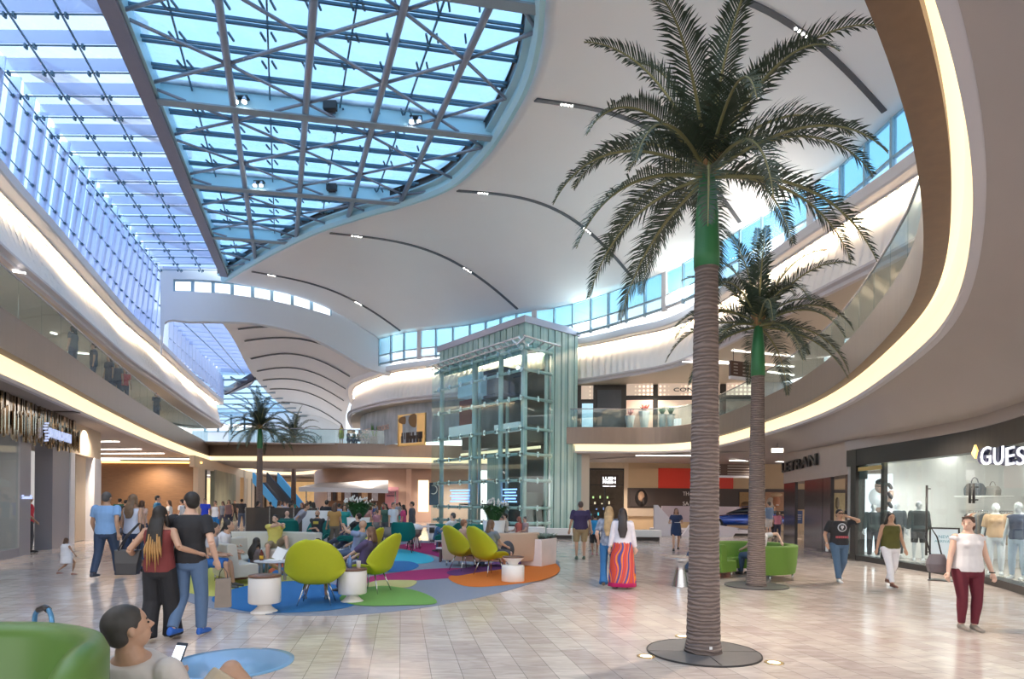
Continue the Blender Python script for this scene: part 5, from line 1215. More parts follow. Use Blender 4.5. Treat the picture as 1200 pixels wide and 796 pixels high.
        for t in [i/8 for i in range(9)]:
            z = zt+(zb-zt)*t; r0 = 0.15*k*w+infl; r = r0+(rb*k-r0)*t**0.8+(0.02*k*sin(PI*t))
            rg.append([V((cos(2*PI*q/24)*r*(1+0.06*t*sin(q*2.1)), 0.01+sin(2*PI*q/24)*r*0.78*(1+0.06*t*cos(q*1.7)), z)) for q in range(24)])
        lo.loft(rg, True, True); nm = 'skirt'
    obj(nm, lo, bottom if isinstance(bottom, bpy.types.Material) else cmat(bottom), e_, remesh=cvx if leg not in ('skirt', 'dress', 'mini') else 0)
    # shirt
    st = MB(); rg = []
    for t, a, b in ((-0.04 if not sit else 0.0, .163, .118), (0.04, .170, .12), (0.12, .158, .112), (0.2, .147, .105), (0.28, .156, .112), (0.38, .176, .122), (0.45, .178, .108), (0.50, .15, .09), (0.53, .085, .075)):
        if t > 0.2 and t < 0.5: a *= (0.93 if fem else 1.05)
        c = pel+up*t*k; ww = w if t < 0.42 else (1+w)/2; ex = infl*1.3
        rg.append([c+V((cos(2*PI*q/16)*(a*k*ww+ex), 0, 0))+fw*(sin(2*PI*q/16)*(b*k*ww+ex)) for q in range(16)])
    if sleeve < 0.05: rg = rg[:-1]
    st.loft(rg, True, True)
    if fem:
        for s in (-1, 1): st.ell(pel+up*0.37*k+fw*0.09*k*w+V((s*0.07*k, 0, 0)), (0.072*k, 0.066*k, 0.07*k), 10, 7)
    if sleeve > 0.05:
        for i in (0, 1):
            s1 = shs[i]; ball(st, s1, (0.060 if sleeve > .3 else .045)*k*w+infl*.6)
            if sleeve <= 1: seg(st, s1, s1.lerp(el[i], sleeve), 0.055*k*w+infl, 0.045*k*w+infl*1.3)
            else:
                seg(st, s1, el[i], 0.055*k*w+infl, 0.043*k+infl); ball(st, el[i], 0.043*k+infl); seg(st, el[i], el[i].lerp(wv[i], sleeve-1), 0.042*k+infl, 0.032*k+infl)
    obj('shirt', st, top if isinstance(top, bpy.types.Material) else cmat(top), e_, remesh=cvx)
    # hair
    if hairstyle != 'bald':
        hr = MB(); hr.ell(H(0, -0.012, 0.036), (0.083*k, 0.098*k, 0.092*k), 16, 12, R=HR)
        if hairstyle == 'short':
            hr.ell(H(0, -0.045, -0.005), (0.074*k, 0.062*k, 0.075*k), 12, 8, R=HR)
            for s in (-1, 1): hr.ell(H(s*0.068, 0.0, 0.025), (0.014*k, 0.03*k, 0.035*k), 8, 6, R=HR)
        else:
            hr.ell(H(0, -0.05, -0.03), (0.082*k, 0.062*k, 0.10*k), 12, 8, R=HR)
            n_ = {'long': 0.36, 'mid': 0.17, 'tail': 0.30, 'vlong': 0.48}[hairstyle]*k
            if hairstyle == 'tail': hr.tube([H(0, -0.10, 0.03), H(0, -0.14, -0.05), H(0, -0.12, -0.05)-V((0, 0, n_*.7))], [0.03*k, 0.035*k, 0.012*k], 8)
            else:
                base = H(0, -0.062, -0.03); low_ = base+V((0, (-0.10 if n_ > 0.25*k else -0.04)*k*w, -n_))
                rg = []
                for t in [i/6 for i in range(7)]:
                    c = base.lerp(low_, t)+V((0, -0.04*k*sin(PI*min(1, t*1.2)), 0)) if n_ > 0.25*k else base.lerp(low_, t); wd = (0.088+0.025*t if t < .7 else 0.105-0.16*(t-.7))*k; dp = 0.045*k*(1-0.35*t)
                    rg.append([c+HR@V((cos(2*PI*q/12)*wd*1.02, sin(2*PI*q/12)*dp, 0)) for q in range(12)])
                hr.loft(rg, True, True)
                for s in (-1, 1): hr.tube([H(s*0.076, 0.012, 0.03), H(s*0.088, -0.005, -0.06), H(s*0.092, 0.0, -0.08)-V((0, 0, n_*.55))], [0.014*k, 0.022*k, 0.014*k], 8)
        obj('hair', hr, cmat(hair, 0.6, 0.5), e_, remesh=max(vx, 0.009))
        if hair2: 
            tp_ = MB(); c = H(0, -0.175, -0.03)-V((0, 0, n_*0.66))
            for q in range(7):
                x = (q-3)*0.030*k; L = 0.17+0.07*((q*5) % 3)+0.05*(3-abs(q-3))/3; o = 0.03*((q*3) % 4)
                tp_.tube([c+V((x*.8, .0, .02+o)), c+V((x, -.012, -0.07)), c+V((x*1.15, -.008, -L))], [0.012*k, 0.024*k, 0.004*k], 8, flat=0.7)
            tag(obj('hair_ends', tp_, cmat(hair2, 0.6, 0.3), e_), 'blond loose hair ends')
    if beard:
        bd = MB(); bd.ell(H(0, 0.03, -0.062), (0.055*k, 0.068*k, 0.052*k), 12, 8, R=HR); obj('beard', bd, cmat(hair, 0.7, 0.2), e_, remesh=0.01)
    # face details
    if loc.y < 40:
        ey = MB(); mo = MB()
        for s in (-1, 1): ey.ell(H(s*0.031, 0.083, 0.004), (0.010*k, 0.007*k, 0.006*k), 8, 6); ey.bar(H(s*0.018, 0.089, 0.026), H(s*0.048, 0.079, 0.026), 0.006, 0.005)
        obj('eyes', ey, cmat((0.02, 0.015, 0.012)), e_); mo.ell(H(0, 0.079, -0.056), (0.020*k, 0.009*k, 0.005*k), 8, 6); obj('mouth', mo, mat('lips', (0.42, 0.16, 0.13), 0.5), e_)
    e_['_j'] = [c for v in (wv+el+shs+knees+ank+[hc]) for c in v]
    return e_, dict(w=wv, e=el, s=shs, k=knees, a=ank, head=hc, pel=pel, k_=k)
def child(e_, name, mb, m, **kw): return obj(name, mb, m, e_, **kw)
def world_of(e_, p): return Matrix.Translation(e_.location)@Matrix.Rotation(e_.rotation_euler.z, 4, 'Z')@V(p)
DK = (0.02, 0.016, 0.014); BR = (0.10, 0.05, 0.028); BLD = (0.42, 0.28, 0.14); GRY = (0.10, 0.09, 0.085)
JEAN = (0.10, 0.17, 0.30); DJEAN = (0.03, 0.05, 0.10)
# --- the couple walking away
m_mar = (0.19, 0.035, 0.035)
wo_, J = person(186, 751, 1.66, 5, 'walk', 'tan', DK, 'vlong', m_mar, 0.0, (0.018, 0.018, 0.022), 'wide', (0.03, 0.02, 0.02), 'dark haired woman in maroon top and wide black trousers walking away with blond hair ends', fem=True, near=True,
   wrists=((-0.30, 0.10, 0.98), (0.44, 0.02, 1.06)), elbow=((-0.4, -1, -0.2), (0.2, -1, -0.5)), ankles=((-0.09, -0.10, 0.10), (0.10, 0.14, 0.08)), hair2=(0.42, 0.23, 0.08))
bag = MB(); wp = world_of(wo_, (-0.36, 0.0, 0.86))
tb_ = empty('tote_bag', wp, rz=rad(8), label='black leather tote bag hanging from the shoulder of the woman in maroon', cat='bag')
mbb = MB().loft([[V((x*s_, y*t_, z)) for x, y in ((-1, -1), (1, -1), (1, 1), (-1, 1))] for z, s_, t_ in ((-0.06, 0.115, 0.05), (0.08, 0.13, 0.06), (0.24, 0.15, 0.03))], True, True, smooth=False)
obj('bag_body', mbb, mat('black leather', (0.03, 0.03, 0.035), 0.35), tb_, bevel=0.012); 
for y in (-0.03, 0.03): obj('strap', MB().tube([(-0.10, y, 0.23), (-0.02, y, 0.40), (0.12, y*.5, 0.56), (0.15, 0.0, 0.55), (0.11, y, 0.23)], 0.008, 6), MATS['black leather'], tb_)
ma_, J = person(222, 747, 1.84, -2, 'walk', 'light', DK, 'short', (0.022, 0.022, 0.026), 0.62, JEAN, 'jeans', (0.02, 0.12, 0.50), 'bearded man in black tee and blue jeans, his arm round the woman in maroon', near=True,
   wrists=((-0.50, 0.12, 1.36), (0.30, 0.06, 0.96)), elbow=((-0.3, -1, -0.35), (0.5, -1, 0)), ankles=((-0.10, -0.20, 0.14), (0.08, 0.12, 0.085)), head_turn=55, head_pitch=-8, beard=True)
sb = empty('shopping_bag', world_of(ma_, (0.36, 0.12, 0.36)), rz=rad(20), label='brown grey paper shopping bag carried by the man in black tee', cat='bag')
obj('bag_body', MB().loft([[V((x*a, y*b, z)) for x, y in ((-1, -1), (1, -1), (1, 1), (-1, 1))] for z, a, b in ((0, 0.095, 0.05), (0.36, 0.085, 0.045))], True, True, smooth=False), mat('kraft grey paper', (0.23, 0.19, 0.16), 0.6, noise=0.15, nscale=10), sb)
obj('handle', MB().tube([(-0.05, 0, 0.36), (-0.04, 0, 0.44), (0, 0, 0.50), (0.04, 0, 0.44), (0.05, 0, 0.36)], 0.006, 6), MATS['black leather'], sb)
for s in (-1,):
    child(ma_, 'belt_pouch', MB().box((-0.14, -0.13, 1.0), (0.06, 0.03, 0.11)), cmat((0.02, 0.02, 0.02)), bevel=0.01)
# --- left: man in blue shirt, woman in white, toddler, others by the wood wall
person(124, 678, 1.90, 4, 'walk', 'tan', GRY, 'short', (0.24, 0.42, 0.72), 0.6, (0.035, 0.06, 0.12), 'jeans', (0.05, 0.06, 0.09), 'broad man in light blue short sleeved shirt and dark jeans walking away beside the jeweller', build=1.13)
person(155, 674, 1.86, 0, 'walk', 'tan', (0.20, 0.12, 0.07), 'long', (0.62, 0.66, 0.80), 0.0, (0.03, 0.05, 0.11), 'jeans', DK, 'long haired woman in white sleeveless top walking away beside the man in the blue shirt', fem=True)
person(77, 675, 0.86, -25, 'walk', 'brown', BR, 'mid', (0.80, 0.80, 0.85), 0.1, (0.82, 0.82, 0.87), 'dress', (0.3, 0.15, 0.12), 'toddler in short white dress walking across the floor beside the jeweller', fem=True, wrists=((-0.16, 0.12, 0.45), (0.28, 0.1, 0.38)), build=1.25)
person(33, 648, 1.85, -40, 'stand', 'tan', DK, 'short', (0.55, 0.02, 0.04), 1.2, (0.05, 0.05, 0.06), 'trousers', DK, 'person in red top standing inside the jeweller doorway, half hidden by the grey pillar', wrists=((-0.27, .04, .9), (0.34, 0.12, 1.0)))
for (x, y, h, hd_, t, hr_, st_, f, lb) in ((140, 628, 1.80, 20, (0.02, 0.12, 0.08), DK, 'short', False, 'person in dark green top beyond the man in the light blue shirt'),
        (147, 629, 1.74, -10, (0.03, 0.03, 0.03), DK, 'short', False, 'person in black top between the blue shirt man and the woman in white'),
        (184, 634, 1.92, -60, (0.02, 0.13, 0.25), DK, 'short', False, 'dark haired man in teal blue tee standing before the brown wood wall'),
        (166, 645, 1.72, -15, (0.70, 0.45, 0.36), BR, 'mid', True, 'woman in pale peach top just behind the woman in white, near the wood wall'),
        (198, 632, 1.74, 120, (0.65, 0.62, 0.6), BR, 'mid', True, 'woman in pale top facing left before the brown wood wall'),
        (213, 630, 1.78, 90, (0.7, 0.7, 0.72), DK, 'short', False, 'dark haired person in white top beyond the shoulder of the woman in maroon')):
    person(x, y, h, hd_, 'walk' if h < 1.8 else 'stand', 'tan', hr_, st_, t, 0.6, (0.05, 0.06, 0.1), 'jeans', DK, lb, fem=f)
# --- walkers in the far left aisle
for (x, y, h, hd_, ps, t, sl, b, lg, hr_, st_, f, lb) in (
        (240, 626, 1.85, 175, 'walk', (0.02, 0.06, 0.62), 0.6, (0.12, 0.16, 0.25), 'jeans', BR, 'short', False, 'man in bright royal blue tee walking towards us along the far aisle'),
        (252, 627, 1.72, 180, 'walk', (0.85, 0.85, 0.88), 0.0, (0.02, 0.20, 0.50), 'shorts', BR, 'tail', True, 'woman in white tank top and bright blue shorts in the far aisle'),
        (261, 621, 1.70, 170, 'walk', (0.28, 0.30, 0.34), 0.5, (0.1, 0.1, 0.14), 'jeans', BR, 'mid', True, 'woman in grey tee behind the white tank top woman in the far aisle'),
        (268, 622, 1.80, 185, 'walk', (0.25, 0.14, 0.13), 0.0, (0.04, 0.04, 0.06), 'jeans', DK, 'mid', True, 'woman in brown sleeveless top carrying a white bag in the far aisle'),
        (283, 620, 1.86, 10, 'walk', (0.03, 0.03, 0.035), 0.7, (0.10, 0.13, 0.2), 'jeans', DK, 'short', False, 'man in black tee walking away near the blue escalator'),
        (302, 628, 1.72, -60, 'stand', (0.03, 0.03, 0.035), 0.7, (0.03, 0.05, 0.10), 'jeans', DK, 'long', True, 'long haired woman in black tee standing at the left end of the grey screen'),
        (275, 612, 1.8, 180, 'walk', (0.05, 0.04, 0.04), 0.9, (0.05, 0.04, 0.04), 'jeans', DK, 'short', False, 'person in dark clothes coming out of the amber lit shop at the far left')):
    person(x, y, h, hd_, ps, 'tan', hr_, st_, t, sl, b, lg, (0.3, 0.3, 0.3), lb, fem=f)
# --- centre right walkers
person(680, 656, 1.80, 0, 'stand', 'tan', (0.09, 0.06, 0.05), 'short', (0.045, 0.03, 0.09), 0.75, (0.33, 0.24, 0.13), 'shorts', (0.10, 0.14, 0.10), 'heavy man in dark purple tee and khaki shorts standing with his back to us', build=1.22)
person(697, 652, 1.42, -8, 'walk', 'brown', DK, 'short', (0.02, 0.25, 0.52), 0.2, (0.02, 0.02, 0.03), 'shorts', (0.4, 0.2, 0.2), 'boy in sleeveless turquoise top and black shorts beside the man in khaki shorts')
m_pat = mat('blue floral cloth', (0.05, 0.09, 0.25), 0.8, noise=0.9, nscale=16, col2=(0.42, 0.48, 0.62))
bl, J = person(713, 688, 1.69, -12, 'walk', 'light', BLD, 'vlong', m_pat, 0.8, (0.02, 0.12, 0.30), 'bell', (0.1, 0.07, 0.05), 'blonde woman in blue patterned top and flared jeans walking beside the long orange skirt', fem=True, wrists=((-0.22, .08, .95), (0.25, -.02, .84)))
hb = empty('handbag', world_of(bl, (0.2, 0.0, 0.60)), rz=rad(-10), label='pale grey shoulder bag carried by the blonde woman in flared jeans', cat='bag')
obj('bag_body', MB().box((0, 0, 0.14), (0.26, 0.1, 0.30)), cmat((0.34, 0.35, 0.38)), hb, bevel=0.02); obj('strap', MB().tube([(-0.1, 0, 0.28), (-.05, 0, 0.5), (.02, 0, .62), (0.1, 0, 0.28)], 0.008, 6), cmat((0.25, 0.2, 0.18)), hb)
def skirt_material():
    m = bpy.data.materials.new('patterned maxi skirt'); m.use_nodes = True; nt = m.node_tree; b = nt.nodes['Principled BSDF']; N = nt.nodes.new; L = nt.links.new
    t = N('ShaderNodeTexCoord'); sp_ = N('ShaderNodeSeparateXYZ'); L(t.outputs['Object'], sp_.inputs[0])
    n = N('ShaderNodeTexWave'); n.inputs['Scale'].default_value = 1.6; n.inputs['Distortion'].default_value = 7; n.inputs['Detail'].default_value = 1; n.bands_direction = 'X'; L(t.outputs['Object'], n.inputs['Vector'])
    r = N('ShaderNodeValToRGB'); r.color_ramp.interpolation = 'CONSTANT'; E = r.color_ramp.elements
    E[0].color = (0.55, 0.06, 0.03, 1); E[1].position = 0.45; E[1].color = (0.75, 0.16, 0.03, 1)
    for p_, c in ((0.25, (0.04, 0.05, 0.22, 1)), (0.35, (0.6, 0.03, 0.15, 1)), (0.62, (0.70, 0.30, 0.04, 1)), (0.75, (0.6, 0.08, 0.02, 1)), (0.88, (0.07, 0.06, 0.25, 1))): q = E.new(p_); q.color = c
    L(n.outputs['Fac'], r.inputs[0]); hz_ = N('ShaderNodeMath'); hz_.operation = 'LESS_THAN'; hz_.inputs[1].default_value = 0.13; L(sp_.outputs['Z'], hz_.inputs[0])
    mx = N('ShaderNodeMix'); mx.data_type = 'RGBA'; mx.inputs[7].default_value = (0.50, 0.01, 0.13, 1); L(hz_.outputs[0], mx.inputs[0]); L(r.outputs[0], mx.inputs[6]); L(mx.outputs[2], b.inputs['Base Color']); b.inputs['Roughness'].default_value = 0.8
    return m
person(729, 690, 1.64, -10, 'stand', 'light', (0.03, 0.022, 0.02), 'vlong', (0.72, 0.68, 0.74), 1.9, skirt_material(), 'skirt', DK, 'dark haired woman in white blouse and long orange and pink patterned skirt, seen from behind', fem=True)
nd, J = person(792, 646, 1.60, 165, 'walk', 'tan', BR, 'long', (0.02, 0.035, 0.09), 0.5, (0.015, 0.035, 0.10), 'mini', DK, 'young woman in navy dress walking towards us before the white car display', fem=True, wrists=((-0.16, 0.25, 1.06), (0.2, 0.25, 1.04)), head_turn=10)
obj('tablet', MB().box((0, 0, 0), (0.2, 0.14, 0.012)), cmat((0.7, 0.7, 0.7)), label='pale tablet held by the young woman in navy dress', cat='tablet', loc=world_of(nd, (-0.05, 0.37, 1.06)), bevel=0.002)
# --- right walkers coming towards us
pm, J = person(983, 683, 1.66, 172, 'walk', 'tan', DK, 'short', (0.02, 0.02, 0.025), 0.75, (0.07, 0.13, 0.22), 'jeans', (0.6, 0.6, 0.62), 'man in black printed tee and jeans walking towards us with a phone at his ear', wrists=((-0.13, 0.14, 1.47), (0.30, 0.12, 0.88)), elbow=((-1, 0.2, -0.6), (0.4, -1, 0)), build=1.12)
cp = MB().lathe([(0, 0), (0.095, 0), (0.095, 0.006), (0, 0.006)], (0, 0, 0), 24); cp.v = [Matrix.Rotation(-PI/2, 3, 'X')@p+V((0, 0.155, 1.23)) for p in cp.v]; child(pm, 'chest_print', cp, cmat((0.55, 0.57, 0.6)))
cp = MB().lathe([(0, 0), (0.07, 0), (0.07, 0.007), (0, 0.007)], (0, 0, 0), 20); cp.v = [Matrix.Rotation(-PI/2, 3, 'X')@p+V((0, 0.157, 1.23)) for p in cp.v]; child(pm, 'chest_print', cp, cmat((0.03, 0.03, 0.035)))
cp = MB().box((0, 0.168, 1.245), (0.06, 0.006, 0.05)); cp.box((0, 0.168, 1.205), (0.03, 0.006, 0.03)); child(pm, 'chest_print', cp, cmat((0.6, 0.6, 0.62)))
cp = MB(); 
for i in range(9): cp.box((-0.12+i*0.03, 0.160, 1.02), (0.020, 0.008, 0.05))
child(pm, 'hem_print', cp, cmat((0.55, 0.12, 0.14)))
child(pm, 'glasses', MB().box((0, 0.115, 1.545), (0.13, 0.012, 0.022)), cmat((0.02, 0.02, 0.02)), bevel=0.004)
obj('phone', MB().box((0, 0, 0), (0.02, 0.07, 0.14)), cmat((0.03, 0.03, 0.04)), label='black phone held at the ear of the man in printed tee', cat='phone', loc=world_of(pm, (-0.105, 0.07, 1.53)), bevel=0.004)
bt2 = obj('water_bottle', MB().lathe([(0, 0), (0.03, 0), (0.03, 0.13), (0.012, 0.17), (0.012, 0.19), (0, 0.19)], (0, 0, 0), 12), mat('clear plastic', (0.6, 0.65, 0.7), 0.2), label='small clear bottle in the lowered hand of the man in printed tee', cat='bottle', loc=world_of(pm, (0.31, 0.15, 0.70)))
person(1043, 688, 1.60, 178, 'walk', 'tan', DK, 'long', (0.09, 0.085, 0.015), 0.0, (0.80, 0.78, 0.82), 'leggings', (0.15, 0.06, 0.04), 'woman in olive tank top and white trousers walking before the fashion shop', fem=True, build=1.12, head_turn=-8, wrists=((-0.26, .08, .80), (0.27, -0.02, .79)))
wb_, J = person(1133, 739, 1.60, 176, 'stand', 'light', (0.09, 0.035, 0.02), 'tail', (0.70, 0.66, 0.66), 0.15, (0.11, 0.008, 0.02), 'leggings', (0.24, 0.20, 0.17), 'woman in white sleeveless blouse and burgundy trousers standing at the right', fem=True, near=True, build=1.15, head_turn=-48, wrists=((-0.29, 0.06, 0.79), (0.28, 0.04, 0.79)), ankles=((-0.07, 0.04, 0.08), (0.06, -0.02, 0.08)))
child(wb_, 'sunglasses', MB().box(J['head']+V((0.03, 0.045, 0.085)), (0.13, 0.08, 0.02), rz=rad(-48)), cmat((0.05, 0.03, 0.02)), bevel=0.004)
child(wb_, 'bracelet', MB().tube([(-0.287+0.032*cos(t), 0.055+0.03*sin(t), 0.81) for t in [i*PI/6 for i in range(13)]], 0.008, 6), DK and cmat((0.02, 0.02, 0.02)))
None and child(wb_, 'button_placket', MB().box((0, 0.165, 1.1), (0.03, 0.012, 0.40)), cmat((0.5, 0.45, 0.44)))
hb2 = empty('shoulder_bag', world_of(wb_, (0.33, -0.12, 0.78)), rz=rad(170), label='grey leather bag on a black strap behind the woman in the white blouse', cat='bag')
obj('bag_body', MB().loft([[V((x*a, y*b, z)) for x, y in ((-1, -1), (1, -1), (1, 1), (-1, 1))] for z, a, b in ((0, 0.10, 0.05), (0.12, 0.13, 0.06), (0.26, 0.09, 0.03))], True, True, smooth=False), cmat((0.13, 0.11, 0.12), 0.4), hb2, bevel=0.02); obj('strap', MB().tube([(-0.06, 0, 0.25), (0.0, 0.0, 0.5), (0.06, -0.08, 0.66), (0.1, -.1, 0.5), (0.08, 0, 0.25)], 0.01, 6), cmat((0.02, 0.02, 0.02)), hb2)
# ================================================================== COLOURED RUG
def PFp(pts): return [PF(*p) for p in pts]
rugc = PF(430, 672); rug = empty('rug', rugc, label='large oval rug with bright coloured leaf shapes under the lounge seats', cat='rug')
def rug_patch(pts, z, m, nm='color_patch', th=0.004):
    P = dedupe(spline([p-rugc for p in PFp(pts)], 6, closed=True), 0.01)
    A_ = sum(P[i].x*P[(i+1) % len(P)].y-P[(i+1) % len(P)].x*P[i].y for i in range(len(P)))
    if A_ < 0: P = P[::-1]
    return obj(nm, MB().prism([(p.x, p.y) for p in P], z-th, z), m, rug)
def carpet(n, c, **k): return mat('carpet '+n, c, 0.95, noise=0.10, nscale=60, bump=0.3, bscale=200, **k)
rug_patch([(195, 689), (212, 702), (250, 714), (300, 720), (370, 722), (430, 720), (500, 712), (560, 701), (610, 688), (645, 675), (656, 665), (648, 655), (610, 645), (560, 638), (500, 634), (430, 633), (360, 636), (300, 641), (250, 652), (210, 668)], 0.012, carpet('grey', (0.24, 0.27, 0.34)), 'pile', 0.012)
rug_patch([(202, 672), (228, 660), (270, 653), (320, 655), (362, 668), (345, 684), (300, 697), (250, 700), (214, 692)], 0.016, carpet('yellow', (0.58, 0.56, 0.13)))
rug_patch([(249, 706), (262, 695), (300, 686), (350, 682), (400, 688), (424, 700), (408, 713), (350, 719), (290, 718)], 0.020, carpet('blue', (0.012, 0.14, 0.38)))
rug_patch([(398, 704), (410, 695), (445, 688), (480, 692), (504, 700), (510, 709), (470, 711), (420, 711)], 0.024, carpet('green', (0.16, 0.36, 0.08)))
rug_patch([(428, 688), (440, 682), (465, 681), (488, 682), (480, 689), (455, 690)], 0.020, carpet('lemon', (0.52, 0.50, 0.20)))
rug_patch([(380, 690), (410, 682), (450, 674), (500, 668), (545, 667), (572, 671), (540, 677), (490, 681), (430, 684)], 0.018, carpet('magenta', (0.38, 0.02, 0.14)))
rug_patch([(526, 677), (535, 685), (556, 689), (590, 687), (630, 682), (652, 674), (655, 665), (640, 656), (614, 656), (608, 662), (580, 668), (550, 672)], 0.022, carpet('orange', (0.68, 0.17, 0.015)))
rug_patch([(525, 671), (560, 664), (600, 656), (619, 657), (606, 665), (560, 672), (534, 676)], 0.026, carpet('purple', (0.13, 0.03, 0.16)))
rug_patch([(440, 652), (458, 645), (486, 647), (508, 655), (498, 661), (460, 660)], 0.018, carpet('cyan', (0.03, 0.42, 0.58)))
rug_patch([(440, 665), (455, 659), (480, 659), (491, 664), (478, 670), (452, 671)], 0.022, carpet('blue', (0.012, 0.14, 0.38)))
rug_patch([(462, 641), (490, 637), (540, 639), (572, 645), (560, 653), (530, 657), (505, 651), (478, 645)], 0.020, carpet('magenta', (0.38, 0.02, 0.14)))
rug_patch([(262, 677), (275, 667), (300, 660), (332, 659), (340, 666), (318, 672), (290, 678)], 0.024, carpet('rust', (0.50, 0.10, 0.03)))
rug_patch([(320, 674), (335, 665), (365, 662), (390, 668), (370, 676)], 0.026, carpet('blue', (0.012, 0.14, 0.38)))

# ================================================================== LOUNGE CHAIRS
def egg_chair(mat_, name='lounge_chair', H_=1.10, W_=0.99, legs_m=None, label=None, squareback=False, scale=1.0):
    e_ = empty(name, label=label, cat='chair')
    prof = [(0.34, 0.40), (0.27, 0.425), (0.12, 0.40), (-0.04, 0.37), (-0.16, 0.37), (-0.25, 0.44), (-0.31, 0.56), (-0.37, 0.70), (-0.42, 0.84), (-0.46, 0.96), (-0.49, 1.05), (-0.50, H_)]
    wid = [0.52, 0.58, 0.66, 0.74, 0.80, 0.88, 0.90, 0.87, 0.80, 0.66, 0.44, 0.12]
    if squareback: wid = [0.56, 0.60, 0.62, 0.64, 0.64, 0.64, 0.66, 0.66, 0.65, 0.62, 0.58, 0.50]; prof = [(y, z if z < .5 else .5+(z-.5)*.72) for y, z in prof]
    armh = [0.05, 0.10, 0.17, 0.20, 0.20, 0.14, 0.06, 0.02, 0, 0, 0, 0]
    fwd = [0, 0, 0, 0.0, 0.0, 0.10, 0.20, 0.22, 0.18, 0.12, 0.07, 0.03]
    pr = spline([V((0, y, z)) for y, z in prof], 3); n = len(pr)
    def itp(L, i): f = i/(n-1)*(len(L)-1); j = min(int(f), len(L)-2); return L[j]+(L[j+1]-L[j])*(f-j)
    rows = []
    for i, p in enumerate(pr):
        w, ah, fd = itp(wid, i)*W_/0.86, itp(armh, i), itp(fwd, i); row = []
        for q in range(15):
            u = q/7-1; a_ = abs(u); row.append(V((u*w/2*(1-0.06*a_**4), p.y+fd*a_**2.6, p.z+ah*a_**3)))
        rows.append(row)
    obj('shell', MB().loft(rows, False, False, smooth=True), mat_, e_, solid=0.035, sub=1)
    cs = []
    for i in range(4, 16):
        p = pr[i] if i < n else pr[-1]; w = itp(wid, i)*W_/0.86*0.62; cs.append([V((u/4*w/2, p.y+0.03+0.02*(1-abs(u/4))+itp(fwd, i)*abs(u/4*.62)**2.6, p.z+0.035+0.03*(1-(u/4)**2))) for u in range(-4, 5)])
    obj('seat_cushion', MB().loft([[V((u/4*0.26, y, 0.43+0.03*(1-(u/4)**2)-0.03*(y > .22))) for u in range(-4, 5)] for y in (0.30, 0.22, 0.10, -0.02, -0.14)], False, False, smooth=True), mat_, e_, solid=0.05)
    lm = legs_m or m_steel
    for sx_ in (-1, 1):
        for a, b in (((0.16, 0.16), (0.27, 0.26)), ((0.16, -0.12), (0.27, -0.24))):
            obj('leg', MB().tube([(sx_*a[0], a[1], 0.37), (sx_*b[0], b[1], 0.0)], [0.014, 0.010], 8), lm, e_)
    obj('leg_frame', MB().tube([(-0.16, 0.16, 0.365), (0.16, 0.16, 0.365), (0.16, -0.12, 0.365), (-0.16, -0.12, 0.365), (-0.16, 0.16, 0.365)], 0.012, 6), lm, e_)
    return e_
m_lime = mat('lime shell fabric', (0.42, 0.46, 0.012), 0.6, noise=0.05, nscale=30); m_teal = mat('teal fabric', (0.0, 0.155, 0.135), 0.7, noise=0.06, nscale=30)
proto = egg_chair(m_lime)
lims = [(371, 709, 8, 1.0, 'lime green shell chair nearest us, seen from behind beside the white drum table'),
        (437, 695, 75, 1.02, 'lime green shell chair seen from the side with the woman in purple in it'),
        (424, 673, 80, 1.0, 'lime green shell chair half hidden behind the seated couple'),
        (573, 675, -52, 1.06, 'lime green shell chair beside the small hourglass table at the orange patch'),
        (543, 669, -52, 1.04, 'lime green shell chair second from the hourglass table, left of its twin')]
for i, (x, y, r, s_, lb) in enumerate(lims):
    p = PF(x, y); o = proto if i == 0 else copy_tree(proto)
    o.location = p; o.rotation_euler.z = rad(r); o.scale = (s_,)*3; o['label'] = lb; o['group'] = 'lime shell chairs'
tproto = egg_chair(m_teal, squareback=True, legs_m=MATS['dark metal'])
teals = [(371, 647, 180, 'teal chair facing us with the man in the gold print tee'), (413, 650, 70, 'teal chair turned left with the man in black sitting low in it'), (441, 641, -60, 'empty teal chair facing right beside the white lily pot'),
         (473, 648, 5, 'empty teal chair seen from behind, between the rug and the white tables'), (526, 648, 65, 'teal chair with the man in white shirt and jeans'), (336, 644, 20, 'teal chair behind the cream sofa with the bald man')]
for i, (x, y, r, lb) in enumerate(teals):
    p = PF(x, y); o = tproto if i == 0 else copy_tree(tproto); o.location = p; o.rotation_euler.z = rad(r); o.scale = (1.12,)*3; o['label'] = lb; o['group'] = 'teal lounge chairs'

# ---- small tables
def drum_table(x, y, label, inv=False, s_=1.0):
    e_ = empty('side_table', PF(x, y), label=label, cat='table'); m = mat('white lacquer', (0.80, 0.76, 0.72), 0.35); wd = mat('walnut top', (0.16, 0.075, 0.045), 0.4)
    if not inv:
        obj('base', MB().lathe([(0, 0), (0.20, 0), (0.20, 0.015), (0.15, 0.05), (0.10, 0.10), (0.10, 0.15)], n=32), m, e_); obj('drum', MB().lathe([(0, 0.15), (0.225, 0.15), (0.235, 0.17), (0.235, 0.53), (0.225, 0.545), (0, 0.545)], n=36), m, e_)
        obj('table_top', MB().lathe([(0, 0.545), (0.235, 0.545), (0.238, 0.56), (0.235, 0.575), (0, 0.575)], n=36), wd, e_)
    else:
        obj('drum', MB().lathe([(0, 0), (0.25, 0), (0.26, 0.01), (0.26, 0.36), (0.24, 0.38), (0.10, 0.39)], n=36), m, e_); obj('cone', MB().lathe([(0.10, 0.38), (0.12, 0.43), (0.24, 0.54), (0.25, 0.555), (0, 0.55)], n=36), m, e_)
        obj('table_top', MB().lathe([(0, 0.552), (0.25, 0.555), (0.255, 0.575), (0.22, 0.58), (0.21, 0.568), (0, 0.568)], n=36), wd, e_)
    e_.scale = (s_,)*3; return e_
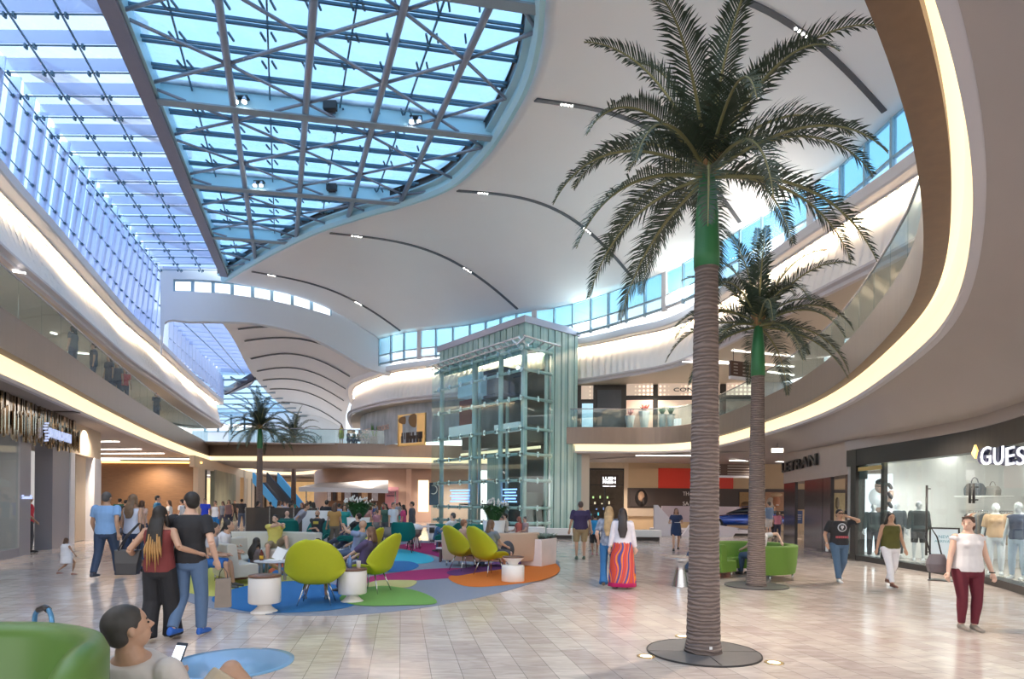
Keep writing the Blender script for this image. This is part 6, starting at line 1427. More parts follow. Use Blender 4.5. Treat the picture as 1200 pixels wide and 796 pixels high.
drum_table(310, 718, 'white drum side table with walnut top at the left of the nearest lime chair')
drum_table(413, 706, 'white drum side table with walnut top between the two near lime chairs')
drum_table(601, 682, 'small white hourglass table with dark top beside the lime chairs on the orange patch', True, 0.95)
dt2 = PF(413, 706)
obj('drink_bottle', MB().lathe([(0, 0), (0.035, 0), (0.035, 0.15), (0.014, 0.19), (0.014, 0.22), (0, 0.22)]), mat('clear blue bottle', (0.15, 0.25, 0.5), 0.2), label='small blue labelled bottle on the walnut topped table between the lime chairs', cat='bottle', loc=dt2+V((-0.05, 0, 0.575)))
obj('paper_cup', MB().lathe([(0, 0), (0.03, 0), (0.04, 0.12), (0.042, 0.125), (0, 0.125)]), m_int, label='white paper cup on the walnut topped table between the lime chairs', cat='cup', loc=dt2+V((0.09, 0.03, 0.575)))
m_ctop = mat('pale grey table top', (0.60, 0.60, 0.62), 0.35); m_cleg = mat('grey table leg', (0.30, 0.29, 0.28), 0.4)
def coffee_table(x, y, w, d, h, rz, label, legm=None):
    e_ = empty('coffee_table', PF(x, y), rz=rad(rz), label=label, cat='table')
    obj('table_top', MB().lathe([(0, h-0.035), (1, h-0.035), (1.02, h-0.02), (1, h), (0, h)], n=36, sx=w/2, sy=d/2), m_ctop, e_)
    for sx_ in (-1, 1):
        for sy_ in (-1, 1): obj('leg', MB().box((sx_*w*.25, sy_*d*.25, (h-.03)/2), (0.05, 0.05, h-.03)), legm or m_cleg, e_)
    return e_
ct = coffee_table(320, 682, 0.78, 0.55, 0.45, 0, 'oval pale table with papers and a brown bottle in front of the girl')
coffee_table(363, 670, 0.95, 0.6, 0.46, -5, 'oval pale table right of the papers, in front of the cream sofa'); coffee_table(392, 664, 0.6, 0.5, 0.44, 0, 'smaller pale table half hidden by the nearest lime chair')
m_bl = mat('brown table leg', (0.12, 0.05, 0.05), 0.5)
coffee_table(522, 659, 0.55, 0.5, 0.42, 0, 'low white table with brown legs beside the purple strip of the rug', m_bl); coffee_table(520, 648, 0.62, 0.5, 0.42, 0, 'low white table with brown legs in front of the man in white shirt', m_bl)
c0 = PF(320, 682)
bk_ = MB().box((0.10, 0.0, 0.13), (0.22, 0.02, 0.26), M=Matrix.Rotation(rad(25), 3, 'Y')@Matrix.Rotation(rad(-15), 3, 'X')); bk_.box((0.0, -0.05, 0.012), (0.26, 0.18, 0.02)); bk_.box((0.14, 0.04, 0.006), (0.2, 0.2, 0.012))
obj('open_box', bk_, m_int, label='open white carton and papers on the oval table by the girl', cat='box', loc=c0+V((0.03, 0, 0.455)))
bo = empty('sauce_bottle', c0+V((-0.25, 0.0, 0.45)), label='brown glass bottle with yellow label on the oval table by the girl', cat='bottle')
obj('glass_body', MB().lathe([(0, 0), (0.038, 0), (0.038, 0.14), (0.016, 0.19), (0.016, 0.23), (0, 0.23)]), mat('brown glass', (0.14, 0.02, 0.01), 0.2), bo); obj('label_band', MB().lathe([(0.0385, 0.03), (0.0395, 0.03), (0.0395, 0.10), (0.0385, 0.10)]), mat('yellow label', (0.7, 0.4, 0.02), 0.5), bo); obj('cap', MB().lathe([(0, 0.23), (0.018, 0.23), (0.018, 0.25), (0, 0.25)]), m_int, bo)

# ---- sofas: back follows an arc; seat inside
def arc_sofa(name, c, R, a0, a1, mt, label, seat_in=0.62, backh=0.78, seath=0.42, leg_h=0.16, mseat=None, flip=1, ths=0.14, gm=None):
    e_ = empty(name, c, label=label, cat='sofa'); n = max(6, int(abs(a1-a0)/7)); A_ = [rad(a0+(a1-a0)*i/n) for i in range(n+1)]
    def rr(prof): return [[V((r*cos(a), r*sin(a), z)) for r, z in prof] for a in A_]
    s = flip
    bp = [(R, leg_h), (R+s*0.03, leg_h+.2), (R+s*0.06, backh-.03), (R+s*.04, backh), (R-s*ths+s*.03, backh), (R-s*ths, backh-.03), (R-s*(ths+.05), seath), (R-s*(ths), leg_h)]
    mb = MB().loft(rr(bp), True, True, smooth=True); obj('backrest', mb, mt, e_, bevel=0.012)
    sp_ = [(R-s*(ths-.02), leg_h), (R-s*(ths-.02), seath-.02), (R-s*(ths+.06), seath), (R-s*(seat_in-.04), seath), (R-s*seat_in, seath-.04), (R-s*seat_in, leg_h)]
    obj('seat', MB().loft(rr(sp_), True, True, smooth=False), mseat or mt, e_, bevel=0.02)
    k = max(2, int(abs(rad(a1-a0)*R)/0.8))
    for i in range(k+1):
        a = rad(a0+(a1-a0)*(0.04+0.92*i/k))
        for r in (R-s*0.04, R-s*(seat_in-.06)): obj('leg', MB().tube([(r*cos(a), r*sin(a), 0), (r*cos(a), r*sin(a), leg_h+.02)], 0.022, 8), m_steel, e_)
    return e_
m_cream = mat('cream leather', (0.58, 0.55, 0.47), 0.45, noise=0.03); m_beigel = mat('beige leather', (0.60, 0.44, 0.32), 0.5, noise=0.03); m_green = mat('green sofa fabric', (0.12, 0.24, 0.03), 0.65, noise=0.05, nscale=20)
p = PF(312, 662); arc_sofa('sofa', p+V((0, -1.2, 0)), 1.9, 132, 42, m_cream, 'curved cream leather sofa facing us with the man in the yellow tee', flip=1, backh=0.86)
p = PF(232, 684); arc_sofa('sofa', p+V((2.3, 1.6, 0)), 2.5, 235, 165, m_cream, 'cream leather sofa seen from its end behind the man in black tee', flip=1, backh=0.84)
p = PF(580, 668); arc_sofa('sofa', p+V((-0.2, 2.4, 0)), 2.0, 232, 312, m_beigel, 'beige leather curved sofa seen from behind beside the stone planter', flip=1, backh=0.92)
p = PF(530, 640); arc_sofa('sofa', p+V((0.1, -5.4, 0)), 6.0, 98, 78, m_teal, 'long teal sofa behind the lime chairs near the lift tower', flip=1, backh=0.85)
# green ring sofa at the right
gc = PF(897, 683)+V((0, 0.95, 0)); arc_sofa('sofa', gc, 1.0, 263, 575, m_green, 'round lime green sofa wrapped round the palm trunk at the right', seat_in=0.55, backh=0.80)
# ---- planters, screen, benches
def succ(e_, w, d, z, n, col, seed):
    r = random.Random(seed); mb = MB()
    for i in range(n):
        x, y = r.uniform(-w/2, w/2), r.uniform(-d/2, d/2)
        for j in range(7):
            a = r.uniform(0, 2*PI); L = r.uniform(.08, .16); mb.tube([(x, y, z-.02), (x+cos(a)*L*.5, y+sin(a)*L*.5, z+L*.5), (x+cos(a)*L, y+sin(a)*L, z+L*.75)], [0.012, 0.014, 0.002], 5)
    return obj('foliage', mb, mat('foliage %s' % seed, col, 0.6, noise=0.3, nscale=9), e_)
st_ = empty('stone_planter', PF(632, 664)+V((0, .35, 0)), rz=rad(-28), label='square travertine planter with grey green plants at the end of the beige sofa', cat='planter')
obj('box', MB().box((0, 0, 0.37), (0.62, 0.95, 0.74), taper=(1.05, 1.05)), mat('travertine', (0.86, 0.76, 0.74), 0.5, noise=0.12, nscale=3), st_, bevel=0.01); obj('soil', MB().box((0, 0, 0.735), (0.58, 0.9, 0.02)), mat('soil', (0.05, 0.035, 0.025), 0.9), st_)
succ(st_, 0.55, 0.85, 0.76, 60, (0.22, 0.30, 0.26), 5)
def lily(x, y, Y, s_, label, flowers, seed):
    p = PY(x, y, Y); e_ = empty('planter_pot', (p.x, p.y, 0), label=label, cat='plant'); r = random.Random(seed); z = 0.85*s_
    e_.scale = (1, 1, 1)
    obj('pot', MB().lathe([(0, 0), (0.22*s_, 0), (0.30*s_, z), (0.27*s_, z), (0.26*s_, z-.04), (0, z-.04)], n=28), m_int, e_)
    mb = MB()
    for i in range(130):
        a = r.uniform(0, 2*PI); L = r.uniform(.25, .55)*s_; t = r.uniform(.2, 1.1); w = 0.035*s_
        b = V((cos(a)*.12*s_, sin(a)*.12*s_, z-.03)); m_ = b+V((cos(a)*L*.5*t, sin(a)*L*.5*t, L*.8)); e2 = b+V((cos(a)*L*1.1*t, sin(a)*L*1.1*t, L*(1.0-.35*t))); sd = V((-sin(a), cos(a), 0))*w
        mb.add([b, m_-sd, m_+sd, e2], [(0, 1, 2), (1, 3, 2)])
    obj('leaves', mb, mat('lily leaf', (0.03, 0.11, 0.03), 0.5, noise=0.3), e_)
    if flowers:
        fl = MB()
        for i in range(46):
            a = r.uniform(0, 2*PI); q = math.sqrt(r.random())*.42*s_; c = V((cos(a)*q, sin(a)*q, z+.42*s_+.12*s_*(1-q*2)+r.uniform(-.05, .1))); fl.tube([c-V((0, 0, .04)), c, c+V((.01, .01, .04*s_))], [0.012, 0.042*s_, 0.008], 6, flat=.6)
        obj('blossoms', fl, mat('white blossom', (0.85, 0.85, 0.82), 0.6), e_)
    return e_
lily(420, 612, 21.3, 1.35, 'white pot of white lilies with dark leaves behind the lounge seats', True, 3); lily(579, 614, 20.5, 1.3, 'white pot crowded with white flowers in front of the lift tower', True, 4)
sc_ = empty('screen_panel', PY(371, 630, 22.6)*1, label='plain white free standing screen panel behind the man in the gold print tee', cat='panel'); sc_.location.z = 0
obj('board', MB().box((0, 0, 0.86), (1.08, 0.06, 1.0)), m_int, sc_, bevel=0.005)
for s in (-1, 1): obj('foot', MB().box((s*.32, 0, 0.17), (0.05, 0.35, 0.34)), m_int, sc_)
gs = empty('grey_screen', PY(330, 620, 23.6)*1, label='dark glass divider panels beyond the cream sofa', cat='divider'); gs.location.z = 0
for i in range(3): obj('glass_pane', MB().box((-0.95+i*0.95, 0, 0.92), (0.90, 0.03, 1.05)), glassmat('smoked divider', (0.30, 0.27, 0.26), clear=0.6, frost=(0.3, 0.27, 0.25)), gs)
for i in range(4): obj('post', MB().box((-1.42+i*0.95, 0, 0.73), (0.04, 0.05, 1.46)), m_steel, gs)
for (x0, x1, y, Y, lb) in ((641, 672, 628, 29, 'low white plinth bench at the foot of the glass tower'), (700, 775, 631.5, 28, 'long low white bench in front of the beige and red wall')):
    a, b = PY(x0, y, Y), PY(x1, y, Y); e_ = empty('bench', ((a.x+b.x)/2, Y, 0), label=lb, cat='bench'); w = b.x-a.x
    obj('seat', MB().box((0, 0.3, 0.33), (w, 0.7, 0.32)), m_int, e_, bevel=0.02); obj('recessed_base', MB().box((0, 0.3, 0.085), (w-.15, 0.5, 0.17)), m_dark, e_)
a, b = PY(500, 610, 27), PY(640, 610, 27); e_ = empty('bench', ((a.x+b.x)/2, 28, 0), label='long curved white bench wall with teal seat pad along the lift tower', cat='bench')
obj('seat', MB().box((0, 0, 0.3), (b.x-a.x, 0.9, 0.6)), m_int, e_, bevel=0.03); obj('seat_pad', MB().box((-0.9, -0.1, 0.64), ((b.x-a.x)*.55, 0.6, 0.1)), m_teal, e_, bevel=0.03)
# pedestal tables
def cone_table(p, label, R, h, mtop, mleg):
    e_ = empty('pedestal_table', p, label=label, cat='table')
    obj('table_top', MB().lathe([(0, h-.05), (R*.82, h-.035), (R, h-.012), (R, h), (R*.9, h-.004), (0, h-.008)], n=48), mtop, e_)
    obj('pedestal', MB().lathe([(0, 0), (R*.47, 0), (R*.46, .02), (R*.28, h*.55), (R*.26, h*.72), (R*.42, h*.86), (R*.82, h-.035)], n=40), mleg, e_); return e_
cone_table(PF(797, 688), 'brushed steel pedestal table with conical foot left of the tall palm trunk', 0.36, 0.62, m_steel, m_steel)
cone_table(PZ(271, 776, 0.56)-V((0, 0, 0.56)), 'pale blue round table with grey pedestal beside the man with the phone', 0.42, 0.56, mat('pale blue lacquer', (0.20, 0.42, 0.66), 0.18, coat=0.4), mat('grey lacquer', (0.42, 0.44, 0.48), 0.3))
# ---- seated people
def sit(x, y, hd_, label, **k):
    kw = dict(h=1.72, pose='sit'); kw.update(k); return person(x, y, kw.pop('h'), hd_, label=label, **kw)
sit(370, 708, 8, 'person sitting in the nearest lime chair, only knee and sneaker showing', skin='tan', leg='shorts', bottom=(0.1, 0.1, 0.12), shoes=(0.08, 0.14, 0.22), top=(0.4, 0.4, 0.42), seat=0.40, h=1.35, ankles=((-0.26, 0.46, 0.08), (0.1, 0.4, 0.08)), wrists=((-.12, .3, .55), (.12, .3, .55)), head_pitch=-20, lean=18)
sit(427, 695, 70, 'woman with brown hair in purple top sitting in the lime chair seen from the side', fem=True, top=(0.10, 0.07, 0.16), sleeve=.9, hair=(0.16, 0.08, 0.05), hairstyle='mid', bottom=(0.05, 0.05, 0.09), lean=-14, h=1.62)
sit(417, 674, 72, 'grey bearded man in blue grey shirt drinking from a cup in the hidden lime chair', top=(0.22, 0.27, 0.42), hairstyle='bald', skin='tan', lean=-18, wrists=((-.05, .30, 1.14), (.13, .34, .66)), elbow=((-1, .3, -.8), (.4, -1, 0)), h=1.72)
sit(577, 673, -52, 'brown haired person in the lime chair beside the hourglass table, seen from behind', hair=(0.14, 0.08, 0.05), hairstyle='mid', top=(0.2, 0.22, 0.25), leg='shorts', bottom=(0.1, 0.1, 0.12), h=1.72, lean=-6)
sit(546, 666, -52, 'person in the left lime chair of the pair with reddish hair just visible', hair=(0.25, 0.12, 0.07), top=(0.5, 0.3, 0.25), h=1.66, lean=-8, fem=True)
obj('backpack', MB().ell((0, 0, 0.2), (0.17, 0.12, 0.22), 14, 10), cmat((0.07, 0.075, 0.09)), label='dark grey backpack leaning against the back of the beige sofa', cat='backpack', loc=PF(592, 672)+V((0.05, 0.15, 0.36)))
gp0, J = sit(371, 647, 180, 'bald man in black tee with gold print facing us on a teal chair', top=(0.02, 0.025, 0.03), hairstyle='bald', skin='tan', beard=True, bottom=(0.20, 0.30, 0.42), h=1.8, lean=-6, wrists=((.10, .2, .80), (-.1, .22, .76)), seat=0.5)
child(gp0, 'chest_print', MB().box(J['pel']+V((0, 0.105, 0.40)), (0.17, 0.05, 0.09)), cmat((0.55, 0.42, 0.06)), bevel=0.01)
sit(413, 650, 72, 'young man in black tee slouching in a teal chair with stretched legs', top=(0.03, 0.03, 0.035), bottom=(0.05, 0.06, 0.1), h=1.78, lean=-20, ankles=((-.12, .85, .35), (.12, .80, .1)), seat=0.48, head_pitch=-18)
sit(526, 648, 68, 'grey haired man in white shirt and blue jeans with crossed legs on a teal chair', top=(0.72, 0.72, 0.76), bottom=(0.06, 0.12, 0.24), hair=GRY, h=1.78, lean=-14, ankles=((-.05, .55, .42), (.1, .5, .08)), seat=0.48)
sit(336, 644, 15, 'bald man in red top seen from behind on the teal chair', hairstyle='bald', top=(0.02, 0.10, 0.09), h=1.7, seat=0.5)
sit(322, 660, 205, 'man in yellow tee sitting sideways on the cream sofa with his arm along its back', top=(0.70, 0.62, 0.16), hair=DK, beard=True, leg='shorts', bottom=(0.30, 0.24, 0.16), h=1.78, wrists=((0.0, .42, 1.14), (-.15, .45, 1.08)), elbow=((-1, 0, -.6), (.8, 0, -.8)), ankles=((-.3, .42, .30), (.2, .45, .08)), head_turn=-25)
sit(252, 680, -75, 'dark haired man in white tee leaning forward on the left sofa', top=(0.72, 0.68, 0.70), hair=DK, leg='shorts', bottom=(0.25, 0.27, 0.3), skin='tan', shoes=(0.14, 0.06, 0.04), h=1.76, lean=24, wrists=((-.08, .45, .62), (.08, .45, .60)), head_pitch=-22)
sit(258, 672, -80, 'dark haired woman in black top beside the man in white tee on the left sofa', top=(0.02, 0.02, 0.025), sleeve=0.1, fem=True, hair=DK, hairstyle='long', leg='shorts', bottom=(0.03, 0.03, 0.05), skin='tan', shoes=(0.2, 0.08, 0.05), h=1.66, lean=15)
sit(240, 690, -78, 'person in blue shorts at the near end of the left sofa beyond the walking couple', top=(0.45, 0.45, 0.5), leg='shorts', bottom=(0.02, 0.12, 0.4), skin='tan', hair=DK, h=1.7, lean=15)
person(300, 676, 1.64, -40, 'floor', 'tan', DK, 'long', (0.16, 0.12, 0.12), 0.6, (0.10, 0.20, 0.34), 'shorts', (0.3, 0.2, 0.15), 'dark haired girl sitting on the rug beside the oval table', fem=True, head_turn=30, z0=0.03, ankles=((-.35, .30, .08), (.30, .45, .08)), kneepole=((-1, .4, .5), (1, .4, .6)), wrists=((-.12, .40, .30), (.2, .3, .2)))
for (x, y, hd_, t, hr_, hs, f, lb) in ((578, 640, 150, (0.02, 0.08, 0.35), BR, 'short', False, 'man in royal blue shirt seated beyond the beige sofa'), (588, 642, 120, (0.07, 0.075, 0.08), GRY, 'short', False, 'person in dark grey top seated low between two men beyond the beige sofa'),
        (592, 639, 90, (0.62, 0.56, 0.50), DK, 'short', False, 'man with dark cap and pale shirt seated beyond the beige sofa'), (608, 643, 60, (0.45, 0.12, 0.1), (0.3, 0.1, 0.07), 'mid', True, 'red haired woman whose head shows over the beige sofa'), (615, 643, 120, (0.4, 0.3, 0.3), GRY, 'short', False, 'grey haired person whose head shows over the right end of the beige sofa')):
    sit(x, y, hd_, lb, top=t, hair=hr_, hairstyle=hs, fem=f, h=1.66 if y < 642 else 1.5)
gp_, J = sit(912, 676, 20, 'person sitting inside the round green sofa with an arm along its back', h=1.72, top=(0.7, 0.68, 0.70), hair=BR, leg='trousers', wrists=((-.25, .3, .65), (.44, -.22, .84)), elbow=((-.4, -1, 0), (.6, .2, .5)), lean=0, pos=gc+V((0.30, 0.10, 0)), head_pitch=-30)
sit(843, 668, 60, 'dark haired person whose head shows over the left side of the green sofa', h=1.66, top=(0.1, 0.1, 0.12), hair=DK, pos=gc+V((-0.72, 0.75, 0)))
# ---- foreground: high green tub chair, stroller, man with phone
m_tub = mat('green tub leather', (0.10, 0.20, 0.04), 0.38, noise=0.05, nscale=6)
tc_ = empty('tub_chair', (-2.10, 2.02, 0.0), label='big round green leather tub chair in the bottom left corner', cat='chair')
rgs = []
for i in range(33):
    a = rad(-35+230*i/32); f = min(1, min(i, 32-i)/7); z1 = 0.74+0.43*(f*f*(3-2*f)); r0, r1 = 0.62, 0.50
    rgs.append([V((r*cos(a), r*sin(a), z)) for r, z in ((r0-.08, .10), (r0, .35), (r0, z1-.06), (r0-.02, z1-.015), (r0-.055, z1), (r1+.02, z1-.015), (r1-.005, z1-.06), (r1-.06, .44), (r1-.1, .2))])
obj('backrest', MB().loft(rgs, True, True, smooth=True), m_tub, tc_)
obj('seat', MB().lathe([(0, .12), (.47, .12), (.48, .40), (.44, .45), (0, .46)], n=40), m_tub, tc_); obj('base', MB().lathe([(0, 0), (.4, 0), (.4, .12), (0, .12)], n=32), m_dark, tc_)
ms_ = empty('armchair', (-1.86, 3.10, 0), rz=rad(-8), label='low green seat under the man with the phone, beyond the tub chair', cat='chair')
obj('seat', MB().box((0, 0.1, 0.21), (0.62, 0.62, 0.20)), m_tub, ms_, bevel=0.04); obj('backrest', MB().box((0, -0.30, 0.36), (0.62, 0.12, 0.46)), m_tub, ms_, bevel=0.04)
for x in (-.25, .25):
    for y in (-.2, .35): obj('leg', MB().tube([(x, y, 0), (x, y, .13)], 0.02, 8), m_steel, ms_)
fg, J = person(0, 0, 1.76, -8, 'sit', 'tan', (0.045, 0.038, 0.033), 'short', (0.60, 0.54, 0.50), 0.8, (0.50, 0.40, 0.28), 'shorts', (0.3, 0.3, 0.3), 'grey haired man in pale tee and beige shorts looking at his phone', pos=(-1.86, 3.17, 0), near=True, vox=0.006,
    seat=0.33, lean=-22, head_turn=-34, head_pitch=-16, wrists=((-0.10, 0.10, 0.73), (0.03, 0.11, 0.73)), elbow=((-.7, -.6, -.9), (.9, -.6, -.9)), ankles=((-0.10, 0.62, 0.08), (0.42, 0.40, 0.40)), kneepole=((0, .3, 1), (0.0, .2, 1)))
ph = empty('phone', world_of(fg, (-0.03, 0.17, 0.83)), rz=rad(-15), label='phone with bright screen in the hands of the man in the pale tee', cat='phone')
obj('case', MB().box((0, 0.006, 0), (0.072, 0.009, 0.145), M=Matrix.Rotation(rad(-28), 3, 'X')), cmat((0.03, 0.04, 0.06)), ph, bevel=0.003); obj('screen', MB().box((0, 0.0, 0.0), (0.064, 0.004, 0.115), M=Matrix.Rotation(rad(-28), 3, 'X')), mat('phone screen', (0.8, 0.85, 0.95), 0.3, emit=0.7), ph)
sr = empty('stroller', PY(50, 735, 3.7)*1, rz=rad(-25), label='folded stroller with blue tube handle and black grip behind the green tub chair', cat='stroller'); sr.location.z = 0
m_bt = mat('blue metal tube', (0.10, 0.28, 0.50), 0.3, metal=0.5)
obj('handle_frame', MB().tube(spline([V((-.09, 0, .55)), V((-.09, 0, .92)), V((-.06, 0, 1.0)), V((0.02, 0, 1.03)), V((0.07, 0, 1.01)), V((.10, 0, .92)), V((.10, 0, .55))], 5), 0.014, 8), m_bt, sr)
obj('grip', MB().tube([(-.045, 0, 1.01), (0.02, 0, 1.032), (0.06, 0, 1.018)], 0.019, 10), m_dark, sr)
obj('fabric', MB().box((0, .1, .62), (.17, .10, .34)), m_dark, sr, bevel=.03); obj('hood_clip', MB().box((.08, 0, .90), (.06, .05, .07)), m_dark, sr, bevel=.01)
for x in (-.14, .14):
    for y in (-.2, .25): obj('wheel', MB().tube([(x-.015, y, .08), (x+.015, y, .08)], .08, 20), m_dark, sr)
    obj('frame_tube', MB().tube([(x*.7, 0, .6), (x, .25, .08)], .012, 6), m_bt, sr); obj('frame_tube', MB().tube([(x*.7, .1, .55), (x, -.2, .08)], .012, 6), m_bt, sr)
# ================================================================== PALMS
m_trunk = bpy.data.materials.new('palm trunk'); m_trunk.use_nodes = True; nt = m_trunk.node_tree; b_ = nt.nodes['Principled BSDF']; N = nt.nodes.new; L_ = nt.links.new
t_ = N('ShaderNodeTexCoord'); wv = N('ShaderNodeTexWave'); wv.bands_direction = 'Z'; wv.inputs['Scale'].default_value = 4.5; wv.inputs['Distortion'].default_value = 7.0; wv.inputs['Detail'].default_value = 4; wv.inputs['Detail Scale'].default_value = 1.6
mp = N('ShaderNodeMapping'); mp.inputs['Scale'].default_value = (0.5, 0.5, 1.6); L_(t_.outputs['Object'], mp.inputs[0]); L_(mp.outputs[0], wv.inputs['Vector'])
rp = N('ShaderNodeValToRGB'); rp.color_ramp.elements[0].color = (0.15, 0.112, 0.10, 1); rp.color_ramp.elements[1].color = (0.27, 0.205, 0.18, 1); rp.color_ramp.elements[0].position = 0.15; L_(wv.outputs['Fac'], rp.inputs[0]); L_(rp.outputs[0], b_.inputs['Base Color'])
bp_ = N('ShaderNodeBump'); bp_.inputs['Strength'].default_value = 0.8; bp_.inputs['Distance'].default_value = 0.02; L_(wv.outputs['Fac'], bp_.inputs['Height']); L_(bp_.outputs[0], b_.inputs['Normal']); b_.inputs['Roughness'].default_value = 0.85
m_shaft_g = mat('green crownshaft', (0.03, 0.17, 0.06), 0.45, noise=0.25, nscale=5, stretch=(1, 1, .3)); m_frond = mat('palm leaflet', (0.022, 0.036, 0.022), 0.5, noise=0.4, nscale=3, col2=(0.055, 0.085, 0.05)); m_rach = mat('palm rachis', (0.20, 0.19, 0.08), 0.55)
def frond(az, el, L, droop, r, m_=None):
    az, el = rad(az), rad(el); mb = MB(); pts = []; p = V((0, 0, 0)); n = 22; d = V((cos(az)*cos(el), sin(az)*cos(el), sin(el)))
    tw = r.uniform(-.12, .12)
    for i in range(n+1):
        pts.append(p.copy()); p = p+d*(L/n); d.z -= droop/n*(0.4+1.5*i/n); d.x += -sin(az)*tw/n; d.y += cos(az)*tw/n; d.normalize()
    mb.tube(pts, [0.022*(1-i/n)+0.004 for i in range(n+1)], 5, mi=1)
    nl = 62
    for i in range(nl):
        f = 0.10+0.89*i/nl; x = f*n; j = min(int(x), n-1); c = pts[j].lerp(pts[j+1], x-j); t = (pts[j+1]-pts[j]).normalized(); s = t.cross(V((0, 0, 1)))
        if s.length < .1: s = V((-sin(az), cos(az), 0))
        s.normalize(); up = s.cross(t)
        ll = 0.50*math.sin(PI*min(1, (0.18+f*0.80)))**0.6*(1.05-0.45*f)*L/2.3
        for sd in (-1, 1):
            a = r.uniform(.75, 1.0); dr_ = (s*sd*0.85+t*(0.5+0.5*f)+up*(0.30+r.uniform(-.18, .22))).normalized(); q1 = c+dr_*ll*.55*a; q2 = c+dr_*ll*a*0.98-V((0, 0, .16*ll*(.6+r.random()))); w = 0.015
            sw_ = t*w; mb.add([c-sw_*.6, c+sw_*.6, q1+sw_, q1-sw_, q2], [(0, 1, 2, 3), (3, 2, 4)], 0)
    return mb
def palm(p, label, H0=4.42, H1=5.5, nf=29, seed=1, rb=.20, name='palm_tree', lean=0.02):
    r = random.Random(seed); e_ = empty(name, p, label=label, cat='palm tree')
    pr = [(0, 0), (rb*1.05, 0), (rb*.98, .12)]; z = .12
    while z < H0:
        f = z/H0; R = rb*(0.96-.08*min(1, f*4)-.24*f**1.3); pr += [(R*1.02, z), (R*.985, z+.03)]; z += .085
    pr += [(rb*.70, H0), (0, H0)]
    obj('trunk', MB().lathe(pr, n=28), m_trunk, e_)
    obj('crownshaft', MB().lathe([(0, H0), (rb*.70, H0), (rb*.72, H0+.15), (rb*.62, H0+(H1-H0)*.6), (rb*.42, H1), (0, H1+.05)], n=20), m_shaft_g, e_)
    bs = MB()
    for i in range(12):
        a = i*2.399; bs.tube([V((cos(a)*.03, sin(a)*.03, H1-.10)), V((cos(a)*.10, sin(a)*.10, H1+.12)), V((cos(a)*.18, sin(a)*.18, H1+.32))], [0.04, 0.028, 0.012], 6)
    obj('leaf_base', bs, mat('orange leaf base', (0.26, 0.14, 0.06), 0.6), e_)
    for i in range(nf):
        f = i/(nf-1); el = 84-96*f**0.85+r.uniform(-5, 5); az = i*137.5+r.uniform(-10, 10); LL = (2.15 if f > .25 else 2.2)*r.uniform(.93, 1.07)
        mb = frond(az, el, LL, 1.0+0.9*(1-abs(f-.5))+r.uniform(-.15, .3), r); o = obj('frond', mb, [m_frond, m_rach], e_); o.location = (0, 0, H1-.04+.10*(1-f)); 
    return e_
pb1 = PF(824, 765); pb2 = PF(886, 687)
m_gr = mat('dark floor ring', (0.15, 0.14, 0.14), 0.35, noise=0.15)
for p, lb in ((pb1, 'dark round floor grate at the foot of the tall palm'), (pb2, 'dark round floor grate at the foot of the second palm')):
    e_ = empty('tree_grate', p, label=lb, cat='grate')
    for k in range(4):
        P = [V((0.215*cos(a), 0.215*sin(a), 0)) for a in [rad(k*90+1+i*11) for i in range(9)]]+[V((0.62*cos(a), 0.62*sin(a), 0)) for a in [rad(k*90+89-i*11) for i in range(9)]]
        obj('grate_segment', MB().prism([(q.x, q.y) for q in P[::-1]], 0.001, 0.016), m_gr, e_)
    obj('rim', MB().lathe([(0.62, 0), (0.62, .018), (0.635, .018), (0.635, 0)], n=48), m_dark, e_)
pl = palm(pb1, 'tall palm tree nearest us with a ringed trunk rising through the hall', seed=11)
copy_tree(pl, loc=pb2, rz=rad(70), label='second palm tree behind the tall one, standing by the round green sofa')
pf3 = PF(302, 626); copy_tree(pl, loc=V((pf3.x, 31.0, 0)), rz=rad(130), label='far palm tree standing in front of the footbridge', scale=1.0)
p4 = PY(346, 600, 58); copy_tree(pl, loc=V((p4.x, 57.5, 0)), rz=rad(20), label='palm whose crown shows behind the footbridge glass near the store name', scale=1.42)
p5 = PY(324, 600, 72); copy_tree(pl, loc=V((p5.x, 72, 0)), rz=rad(200), label='palm trunk beyond the footbridge, left of the other', scale=1.25)
for x, y, lb in ((757, 769.5, 'recessed round floor light left of the tall palm grate'), (907, 777, 'recessed round floor light right of the tall palm grate'), (800, 746, 'recessed round floor light behind the tall palm grate')):
    e_ = empty('floor_light', PF(x, y), label=lb, cat='light'); obj('ring', MB().lathe([(0.0, .001), (0.10, .001), (0.10, .006), (.07, .008), (.07, .003), (0, .003)], n=28), m_brass, e_); obj('lens', MB().lathe([(0, .003), (.068, .003), (.06, .007), (0, .008)], n=24), mat('warm lens', (1, .9, .7), .3, emit=1.6), e_)
tag(obj('trunk_tag', MB().box((0.02, -0.205, 0.10), (0.03, 0.01, 0.03)), m_int, label='small white square tag low on the tall palm trunk', cat='tag', loc=pb1))
